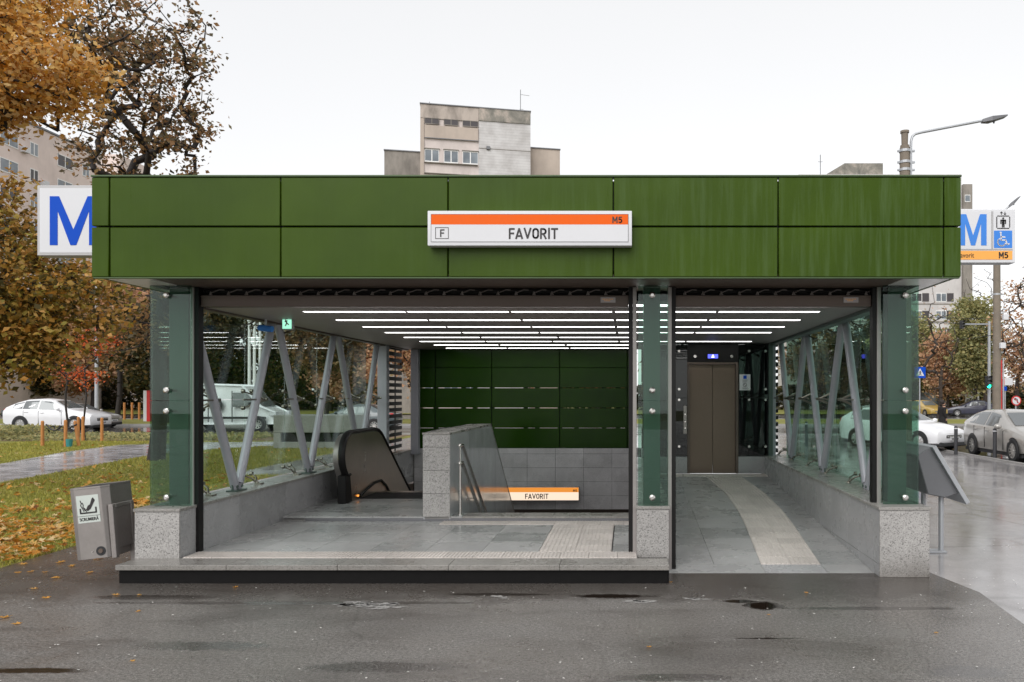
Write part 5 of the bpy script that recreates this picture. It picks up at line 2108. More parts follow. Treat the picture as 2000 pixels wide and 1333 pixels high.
sapling(-20.4, 27.9, 3.4, 'leaves_red', 'young tree with few red leaves between three orange stakes', 10, None, 5, [(-20.4, 27.9, 3.0, 0.7, 0.5, 0.8)])
sapling(-22.4, 31.7, 4.2, 'leaves_red', 'young tree with bright orange red leaves behind the staked sapling', 60, None, 6,
        [(-22.3, 31.7, 2.6, 0.65, 0.5, 0.5), (-22.0, 31.7, 4.2, 0.9, 0.6, 1.0)])
sapling(-6.4 - 1.5, 62, 4, 'leaves_red', 'small russet sapling on the far median strip', 30, None, 8, [(-7.9, 62, 3.0, 0.8, 0.6, 0.9)])
for i, (px, Y, hgt, lab) in enumerate(((83, 27.9, 0.88, 'leftmost orange wooden stake tied to the sapling'), (128, 27.6, 0.92, 'orange stake just right of the first sapling trunk'),
                                       (151, 27.9, 0.88, 'leaning orange stake right of the first sapling'), (153, 32.3, 0.9, 'thin orange stake left of the red sapling'),
                                       (162, 31.0, 0.95, 'orange stake in front of the red sapling'), (199, 30.9, 0.9, 'reddish stake right of the red sapling'))):
    x = (px - 1225) * Y / F
    b = MB()
    b.cone((x + (0.06 if i == 2 else 0), Y, 0), (x - (0.08 if i == 2 else 0), Y, hgt), 0.06, 0.055, 10)
    b.cone((x - (0.08 if i == 2 else 0), Y, hgt), (x - (0.08 if i == 2 else 0), Y, hgt + 0.05), 0.06, 0.03, 10)
    o = b.build('stake', 'wood_stake', smooth=40)
    tag(o, lab, 'wooden stake', 'stakes round the saplings')
b = MB()
pts = [((90 + 30 * t_ / 6 - 1225) * 27.85 / F, 27.85, 0.80 - 0.22 * math.sin(PI * t_ / 6 * 0.9)) for t_ in range(7)]
b.tube(pts, 0.028, 6)
pts = [((122 + 28 * t_ / 5 - 1225) * 27.85 / F, 27.85, 0.60 + 0.20 * (t_ / 5) ** 1.5) for t_ in range(6)]
b.tube(pts, 0.028, 6)
tag(b.build('tree_tie', 'plastic_black'), 'black rubber strap slung between the orange stakes', 'strap')
b = MB()
b.cone((-20.05, 27.6, 0), (-20.05, 27.6, 0.28), 0.09, 0.11, 12)
tag(b.build('bucket', 'tub_teal'), 'small turquoise tub at the foot of the sapling', 'tub')

# far trees on the left: dark mass behind the road
rr = random.Random(3)
far = []
for i in range(13):
    x = -63 + i * 4.9 + rr.uniform(-1.2, 1.2)
    Y = rr.uniform(76, 88)
    h = rr.uniform(12.0, 15)
    mt = rr.choice(['leaves_dark', 'leaves_brown', 'leaves_olive', 'leaves_rust', 'leaves_dark'])
    lab = {'leaves_dark': 'dark green tree beyond the far road on the left', 'leaves_brown': 'brown tree beyond the far road on the left',
           'leaves_olive': 'olive green tree beyond the far road on the left', 'leaves_rust': 'rust coloured tree beyond the far road on the left'}[mt]
    far.append(mt)
    ordn = ['leftmost', 'second', 'third', 'fourth', 'fifth', 'sixth', 'seventh', 'eighth', 'ninth'][far.count(mt) - 1]
    lab = lab.replace(' on the left', ', ' + (ordn + ' of its colour' if ordn == 'leftmost' else ordn + ' of its colour from the left'))
    make_tree('roadside_tree', lab, (x, Y, 0), tk(x, Y, h * 0.4, (0.2, 0), 5), [(x, Y, h * 0.55, 3.6, 2.6, h * 0.40), (x + rr.uniform(-1.5, 1.5), Y, h * 0.35, 3.2, 2, h * 0.26)],
              150, 110, 0.5, mt, 100 + i, 'bark_wet', 0.03, 0.6, group='trees beyond the far road', sides=5, lens=1.2)
# mid-distance maples by the road, left
make_tree('roadside_tree', 'amber tree glowing between the two big trees on the left', (-33.5, 50.5, 0), tk(-33.5, 50.5, 3.5, (0.2, 0), 5), [(-33.5, 50.5, 7.0, 3.4, 2.6, 3.2)],
          140, 90, 0.30, 'leaves_rust', 151, 'bark_wet', 0.02, 0.45, sides=5, lens=1.0)
make_tree('roadside_tree', 'dark leaved tree on the median left of the glass wall', (-29.5, 49.5, 0), tk(-29.5, 49.5, 2.8, (0.2, 0), 5), [(-29.5, 49.5, 5.2, 3.0, 2.4, 2.7)],
          140, 90, 0.28, 'leaves_dark', 152, 'bark_wet', 0.02, 0.45, sides=5, lens=1.0)
make_tree('roadside_tree', 'brown tree on the median seen through the left glass', (-20.0, 51, 0), tk(-20, 51, 3.5, (0.1, 0), 5), [(-20, 51, 6.3, 3.4, 2.4, 3.0)],
          140, 80, 0.28, 'leaves_brown', 153, 'bark_wet', 0.02, 0.45, sides=5, lens=1.0)
make_tree('roadside_tree', 'golden tree on the median behind the louvres', (-13.5, 50, 0), tk(-13.5, 50, 3.2, (0.1, 0), 5), [(-13.5, 50, 5.6, 2.8, 2.2, 3.0)],
          120, 80, 0.26, 'leaves_rust', 154, 'bark_wet', 0.02, 0.4, sides=5, lens=1.0)

# right hand trees
def rtree(px, Y, top_py, rad_px, mat, label, seed, leaves=80, tips=130, bare=0.0, leaf=0.3, low=0.28, **kw):
    x = (px - 1225) * Y / F
    h = EYE + (771 - top_py) * Y / F
    rx_ = rad_px * Y / F
    make_tree('street_tree', label, (x, Y, 0), tk(x, Y, h * 0.4, (0.2, 0), 6), [(x, Y, h * (0.5 + low / 2), rx_, rx_ * 0.8, h * (0.5 - low / 2)), (x + rx_ * 0.2, Y, h * 0.42, rx_ * 0.9, rx_ * 0.7, h * 0.22)],
              tips, leaves, leaf, mat, seed, 'bark', 0.018, 0.5, group='trees along the street on the right', bare=bare, sides=5, lens=0.9, **kw)


rtree(1850, 74, 655, 48, 'leaves_rust', 'rust coloured tree above the bus shelter', 201, 80, 150, leaf=0.30)
rtree(1905, 70, 575, 44, 'leaves_olive', 'olive green tree left of the concrete pole', 202, 90, 170, leaf=0.30)
rtree(1765, 78, 600, 60, 'leaves_olive', 'olive tree seen through the right glass wall', 203, 90, 150, leaf=0.34)
rtree(1690, 84, 620, 60, 'leaves_dark', 'dark green tree seen through the right glass wall', 204, 90, 150, leaf=0.36)
rtree(1600, 88, 640, 70, 'leaves_brown', 'brown tree seen through the right glass behind the braces', 205, 90, 150, leaf=0.36)
rtree(1985, 62, 560, 42, 'leaves_rust', 'russet tree at the right edge behind the concrete pole', 206, 30, 220, bare=0.5, leaf=0.26)
rtree(2030, 58, 500, 70, 'leaves_brown', 'bare twiggy tree at the right edge', 207, 5, 420, bare=0.75, leaf=0.2, low=0.1)
rtree(1925, 86, 520, 55, 'leaves_brown', 'tall bare tree behind the traffic light', 208, 3, 420, bare=0.8, leaf=0.2, low=0.1)
rtree(2080, 70, 620, 80, 'leaves_olive', 'olive tree beyond the parked silver car', 209, 70, 150, leaf=0.30)
rtree(1835, 58, 560, 40, 'leaves_rust', 'thin bare tree with rust leaves before the apartment block', 210, 6, 150, bare=0.75, leaf=0.2, low=0.1)
# hedge mass closing the view at the far side of the roads
rng = np.random.default_rng(77)
n = 42000
cx_ = rng.uniform(-150, 150, n)
hh = 3.2 + 1.6 * np.array([mnoise.noise(Vector((q_ * 0.11, 3.3, 0))) for q_ in cx_]) * 1.8
C = np.stack([cx_, rng.uniform(92, 97, n), np.abs(rng.random(n)) ** 0.8 * hh], 1)
Vl, Fl = leaf_cloud(C, 0.75, rng)
o = link('hedge', np_mesh('hedge', Vl, Fl, 3, 'leaves_dark'))
tag(o, 'dark belt of shrubs and undergrowth beyond the far road', 'shrubs', None, 'stuff')

# =================================================================== grass, fallen leaves, plants
def inside(x, y, poly):
    r_ = np.zeros(len(x), bool)
    n_ = len(poly)
    for i in range(n_):
        x1_, y1_ = poly[i]
        x2_, y2_ = poly[(i + 1) % n_]
        c = ((y1_ > y) != (y2_ > y)) & (x < (x2_ - x1_) * (y - y1_) / ((y2_ - y1_) + 1e-12) + x1_)
        r_ ^= c
    return r_


LAWN = [(-30, 4), (-14, 5.5), (-8.2, 7.3), (-6.8, 8.3), (-6.86, 9.6), (-6.72, 10.45), (-5.05, 10.7), (-5.05, 18), (-9.4, 18), (-9.4, 31), (-40, 31), (-40, 4)]
PATH = path_near + path_far


def on_lawn(x, y):
    return inside(x, y, LAWN) & ~inside(x, y, PATH)


def blades(n, xr_, yr_, h, w, seed):
    rng = np.random.default_rng(seed)
    x = rng.uniform(*xr_, n)
    y = rng.uniform(*yr_, n)
    k = on_lawn(x, y)
    x, y = x[k], y[k]
    m = len(x)
    a = rng.uniform(0, 2 * PI, m)
    hh = h * rng.uniform(0.5, 1.3, m)
    ww = w * rng.uniform(0.7, 1.3, m)
    lx, ly = rng.normal(0, 0.5, m) * hh, rng.normal(0, 0.5, m) * hh
    z0 = np.full(m, -0.01)
    v0 = np.stack([x - np.cos(a) * ww, y - np.sin(a) * ww, z0], 1)
    v1 = np.stack([x + np.cos(a) * ww, y + np.sin(a) * ww, z0], 1)
    v2 = np.stack([x + lx, y + ly, z0 + hh], 1)
    V = np.stack([v0, v1, v2], 1).reshape(-1, 3)
    return V, np.arange(m * 3)


Vs, Fs, off = [], [], 0
for args in ((150000, (-17, -5.0), (7.3, 17), 0.05, 0.005, 1), (120000, (-24, -5), (16, 31), 0.06, 0.009, 2)):
    V, Fc = blades(*args)
    Vs.append(V)
    Fs.append(Fc + off)
    off += len(V)
o = link('grass', np_mesh('grass', np.concatenate(Vs), np.concatenate(Fs), 3, 'grass_blade'))
tag(o, 'short green grass of the lawn beside the entrance', 'grass', None, 'stuff')


def leaf_shape():
    """small lobed maple leaf outline in the plane"""
    pts = []
    for i in range(18):
        a = 2 * PI * i / 18
        r_ = 0.5 * (0.62 + 0.38 * abs(math.cos(2.5 * a - 0.2)) ** 0.7)
        if i % 2:
            r_ *= 0.74
        pts.append((r_ * math.cos(a), r_ * math.sin(a)))
    return pts


rng = np.random.default_rng(9)
C = []
for (n_, xr_, yr_, dens) in ((15000, (-15, -6.4), (7.4, 13.5), 0), (6000, (-15, -5.1), (10.5, 18), 1), (2500, (-22, -9), (16, 30), 1)):
    x = rng.uniform(*xr_, n_)
    y = rng.uniform(*yr_, n_)
    k = on_lawn(x, y)
    x, y = x[k], y[k]
    d = np.array([mnoise.noise(Vector((q_ * 0.8, w_ * 0.8, 5.0))) for q_, w_ in zip(x, y)])
    if dens == 0:
        pr = np.clip(0.80 - (y - 8.0) * 0.12 + d * 1.3, 0.04, 0.95)
        # leaves gather along the asphalt edge too
    else:
        pr = np.clip(0.10 + d * 0.5, 0.01, 1)
    k = rng.random(len(x)) < pr
    z = rng.uniform(0.015, 0.06, k.sum())
    C.append(np.stack([x[k], y[k], z], 1))
C = np.concatenate(C)
# each a curled five-point leaf: triangle fan around the middle
m = len(C)
ang = rng.uniform(0, 2 * PI, m)
sz_ = rng.uniform(0.05, 0.12, m)
shape = np.array([(0.55, 0), (0.16, 0.18), (0.30, 0.48), (0.0, 0.22), (-0.34, 0.44), (-0.18, 0.08), (-0.5, 0.0), (-0.18, -0.10), (-0.3, -0.45), (0.0, -0.2), (0.28, -0.5), (0.16, -0.16)])
ns = len(shape)
ca, sa = np.cos(ang)[:, None], np.sin(ang)[:, None]
px_ = (shape[None, :, 0] * ca - shape[None, :, 1] * sa) * sz_[:, None]
py_ = (shape[None, :, 0] * sa + shape[None, :, 1] * ca) * sz_[:, None]
tilt = rng.normal(0, 0.35, (m, 2))
pz_ = px_ * tilt[:, :1] + py_ * tilt[:, 1:] + rng.uniform(-0.010, 0.016, (m, ns))
Vr = np.stack([px_ + C[:, :1], py_ + C[:, 1:2], pz_ + C[:, 2:3]], 2)
Vc = C[:, None, :] - np.array([0, 0, 0.006])
VV = np.concatenate([Vc, Vr], 1).reshape(-1, 3)
base_ = np.arange(m)[:, None, None] * (ns + 1)
tri = np.array([(0, 1 + i, 1 + (i + 1) % ns) for i in range(ns)])[None]
FF = (base_ + tri).ravel()
o = link('fallen_leaves', np_mesh('fallen_leaves', VV, FF, 3, 'fallen'))
tag(o, 'orange and yellow fallen leaves lying over the lawn', 'leaf litter', None, 'stuff')
# single leaves on the asphalt
sh = [(p_[0] * 1.0, p_[1] * 1.0) for p_ in shape]
lm_ = []
for v_ in range(3):
    b = MB()
    vs = [(0, 0, 0.004)] + [(x * 0.11, y * 0.11, 0.004 + rnd.uniform(0, 0.018)) for x, y in sh]
    b.add(vs, [(0, 1 + i, 1 + (i + 1) % ns) for i in range(ns)])
    t_o = b.build('fallen_leaf', 'fallen')
    lm_.append(t_o.data)
    bpy.data.objects.remove(t_o)
for k, (px, py) in enumerate(((140, 1107), (111, 1130), (88, 1119), (66, 1151), (90, 1169), (10, 1208), (32, 1220), (272, 1163), (175, 1120), (35, 1120), (190, 1093), (60, 1118),
                              (226, 1163), (259, 1292), (1502, 1202), (1829, 1237), (270, 1195), (118, 1100), (155, 1084), (45, 1103), (1268, 1265), (1575, 1159), (1310, 1138), (460, 1148))):
    Y = EYE * F / (py - 771)
    o = link('fallen_leaf', lm_[k % 3], None, ((px - 1225) * Y / F, Y, 0.002))
    o.rotation_euler = (0, 0, rnd.uniform(0, 6.28))
    s_ = rnd.uniform(0.55, 1.05) * (0.6 if px > 200 else 1)
    o.scale = (s_, s_, s_)
    lab = {13: 'lone orange leaf on the open asphalt at the lower left', 14: 'brown leaf lying in the dark puddle before the lift passage', 15: 'small yellow leaf alone on the asphalt at the right',
           7: 'pale orange leaf just below the left end of the black step', 23: 'leaf near the foot of the long black step, left of centre', 20: 'tiny brown leaf on the asphalt in front of the stair hall corner',
           21: 'small leaf close to the front edge of the lift passage', 22: 'small leaf at the right end of the black step'}.get(k, 'small orange leaf on the asphalt near the lawn edge at the left')
    tag(o, lab, 'leaf', 'fallen leaves on the wet asphalt')
# pale grit and specks
rng = np.random.default_rng(31)
n = 900
x = rng.uniform(-7.5, 4.8, n)
y = 3.6 + rng.random(n) ** 1.2 * 6.5
k = ~inside(x, y, LAWN) & ~((x > -5.1) & (x < 3.15) & (y > 7.5))
C = np.stack([x[k], y[k], np.full(k.sum(), 0.006)], 1)
Vl, Fl = leaf_cloud(C, 0.020, rng, flat=0.9)
o = link('grit', np_mesh('grit', Vl, Fl, 3, 'line_paint'))
tag(o, 'pale grit and blossom specks scattered on the asphalt', 'grit', None, 'stuff')
# dry planting bed behind the path
rng = np.random.default_rng(13)
n = 26000
x = rng.uniform(-40, -15.5, n)
y = rng.uniform(31.2, 35.6, n)
hgt = np.where(x < -26, 0.5, 0.16)
k = rng.random(n) < np.where(x < -26.0, 1.0, 0.35)
C = np.stack([x, y, rng.random(n) ** 1.3 * hgt], 1)[k]
Vl, Fl = leaf_cloud(C, 0.16, rng)
o = link('dry_planting', np_mesh('dry_planting', Vl, Fl, 3, 'leaves_olive'))
tag(o, 'bed of dry grasses and low plants between path and road', 'planting bed', None, 'stuff')
sheet('planting_soil', [(-60, 31.0), (-10, 31.0), (-10, 35.9), (-60, 35.9)], 0.0, 'dry_plants')

# =================================================================== VEHICLES
def wheel_mesh(r, w, spokes, dark=False):
    b = MB()
    n = 24
    ring = [(-w / 2, r * 0.80), (-w / 2, r * 0.95), (-w * 0.36, r), (w * 0.36, r), (w / 2, r * 0.95), (w / 2, r * 0.66), (w * 0.30, r * 0.64)]
    vs, fs = [], []
    for i in range(n):
        a = 2 * PI * i / n
        for (yy_, rr_) in ring:
            vs.append((rr_ * math.cos(a), yy_, rr_ * math.sin(a)))
    m_ = len(ring)
    for i in range(n):
        for j in range(m_ - 1):
            fs.append((i * m_ + j, i * m_ + j + 1, ((i + 1) % n) * m_ + j + 1, ((i + 1) % n) * m_ + j))
    b.add(vs, fs)
    c = MB()
    c.cone((0, w * 0.05, 0), (0, w * 0.10, 0), r * 0.64, r * 0.64, n)
    d = MB()
    for k in range(spokes):
        a = 2 * PI * k / spokes
        ux, uz = math.cos(a), math.sin(a)
        vx, vz = -uz, ux
        h0, h1 = r * 0.07, r * 0.045
        p = []
        for rr_, hh_, yy_ in ((0.10 * r, h0, w * 0.34), (0.66 * r, h1, w * 0.42)):
            p.append(((ux * rr_ + vx * hh_), yy_, (uz * rr_ + vz * hh_)))
            p.append(((ux * rr_ - vx * hh_), yy_, (uz * rr_ - vz * hh_)))
        q_ = [(x, y - 0.03, z) for x, y, z in p]
        d.add(p + q_, [(0, 1, 3, 2), (4, 6, 7, 5), (0, 2, 6, 4), (1, 5, 7, 3)])
    d.cone((0, w * 0.1, 0), (0, w * 0.42, 0), r * 0.14, r * 0.10, 12)
    # rim lip
    vs, fs = [], []
    for i in range(n):
        a = 2 * PI * i / n
        for (yy_, rr_) in ((w * 0.44, r * 0.60), (w * 0.46, r * 0.67)):
            vs.append((rr_ * math.cos(a), yy_, rr_ * math.sin(a)))
    for i in range(n):
        fs.append((i * 2, i * 2 + 1, ((i + 1) % n) * 2 + 1, ((i + 1) % n) * 2))
    d.add(vs, fs)
    return b, c, d


CAR_PROF = {
    # stations: x, z_bottom, z_belt, z_top, halfwidth, roof halfwidth ; x from front (+) to rear (-)
    'hatch': dict(L=4.25, W=1.79, wb=2.62, r=0.32, st=[(2.12, .34, .56, .60, .66, .60), (2.05, .22, .62, .70, .80, .68), (1.70, .20, .74, .83, .88, .70), (1.20, .20, .83, .93, .895, .70),
                  (0.88, .19, .87, .98, .895, .68), (0.15, .19, .93, 1.38, .895, .60), (-0.35, .19, .94, 1.45, .895, .59), (-1.10, .19, .97, 1.44, .895, .585),
                  (-1.65, .20, 1.0, 1.36, .885, .57), (-1.98, .24, 1.02, 1.10, .85, .62), (-2.10, .30, .90, .95, .80, .64), (-2.13, .40, .62, .66, .76, .62)],
                  win=[(0.70, -0.42, 0.02, .90), (-0.50, -1.18, .03, .90), (-1.22, -1.56, .08, .86)], ws=(0.84, 0.20), rw=(-1.68, -1.95)),
    'sedan': dict(L=4.45, W=1.75, wb=2.62, r=0.31, st=[(2.20, .36, .54, .58, .64, .58), (2.12, .22, .62, .68, .78, .66), (1.75, .20, .74, .80, .86, .70), (1.25, .20, .82, .90, .875, .70),
                  (0.92, .19, .85, .95, .875, .68), (0.15, .19, .90, 1.36, .875, .59), (-0.35, .19, .92, 1.42, .875, .58), (-0.85, .19, .93, 1.39, .875, .57),
                  (-1.50, .20, .95, 1.06, .87, .62), (-1.95, .22, .95, 1.02, .84, .66), (-2.20, .30, .88, .93, .78, .66), (-2.25, .42, .62, .66, .72, .62)],
                  win=[(0.72, -0.30, 0.02, .90), (-0.38, -1.10, .03, .86)], ws=(0.88, 0.20), rw=(-0.92, -1.46)),
    'suv': dict(L=4.6, W=1.85, wb=2.77, r=0.36, st=[(2.28, .40, .66, .70, .68, .62), (2.20, .26, .74, .82, .83, .70), (1.85, .24, .86, .95, .91, .72), (1.30, .24, .95, 1.04, .925, .72),
                (0.95, .24, .98, 1.10, .925, .70), (0.20, .24, 1.02, 1.52, .925, .62), (-0.40, .24, 1.04, 1.60, .925, .61), (-1.15, .24, 1.07, 1.56, .925, .60),
                (-1.75, .26, 1.12, 1.42, .91, .60), (-2.10, .30, 1.12, 1.20, .87, .66), (-2.26, .38, 1.0, 1.05, .82, .66), (-2.30, .50, .70, .75, .76, .62)],
                win=[(0.76, -0.40, 0.02, .90), (-0.48, -1.20, .03, .90), (-1.24, -1.72, .10, .80)], ws=(0.90, 0.26), rw=(-1.80, -2.06)),
}


def make_car(kind, paint, name, label, cat, spokes=10, cladding=False, group=None):
    pf = CAR_PROF[kind]
    st = pf['st']
    rt = empty(name, (0, 0, 0), label, cat, group)
    # ring of points per station (right half, mirrored)
    def section(s):
        x, zb, zl, zt, hw, hr = s
        mid = zb + (zl - zb) * 0.55
        half = [(0.0, zb), (hw * 0.80, zb), (hw * 0.965, zb + 0.07), (hw, mid), (hw * 0.992, zl - 0.06), (hw * 0.955, zl)]
        if zt - zl > 0.15:
            half += [(hr + (hw * 0.955 - hr) * 0.30, zl + (zt - zl) * 0.70), (hr + 0.01, zt - 0.055), (hr * 0.80, zt - 0.008), (0.0, zt + 0.012)]
        else:
            half += [(hw * 0.93, zl + (zt - zl) * 0.45), (hw * 0.86, zl + (zt - zl) * 0.8), (hr * 0.80, zt), (0.0, zt + 0.015)]
        return half
    secs = []
    ex_ = []
    for a, c in zip(st, st[1:]):
        ex_.append(a)
    ex_.append(st[-1])
    V, Fc = [], []
    for s in ex_:
        h = section(s)
        ring = [(s[0], y, z) for y, z in h] + [(s[0], -y, z) for y, z in h[-2:0:-1]]
        secs.append(ring)
        V += ring
    m_ = len(secs[0])
    for i in range(len(secs) - 1):
        for j in range(m_):
            Fc.append((i * m_ + j, i * m_ + (j + 1) % m_, (i + 1) * m_ + (j + 1) % m_, (i + 1) * m_ + j))
    Fc.append(tuple(range(m_)))
    Fc.append(tuple(range((len(secs) - 1) * m_, len(secs) * m_))[::-1])
    b = MB()
    b.add(V, Fc)
    b.build('body', paint, rt, smooth=32)

    def sta(x):
        for a, c in zip(st, st[1:]):
            if a[0] >= x >= c[0]:
                t_ = (a[0] - x) / (a[0] - c[0])
                return tuple(a[k] + (c[k] - a[k]) * t_ for k in range(6))
        return st[-1]

    def side(x, v, off=0.006):
        s = sta(x)
        h = [(s[4] * 0.955, s[2]), (s[5] + (s[4] * 0.955 - s[5]) * 0.30, s[2] + (s[3] - s[2]) * 0.70), (s[5] + 0.01, s[3] - 0.055)]
        if v < 0.7:
            t_ = v / 0.7
            p_ = (h[0][0] + (h[1][0] - h[0][0]) * t_, h[0][1] + (h[1][1] - h[0][1]) * t_)
        else:
            t_ = (v - 0.7) / 0.3
            p_ = (h[1][0] + (h[2][0] - h[1][0]) * t_, h[1][1] + (h[2][1] - h[1][1]) * t_)
        return (x, p_[0] + off, p_[1] + off * 0.3)
    for sgn in (1, -1):
        for (xa, xb, slant, vt) in pf['win']:
            b = MB()
            n_ = 6
            for i in range(n_):
                for v0, v1 in ((0.06, 0.7), (0.7, vt)):
                    q_ = []
                    for (t_, v) in ((i / n_, v0), ((i + 1) / n_, v0), ((i + 1) / n_, v1), (i / n_, v1)):
                        x = xa + (xb - xa) * t_
                        s_ = sta(x)
                        vv = v
                        hmax = s_[3] - s_[2]
                        if hmax < 0.1:
                            vv = 0.02
                        p_ = side(x, min(vv, 0.98))
                        q_.append((p_[0], p_[1] * sgn, p_[2]))
                    b.add(q_, [(0, 1, 2, 3)])
            b.build('side_window', 'car_glass', rt, smooth=60)
        # door seams, handle, mirror
        for xs_ in (0.80 if kind != 'van' else 1, pf['win'][0][1] + 0.03, pf['win'][1][1] + 0.06):
            s_ = sta(xs_)
            b = MB()
            b.box(xs_ - 0.006, xs_ + 0.006, sgn * (s_[4] * 0.985), sgn * (s_[4] + 0.003), s_[1] + 0.12, s_[2] - 0.03)
            b.build('door_seam', 'plastic_black', rt)
        for xh in (pf['win'][0][1] + 0.22, pf['win'][1][1] + 0.20):
            s_ = sta(xh)
            b = MB()
            b.box(xh - 0.1, xh + 0.1, min(sgn * s_[4] * 0.985, sgn * (s_[4] + 0.025)), max(sgn * s_[4] * 0.985, sgn * (s_[4] + 0.025)), s_[2] - 0.13, s_[2] - 0.10)
            b.build('door_handle', paint, rt, 0.008)
        b = MB()
        s_ = sta(0.75)
        b.ball((0.70, sgn * (s_[4] + 0.09), s_[2] + 0.10), 0.11, 10, 8, (0.75, 1.0, 0.72))
        b.box(0.64, 0.70, min(sgn * s_[4] * 0.93, sgn * (s_[4] + 0.05)), max(sgn * s_[4] * 0.93, sgn * (s_[4] + 0.05)), s_[2] + 0.02, s_[2] + 0.06)
        b.build('wing_mirror', paint, rt, smooth=50)
    # windscreens
    for (xa, xb), nm in ((pf['ws'], 'windscreen'), (pf['rw'], 'rear_window')):
        b = MB()
        sa_, sb_ = sta(xa), sta(xb)
        n_ = 5
        lo, hi = (sa_, sb_) if nm == 'windscreen' else (sb_, sa_)
        xl_, xh_ = (xa, xb) if nm == 'windscreen' else (xb, xa)
        dx_ = 0.012 if nm == 'windscreen' else -0.012
        for i in range(n_):
            for j in range(3):
                q_ = []
                for (t_, v) in ((i / n_, j / 3), ((i + 1) / n_, j / 3), ((i + 1) / n_, (j + 1) / 3), (i / n_, (j + 1) / 3)):
                    x = xl_ + (xh_ - xl_) * v
                    s_ = sta(x)
                    wl_ = s_[5] * 0.80
                    wd = wl_ * 1.02
                    q_.append((x + dx_, wd * (2 * t_ - 1), s_[3] + 0.012 * (1 - abs(2 * t_ - 1)) + 0.010))
                b.add(q_, [(0, 1, 2, 3)])
        b.build(nm, 'car_glass', rt, smooth=60)
    # wheels and arches
    r_ = pf['r']
    wt, wr, ws_ = wheel_mesh(r_, 0.20, spokes)
    first = None
    for xw in (pf['wb'] / 2 + 0.08, -pf['wb'] / 2 + 0.08):
        for sgn in (1, -1):
            s_ = sta(xw)
            b = MB()
            n_ = 22
            vs = []
            for i in range(n_ + 1):
                a = PI * (-0.12 + 1.24 * i / n_)
                for rr_ in (r_ * 0.6, r_ * 1.17):
                    vs.append((xw + rr_ * math.cos(a), sgn * (s_[4] + 0.004), r_ + rr_ * math.sin(a)))
            fs = [(2 * i, 2 * i + 1, 2 * i + 3, 2 * i + 2) for i in range(n_)]
            b.add(vs, fs)
            b.build('wheel_arch', 'plastic_black' if cladding or True else paint, rt)
            if first is None:
                w = wt.build('wheel', 'tyre', rt, smooth=40, local=True)
                wr.build('rim_shadow', 'plastic_black', w, local=True)
                ws_.build('rim', 'alloy', w, local=True, smooth=40)
                first = w
            else:
                w = copy_tree(first, rt)
            w.location = (xw, sgn * (s_[4] - 0.075), r_)
            w.rotation_euler = (0, rnd.uniform(0, 1), 0 if sgn > 0 else PI)
    # ends: lamps, grille, plate
    xf, xr_ = st[0][0], st[-1][0]
    for sgn in (1, -1):
        b = MB()
        z_ = st[1][2]
        b.hexa([(xf - 0.30, sgn * 0.80, z_ - 0.02), (xf - 0.02, sgn * 0.60, z_ - 0.05), (xf - 0.02, sgn * 0.40, z_ - 0.05), (xf - 0.3, sgn * 0.5, z_ - 0.05),
                (xf - 0.32, sgn * 0.78, z_ + 0.09), (xf - 0.06, sgn * 0.60, z_ + 0.05), (xf - 0.06, sgn * 0.42, z_ + 0.04), (xf - 0.3, sgn * 0.5, z_ + 0.08)])
        b.build('headlight', 'sign_white', rt, 0.01)
        b = MB()
        zr_ = sta(xr_ + 0.15)[2]
        b.hexa([(xr_ + 0.30, sgn * 0.80, zr_ - 0.10), (xr_ + 0.30, sgn * 0.5, zr_ - 0.10), (xr_ + 0.01, sgn * 0.5, zr_ - 0.12), (xr_ + 0.04, sgn * 0.79, zr_ - 0.12),
                (xr_ + 0.32, sgn * 0.80, zr_ + 0.04), (xr_ + 0.30, sgn * 0.5, zr_ + 0.04), (xr_ + 0.05, sgn * 0.5, zr_ + 0.02), (xr_ + 0.08, sgn * 0.79, zr_ + 0.02)])
        b.build('tail_light', 'red_paint', rt, 0.01)
    b = MB()
    b.box(xf - 0.03, xf + 0.012, -0.42, 0.42, st[0][1] + 0.10, st[0][2] - 0.0)
    g_ = b.build('grille', 'plastic_black', rt, 0.02)
    b = MB()
    for k in range(6):
        b.box(xf + 0.012, xf + 0.022, -0.38 + k * 0.13, -0.29 + k * 0.13, st[0][2] - 0.075, st[0][2] - 0.035)
    b.build('grille_bar', 'alloy', g_)
    b = MB()
    b.box(xf - 0.35, xf - 0.005, -0.72, 0.72, 0.17, 0.32)
    b.build('bumper_intake', 'plastic_black', rt, 0.03)
    for xq, nm in ((xf + 0.03, 'front_plate'), (xr_ - 0.025, 'rear_plate')):
        b = MB()
        b.box(xq - 0.012, xq + 0.008, -0.26, 0.26, 0.37, 0.48)
        p_ = b.build('number_plate', 'sign_white', rt)
        b = MB()
        for k in range(6):
            b.box(xq + (0.009 if nm[0] == 'f' else -0.016), xq + (0.012 if nm[0] == 'f' else -0.0125), -0.18 + k * 0.065, -0.14 + k * 0.065, 0.395, 0.455)
        b.build('plate_characters', 'ink', p_)
    b = MB()
    b.box(xr_ + 0.3, xf - 0.3, -st[4][4] + 0.05, st[4][4] - 0.05, 0.15, 0.24)
    b.build('underbody', 'plastic_black', rt)
    return rt


def place(o, x, y, ang, z=-0.02, label=None):
    o.location = (x, y, z)
    o.rotation_euler = (0, 0, R(ang))
    return o


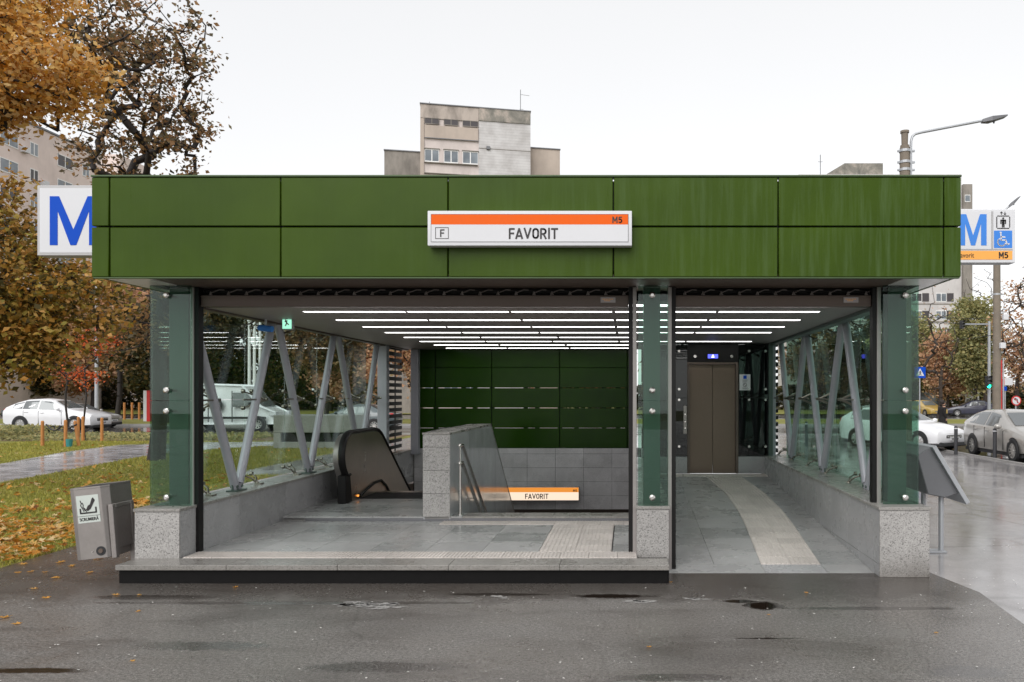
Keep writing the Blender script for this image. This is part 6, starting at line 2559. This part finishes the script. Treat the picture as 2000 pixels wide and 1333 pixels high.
# angles: 0 = facing +x ; -90 = facing the camera
c_golf = place(make_car('hatch', 'car_silver', 'parked_car', 'silver hatchback parked behind the bollards at the right edge', 'car', 12, group='cars in the street'), 11.72, 22.9, -91)
c_white = place(make_car('hatch', 'car_white', 'parked_car', 'white hatchback with black grille parked nose on behind the silver car', 'car', 9, group='cars in the street'), 9.75, 27.4, -57)
c_grey = place(make_car('sedan', 'car_grey', 'parked_car', 'dark grey car parked at the kerb seen through the right glass', 'car', 9, group='cars in the street'), 11.3, 34.5, -90)
c_navy = place(make_car('sedan', 'car_navy', 'passing_car', 'dark navy saloon crossing the junction past the woman', 'car', 9, group='cars in the street'), 30.3, 67.5, 168)
c_suv = place(make_car('suv', 'car_white', 'passing_car', 'white crossover on the wet road behind the saplings', 'car', 10, group='cars in the street'), -29.6, 40.0, 0)
c_suv.scale = (1.0, 1.0, 1.06)
c_w2 = place(make_car('hatch', 'car_silver', 'passing_car', 'pale car just ahead of the white crossover', 'car', 9, group='cars in the street'), -31.5, 44.0, 0)
c_teal = place(make_car('sedan', 'car_teal', 'passing_car', 'dark teal car behind the pale concrete vent, seen through glass', 'car', 9, group='cars in the street'), -14.2, 40.2, 180)
c_teal.location.z = -0.02
c_tax = place(make_car('sedan', 'car_yellow', 'taxi', 'yellow taxi waiting beyond the woman at the bus shelter', 'taxi', 9, group='cars in the street'), 25.6, 66.0, -80)
for (x, y, a, p_, lab) in ((-47, 61, 180, 'car_dark', 'black car on the far road left of the red pillar sign'), (-36, 64.5, 0, 'car_grey', 'grey car on the far road behind the median trees')):
    place(make_car('sedan', p_, 'passing_car', lab, 'car', 8, group='cars in the street'), x, y, a)

# delivery van (seen through the left glass)
van = empty('van', (0, 0, 0), 'white panel van passing on the road behind the left glass wall', 'van')
prof = [(2.75, 0.35), (2.82, 0.62), (2.72, 0.98), (1.95, 1.28), (1.22, 2.12), (0.95, 2.38), (-2.55, 2.48), (-2.72, 2.36), (-2.78, 0.42), (-2.6, 0.32)]
b = MB()
n = len(prof)
vs, fs = [], []
for yy_, k in ((-0.98, 0), (0.98, 0)):
    pass
lev = [(-1.0, 0.94), (-1.02, 1.0), (1.02, 1.0), (1.0, 0.94)]
for (yy_, sc_) in [(-0.80, 0.985), (-1.0, 1.0), (1.0, 1.0), (0.80, 0.985)]:
    for (x, z) in prof:
        hw = abs(yy_)
        zz_ = z if hw < 0.9 else z
        inset = 0.0
        if hw > 0.9 and z > 1.3:
            inset = 0.10 * (z - 1.3) / 1.1
        vs.append((x * (1.0 if hw < 0.9 else 0.985), math.copysign(hw - inset, yy_), (z + (0.05 if (hw < 0.9 and z > 1) else 0)) if hw < 0.9 else z * 0.985))
for k in range(3):
    for i in range(n):
        fs.append((k * n + i, k * n + (i + 1) % n, (k + 1) * n + (i + 1) % n, (k + 1) * n + i))
fs += [tuple(range(n)), tuple(range(3 * n, 4 * n))[::-1]]
b.add(vs, fs)
b.build('body', 'car_white', van, smooth=30)
for sgn in (1, -1):
    b = MB()
    b.prism([(1.85, 1.28), (1.20, 2.0), (0.55, 2.0), (0.55, 1.25)], 'y', min(sgn * 0.95, sgn * 0.99), max(sgn * 0.95, sgn * 0.99))
    b.build('side_window', 'car_glass', van)
    b = MB()
    b.box(-2.6, 2.3, min(sgn * 1.0, sgn * 1.02), max(sgn * 1.0, sgn * 1.02), 0.62, 0.74)
    b.build('rub_strip', 'plastic_black', van)
    b = MB()
    b.cone((-0.35, sgn * 0.985, 1.35), (-0.35, sgn * 1.0, 1.35), 0.36, 0.36, 20)
    b.build('round_logo', 'plastic_black', van)
    b = MB()
    b.box(1.45, 1.55, min(sgn * 0.98, sgn * 1.2), max(sgn * 0.98, sgn * 1.2), 1.25, 1.5)
    b.build('wing_mirror', 'plastic_black', van, 0.02)
    b = MB()
    b.box(2.45, 2.79, min(sgn * 0.62, sgn * 0.96), max(sgn * 0.62, sgn * 0.96), 0.78, 1.02)
    b.build('headlight', 'sign_white', van, 0.02)
    for xs_ in (0.5, -0.75):
        b = MB()
        b.box(xs_ - 0.008, xs_ + 0.008, min(sgn * 0.93, sgn * 1.004), max(sgn * 0.93, sgn * 1.004), 0.45, 2.1)
        b.build('door_seam', 'plastic_black', van)
b = MB()
b.prism([(1.99, 1.31), (1.26, 2.12), (1.24, 2.12), (1.93, 1.29)], 'y', -0.78, 0.78)
b.build('windscreen', 'car_glass', van)
wt, wr, ws_ = wheel_mesh(0.34, 0.22, 8)
first = None
for xw in (1.85, -1.65):
    for sgn in (1, -1):
        b = MB()
        b.cone((xw, sgn * 0.9, 0.36), (xw, sgn * 1.006, 0.36), 0.42, 0.42, 22)
        b.build('wheel_arch', 'plastic_black', van)
        if first is None:
            w = wt.build('wheel', 'tyre', van, smooth=40, local=True)
            wr.build('rim_shadow', 'plastic_black', w, local=True)
            ws_.build('rim', 'alloy', w, local=True)
            first = w
        else:
            w = copy_tree(first, van)
        w.location = (xw, sgn * 0.93, 0.34)
        w.rotation_euler = (0, 0.4, 0 if sgn > 0 else PI)
place(van, -21.2, 41.2, 0)

# =================================================================== STREET FURNITURE
for k, (px, py, lab) in enumerate(((1867, 888, 'dark steel bollard in front of the white hatchback'), (1943, 897, 'dark steel bollard in front of the silver hatchback'),
                                   (1575, 872, 'dark bollard seen through the right glass wall'))):
    Y = EYE * F / (py - 771)
    x = (px - 1225) * Y / F
    r0 = empty('bollard', (x, Y, 0), lab, 'bollard', 'bollards along the kerb')
    b = MB()
    b.cone((x, Y, 0), (x, Y, 0.86), 0.055, 0.055, 16)
    b.cone((x, Y, 0.86), (x, Y, 0.90), 0.055, 0.03, 16)
    b.build('shaft', 'bollard_grey', r0, smooth=40)
    b = MB()
    b.cone((x, Y, 0.80), (x, Y, 0.83), 0.057, 0.057, 16)
    b.build('reflective_band', 'sign_white', r0, smooth=40)

# concrete pole with a lamp above the right end of the roof
def pole(x, Y, ztop, r0, r1, label, arm, straps, name='lamp_pole'):
    rt = empty(name, (x, Y, 0), label, 'street lamp')
    b = MB()
    b.cone((x, Y, 0), (x, Y, ztop), r0, r1, 18)
    b.build('pole_shaft', 'concrete_pole', rt, smooth=40)
    b = MB()
    b.cone((x, Y, ztop), (x, Y, ztop + 0.06), r1 * 0.92, r1 * 0.92, 18)
    b.cone((x, Y, ztop + 0.06), (x, Y, ztop + 0.40), r1 * 0.66, r1 * 0.72, 18)
    b.cone((x, Y, ztop + 0.40), (x, Y, ztop + 0.46), r1 * 0.9, r1 * 0.9, 18)
    b.build('pole_cap', 'concrete_pole', rt, smooth=40)
    for z in straps:
        b = MB()
        b.cone((x, Y, z), (x, Y, z + 0.07), r1 * 1.16, r1 * 1.16, 18)
        b.box(x - r1 * 1.5, x + r1 * 2.1, Y - 0.03, Y + 0.03, z + 0.01, z + 0.06)
        b.build('strap', 'galvanised', rt)
    b = MB()
    b.tube(arm[0], arm[1], 12)
    b.build('lamp_arm', 'galvanised', rt, smooth=50)
    e0, e1 = Vector(arm[0][-2]), Vector(arm[0][-1])
    d = (e1 - e0).normalized()
    s = MB()
    p0 = e1
    L = arm[2]
    up = Vector((0, 0, 1))
    for (t0, t1, h0, h1, w0, w1) in ((0, 0.35, .05, .075, .07, .14), (0.35, 1.0, .075, .02, .14, .12)):
        A_ = p0 + d * L * t0
        B_ = p0 + d * L * t1
        sd = Vector((0, 1, 0))
        s.hexa([A_ - sd * w0 - up * h0, B_ - sd * w1 - up * h1, B_ + sd * w1 - up * h1, A_ + sd * w0 - up * h0,
                A_ - sd * w0 + up * h0 * 0.6, B_ - sd * w1 + up * h1 * 0.6, B_ + sd * w1 + up * h1 * 0.6, A_ + sd * w0 + up * h0 * 0.6])
    s.cone(p0 + d * L * 0.5 - up * 0.03, p0 + d * L * 0.5 - up * 0.13, 0.04, 0.02, 8)
    s.build('lamp_head', 'lamp_grey', rt)
    return rt


LYp = 21.0
pl = lambda px, py: Vector(P(px, py, LYp))
arm_pts = [pl(1779, 345), pl(1779, 290), pl(1779.5, 276), pl(1782, 267), pl(1788, 262), pl(1800, 259), pl(1860, 247.5), pl(1918, 236.5)]
pole(P(1767, 0, LYp)[0], LYp, P(0, 289, LYp)[2], 0.20, 0.13, 'brown concrete lamp post rising behind the right end of the roof', (arm_pts, 0.035, 0.66),
     [P(0, 298, LYp)[2], P(0, 320, LYp)[2], P(0, 335, LYp)[2]])
UY = 30.0
pu = lambda px, py: Vector(P(px, py, UY))
arm_pts = [pu(1950, 470), pu(1950, 430), pu(1955, 418), pu(1970, 404)]
up_ = pole(P(1947, 0, UY)[0], UY, P(0, 440, UY)[2], 0.17, 0.12, 'weathered concrete pole with junction boxes beneath the right metro sign', (arm_pts, 0.035, 0.55),
           [P(0, 577, UY)[2], P(0, 614, UY)[2], P(0, 690, UY)[2]])
for px, py in ((1958.5, 621), (1953, 676)):
    b = MB()
    p_ = pu(px, py)
    b.box(p_.x - 0.10, p_.x + 0.10, UY - 0.28, UY - 0.13, p_.z - 0.11, p_.z + 0.11)
    b.build('junction_box', 'sign_white', up_, 0.01)
b = MB()
p_ = pu(1957, 700)
b.tube([(p_.x, UY - 0.1, 0), (p_.x, UY - 0.1, p_.z)], 0.03, 8)
b.build('conduit', 'galvanised', up_)
b = MB()
p_ = pu(1953.5, 704)
b.tube([(p_.x, UY - 0.1, 0), (p_.x, UY - 0.1, p_.z)], 0.028, 8)
b.build('conduit', 'red_paint', up_)

# traffic light with cantilever arm
TYs = 32.0
pt_ = lambda px, py: Vector(P(px, py, TYs))
x = pt_(1932, 0).x
tl = empty('traffic_light', (x, TYs, 0), 'traffic light mast with long arm and lit green lamp', 'traffic light')
b = MB()
b.cone((x, TYs, 0), (x, TYs, pt_(0, 628).z), 0.075, 0.055, 14)
b.build('mast', 'galvanised', tl, smooth=40)
b = MB()
b.tube([(x, TYs, pt_(0, 634).z), (pt_(1880, 0).x, TYs, pt_(0, 634).z)], 0.035, 10)
b.build('mast_arm', 'galvanised', tl, smooth=40)


def signal(cx, z0, z1, face_y, parent, lit=None, nm='signal_head'):
    b = MB()
    w = (z1 - z0) * 0.19
    b.box(cx - w, cx + w, face_y, face_y + 0.18, z0, z1)
    h_ = b.build(nm, 'plastic_black', parent, 0.02)
    for k in range(3):
        zc_ = z0 + (z1 - z0) * (1 / 6 + k / 3)
        b = MB()
        b.cone((cx, face_y - 0.012, zc_), (cx, face_y - 0.002, zc_), w * 0.78, w * 0.78, 16)
        b.build('lens', 'signal_green' if (lit == k) else 'lamp_grey', h_)
        b = MB()
        for i in range(8):
            a0, a1 = PI * i / 8, PI * (i + 1) / 8
            b.quad((cx + w * .85 * math.cos(a0), face_y - 0.14, zc_ + w * .85 * math.sin(a0)), (cx + w * .85 * math.cos(a1), face_y - 0.14, zc_ + w * .85 * math.sin(a1)),
                   (cx + w * .85 * math.cos(a1), face_y, zc_ + w * .85 * math.sin(a1)), (cx + w * .85 * math.cos(a0), face_y, zc_ + w * .85 * math.sin(a0)))
        b.build('visor', 'plastic_black', h_)


signal(pt_(1925, 0).x, pt_(0, 759).z, pt_(0, 735).z, TYs - 0.3, tl, 0)
signal(pt_(1878, 0).x, pt_(0, 643).z, pt_(0, 627).z, TYs - 0.1, tl)
signal(pt_(1937.5, 0).x, pt_(0, 750).z, pt_(0, 734).z, TYs + 0.1, tl)

# road signs
def road_sign(px, py, Y, kind, label, r_=0.2):
    p_ = Vector(P(px, py, Y))
    rt = empty('road_sign', (p_.x, Y, 0), label, 'road sign')
    b = MB()
    b.tube([(p_.x, Y + 0.05, 0), (p_.x, Y + 0.05, p_.z + 0.1)], 0.03, 10)
    b.build('sign_post', 'galvanised', rt, smooth=40)
    if kind == 'noleft':
        b = MB()
        b.cone((p_.x, Y, p_.z), (p_.x, Y + 0.02, p_.z), r_, r_, 28)
        b.build('sign_rim', 'red_paint', rt)
        b = MB()
        b.cone((p_.x, Y - 0.004, p_.z), (p_.x, Y - 0.001, p_.z), r_ * 0.78, r_ * 0.78, 28)
        b.build('sign_face', 'sign_white', rt)
        b = MB()
        X_ = lambda a: p_.x + a * r_
        Z_ = lambda a: p_.z + a * r_
        strokes(b, [[(0.2, -0.5), (0.25, -0.1), (0.15, 0.3), (-0.1, 0.35), (-0.35, 0.28)], [(-0.15, 0.52), (-0.42, 0.28), (-0.12, 0.1)]], r_ * 0.08, Y - 0.008, Y - 0.005, X_, Z_)
        b.build('turn_arrow', 'ink', rt)
        b = MB()
        strokes(b, [[(-0.55, 0.55), (0.55, -0.55)]], r_ * 0.07, Y - 0.011, Y - 0.0085, X_, Z_)
        b.build('bar', 'red_paint', rt)
    elif kind == 'crossing':
        b = MB()
        b.box(p_.x - r_, p_.x + r_, Y, Y + 0.02, p_.z - r_, p_.z + r_)
        b.build('sign_face', 'sign_blue', rt)
        b = MB()
        b.prism([(p_.x - r_ * .75, p_.z - r_ * .6), (p_.x + r_ * .75, p_.z - r_ * .6), (p_.x, p_.z + r_ * .75)], 'y', Y - 0.004, Y - 0.001)
        b.build('triangle', 'sign_white', rt)
        b = MB()
        X_ = lambda a: p_.x + a * r_
        Z_ = lambda a: p_.z + a * r_
        strokes(b, [[(0, 0.3), (0, -0.1), (-0.2, -0.5)], [(0, -0.1), (0.2, -0.5)], [(-0.2, 0.0), (0, 0.2), (0.2, 0.0)]], r_ * 0.06, Y - 0.008, Y - 0.005, X_, Z_)
        b.build('walking_figure', 'ink', rt)
    else:
        b = MB()
        b.box(p_.x - r_ * 0.3, p_.x + r_ * 1.2, Y, Y + 0.02, p_.z - r_ * 0.6, p_.z + r_ * 0.6)
        b.build('sign_face', 'sign_white', rt)
        b = MB()
        b.box(p_.x - r_ * 0.7, p_.x - r_ * 0.2, Y - 0.01, Y + 0.02, p_.z - r_ * 0.5, p_.z + r_ * 0.5)
        b.build('red_flash', 'red_paint', rt)
        b = MB()
        b.box(p_.x - r_ * 0.4, p_.x + r_ * 0.2, Y - 0.01, Y + 0.02, p_.z - r_ * 1.5, p_.z - r_ * 0.8)
        b.build('blue_plate', 'sign_blue', rt)
    return rt


road_sign(1985, 783, 33, 'noleft', 'round no left turn sign above the silver car', 0.21)
road_sign(1797, 728, 36, 'crossing', 'blue pedestrian crossing sign seen through the right glass', 0.26)
road_sign(1964, 746, 33.5, 'plain', 'white direction sign with red and blue marks right of the pole', 0.26)

# bus shelter
SY = 78
ps = lambda px, py: Vector(P(px, py, SY))
sh_ = empty('bus_shelter', (ps(1838, 0).x, SY, 0), 'grey bus shelter with flat roof beyond the junction', 'bus shelter')
b = MB()
b.box(ps(1800, 0).x, ps(1858, 0).x, SY - 1.0, SY + 0.8, ps(0, 752).z, ps(0, 748).z)
b.build('shelter_roof', 'lamp_grey', sh_)
for px in (1802, 1838, 1856):
    b = MB()
    b.box(ps(px, 0).x - 0.06, ps(px, 0).x + 0.06, SY + 0.5, SY + 0.62, 0, ps(0, 752).z)
    b.build('post', 'lamp_grey', sh_)
b = MB()
b.box(ps(1803, 0).x, ps(1837, 0).x, SY + 0.54, SY + 0.56, 0.3, 2.1)
b.build('glass_back', 'window_glass', sh_)
pn = empty('advert_panel', (ps(1874, 0).x, SY - 3, 0), 'white panel with scribbled lettering beside the bus shelter', 'panel')
b = MB()
b.box(ps(1860, 0).x, ps(1886, 0).x, SY - 3, SY - 2.9, 0.3, ps(0, 768).z + 0.1)
b.build('panel_face', 'sign_white', pn)
b = MB()
rr = random.Random(5)
for k in range(7):
    xk = 0.08 + 0.12 * k
    strokes(b, [[(xk, 0.35), (xk + 0.05, 0.75), (xk + 0.1, 0.4), (xk + 0.04, 0.55)]], 0.04, SY - 3.01, SY - 3.003,
            lambda a: ps(1860, 0).x + a * (ps(1886, 0).x - ps(1860, 0).x), lambda a: 0.3 + a * 1.5)
b.build('scribble', 'ink', pn)

# pale concrete ventilation block on the lawn, left
vb = empty('vent_block', (-11.1, 27.2, 0), 'pale concrete ventilation box with dark louvred slot on the lawn', 'vent')
vx0, vx1 = -12.35, -9.55
b = MB()
b.box(vx0, vx1, 26.8, 27.9, 0.0, 0.22)
b.build('base', 'concrete_pale', vb, 0.01)
b = MB()
b.box(vx0 + 0.25, vx1 - 0.1, 26.95, 27.8, 0.22, 0.55)
b.build('louvre_recess', 'dark_void', vb)
b = MB()
b.box(vx0, vx1, 26.8, 27.9, 0.55, 1.16)
b.build('cap', 'concrete_pale', vb, 0.012)
b = MB()
b.box(vx0, vx0 + 0.25, 26.81, 27.89, 0.222, 0.548)
b.box(vx1 - 0.15, vx1, 26.81, 27.89, 0.222, 0.548)
b.build('pier', 'concrete_pale', vb)

# three white flag poles behind the van
for k, px in enumerate((487, 497, 508)):
    Y = 49
    x = (px - 1225) * Y / F
    fp = empty('flag_pole', (x, Y, 0), ('left', 'middle', 'right')[k] + ' one of three white poles standing behind the white van', 'flag pole', 'white poles behind the van')
    b = MB()
    b.cone((x, Y, 0), (x, Y, 6.5), 0.11, 0.08, 12)
    b.build('shaft', 'white_paint', fp, smooth=40)
    b = MB()
    b.ball((x, Y, 6.6), 0.14, 10, 8)
    b.build('finial', 'white_paint', fp, smooth=60)
# grey lamp column and red pillar sign, left distance
x = (189 - 1225) * 48 / F
b = MB()
b.cone((x, 48, 0), (x, 48, 9.0), 0.13, 0.09, 14)
tag(b.build('lamp_column', 'galvanised', smooth=40), 'plain grey steel column behind the red leaved sapling', 'pole')
x = (287 - 1225) * 52 / F
pb = empty('pillar_sign', (x, 52, 0), 'white and dark red pillar sign left of the glass corner', 'sign')
b = MB()
b.box(x - 0.25, x - 0.02, 52, 52.25, 0, 2.15)
b.build('white_half', 'sign_white', pb)
b = MB()
b.box(x - 0.02, x + 0.22, 51.99, 52.25, 0, 2.15)
b.build('red_half', 'red_paint', pb)
for k, px in enumerate((243, 258, 272)):
    Y = 56
    x = (px - 1225) * Y / F
    b = MB()
    b.cone((x, Y, 0), (x, Y, 1.3), 0.08, 0.08, 10)
    tag(b.build('marker_post', 'wood_stake', smooth=40), ('leftmost', 'middle', 'rightmost')[k] + ' short wooden post on the far grass verge', 'post', 'posts on the far verge')

# overhead wires
b = MB()
for (a, c, sag) in (((-5, 31.5, 5.1), (60, 33.5, 5.2), 0.35), ((-5, 33.0, 5.6), (60, 36.5, 5.3), 0.3), ((14.3, 30, 5.6), (46, 58, 6.5), 0.4), ((14.3, 30, 4.2), (9, 70, 5.2), 0.4)):
    A_, B_ = Vector(a), Vector(c)
    b.tube([A_ + (B_ - A_) * (t_ / 12) - Vector((0, 0, sag * math.sin(PI * t_ / 12))) for t_ in range(13)], 0.012, 5)
tag(b.build('overhead_wires', 'cable'), 'thin dark overhead wires strung across the street', 'wires')

# woman in a dark coat beyond the white car
def person(x, y, h, face_ang, label):
    rt = empty('person', (x, y, 0), label, 'person')
    k = h / 1.70
    J = {'pel': (0, 0, .92), 'wst': (0, 0, 1.08), 'chs': (0, -.01, 1.28), 'nek': (0, -.01, 1.44), 'hd0': (0, -.02, 1.50), 'hd1': (0, -.02, 1.64),
         'ls': (.17, 0, 1.38), 'le': (.22, .04, 1.12), 'lw': (.20, -.10, .92), 'rs': (-.17, 0, 1.38), 're': (-.22, .05, 1.12), 'rw': (-.19, -.06, .90),
         'lh': (.09, 0, .88), 'lk': (.10, -.10, .48), 'la': (.10, .02, .08), 'lt': (.11, -.13, .03), 'rh': (-.09, 0, .88), 'rk': (-.09, .02, .48), 'ra': (-.09, .18, .10), 'rt': (-.10, .05, .03)}
    Rr = {'pel': .15, 'wst': .12, 'chs': .15, 'nek': .055, 'hd0': .075, 'hd1': .085, 'ls': .07, 'le': .052, 'lw': .036, 'rs': .07, 're': .052, 'rw': .036,
          'lh': .10, 'lk': .062, 'la': .042, 'lt': .035, 'rh': .10, 'rk': .062, 'ra': .042, 'rt': .035}
    E = [('pel', 'wst'), ('wst', 'chs'), ('chs', 'nek'), ('nek', 'hd0'), ('hd0', 'hd1'), ('chs', 'ls'), ('ls', 'le'), ('le', 'lw'), ('chs', 'rs'), ('rs', 're'), ('re', 'rw'),
         ('pel', 'lh'), ('lh', 'lk'), ('lk', 'la'), ('la', 'lt'), ('pel', 'rh'), ('rh', 'rk'), ('rk', 'ra'), ('ra', 'rt')]
    names = list(J)
    me = bpy.data.meshes.new('body')
    me.from_pydata([tuple(c * k for c in J[q_]) for q_ in names], [(names.index(a), names.index(c)) for a, c in E], [])
    me.materials.append(M['skin'])
    o = link('body', me, rt)
    sk = o.modifiers.new('skin', 'SKIN')
    for i, q_ in enumerate(names):
        me.skin_vertices[0].data[i].radius = (Rr[q_] * k,) * 2
        me.skin_vertices[0].data[i].use_root = (q_ == 'pel')
    sb = o.modifiers.new('sub', 'SUBSURF')
    sb.levels = sb.render_levels = 1
    # coat, lathe-like shell
    b = MB()
    rings = [(0.48, .25, .21), (0.70, .23, .19), (0.92, .20, .165), (1.08, .165, .14), (1.28, .20, .155), (1.38, .215, .14), (1.43, .12, .11), (1.47, .075, .08)]
    vs, fs = [], []
    n_ = 18
    for z, rx_, ry_ in rings:
        for i in range(n_):
            a = 2 * PI * i / n_
            w_ = 1 + (0.05 * math.sin(5 * a) if z < 0.8 else 0)
            vs.append((rx_ * w_ * math.cos(a) * k, (ry_ * w_ * math.sin(a) - 0.005) * k, z * k))
    for j in range(len(rings) - 1):
        for i in range(n_):
            fs.append((j * n_ + i, j * n_ + (i + 1) % n_, (j + 1) * n_ + (i + 1) % n_, (j + 1) * n_ + i))
    b.add(vs, fs)
    for s in ('l', 'r'):
        b.tube([tuple(c * k for c in J[s + 's']), tuple(c * k for c in J[s + 'e']), tuple(c * k for c in J[s + 'w'])], [.088 * k, .068 * k, .055 * k], 10)
    b.build('coat', 'coat_cloth', rt, smooth=60, local=True)
    b = MB()
    for s in ('l', 'r'):
        b.tube([tuple(c * k for c in J[s + 'h']), tuple(c * k for c in J[s + 'k']), tuple(c * k for c in J[s + 'a'])], [.11 * k, .075 * k, .06 * k], 10)
    b.build('trousers', 'coat_cloth', rt, smooth=60, local=True)
    b = MB()
    b.ball((0, 0.015 * k, 1.615 * k), 0.118 * k, 12, 10, (0.95, 1.02, 1.05))
    b.ball((0, 0.07 * k, 1.52 * k), 0.08 * k, 10, 8, (1, 0.8, 1.2))
    b.build('hair', 'hair', rt, smooth=60, local=True)
    b = MB()
    b.ball((0, -0.085 * k, 1.575 * k), 0.055 * k, 10, 8, (0.95, 0.75, 1.2))
    b.cone((0, -0.12 * k, 1.585 * k), (0, -0.148 * k, 1.57 * k), 0.012, 0.014, 6)
    b.build('face', 'skin', rt, smooth=60, local=True)
    for s in ('l', 'r'):
        b = MB()
        wx, wy, wz = (c * k for c in J[s + 'w'])
        b.ball((wx, wy - 0.01, wz - 0.05), 0.035, 8, 6, (0.6, 1, 1.2))
        for f_ in range(4):
            b.tube([(wx - 0.012 + 0.002 * f_, wy - 0.03 + f_ * 0.016, wz - 0.08), (wx - 0.014, wy - 0.03 + f_ * 0.015, wz - 0.125 + 0.008 * abs(f_ - 1.5))], 0.008, 5)
        b.tube([(wx, wy - 0.035, wz - 0.04), (wx, wy - 0.06, wz - 0.085)], 0.009, 5)
        b.build('hand', 'skin', rt, local=True)
    rt.rotation_euler = (0, 0, R(face_ang))
    return rt


person(13.75, 33.5, 1.62, 100, 'woman in a long dark coat walking behind the white parked car')
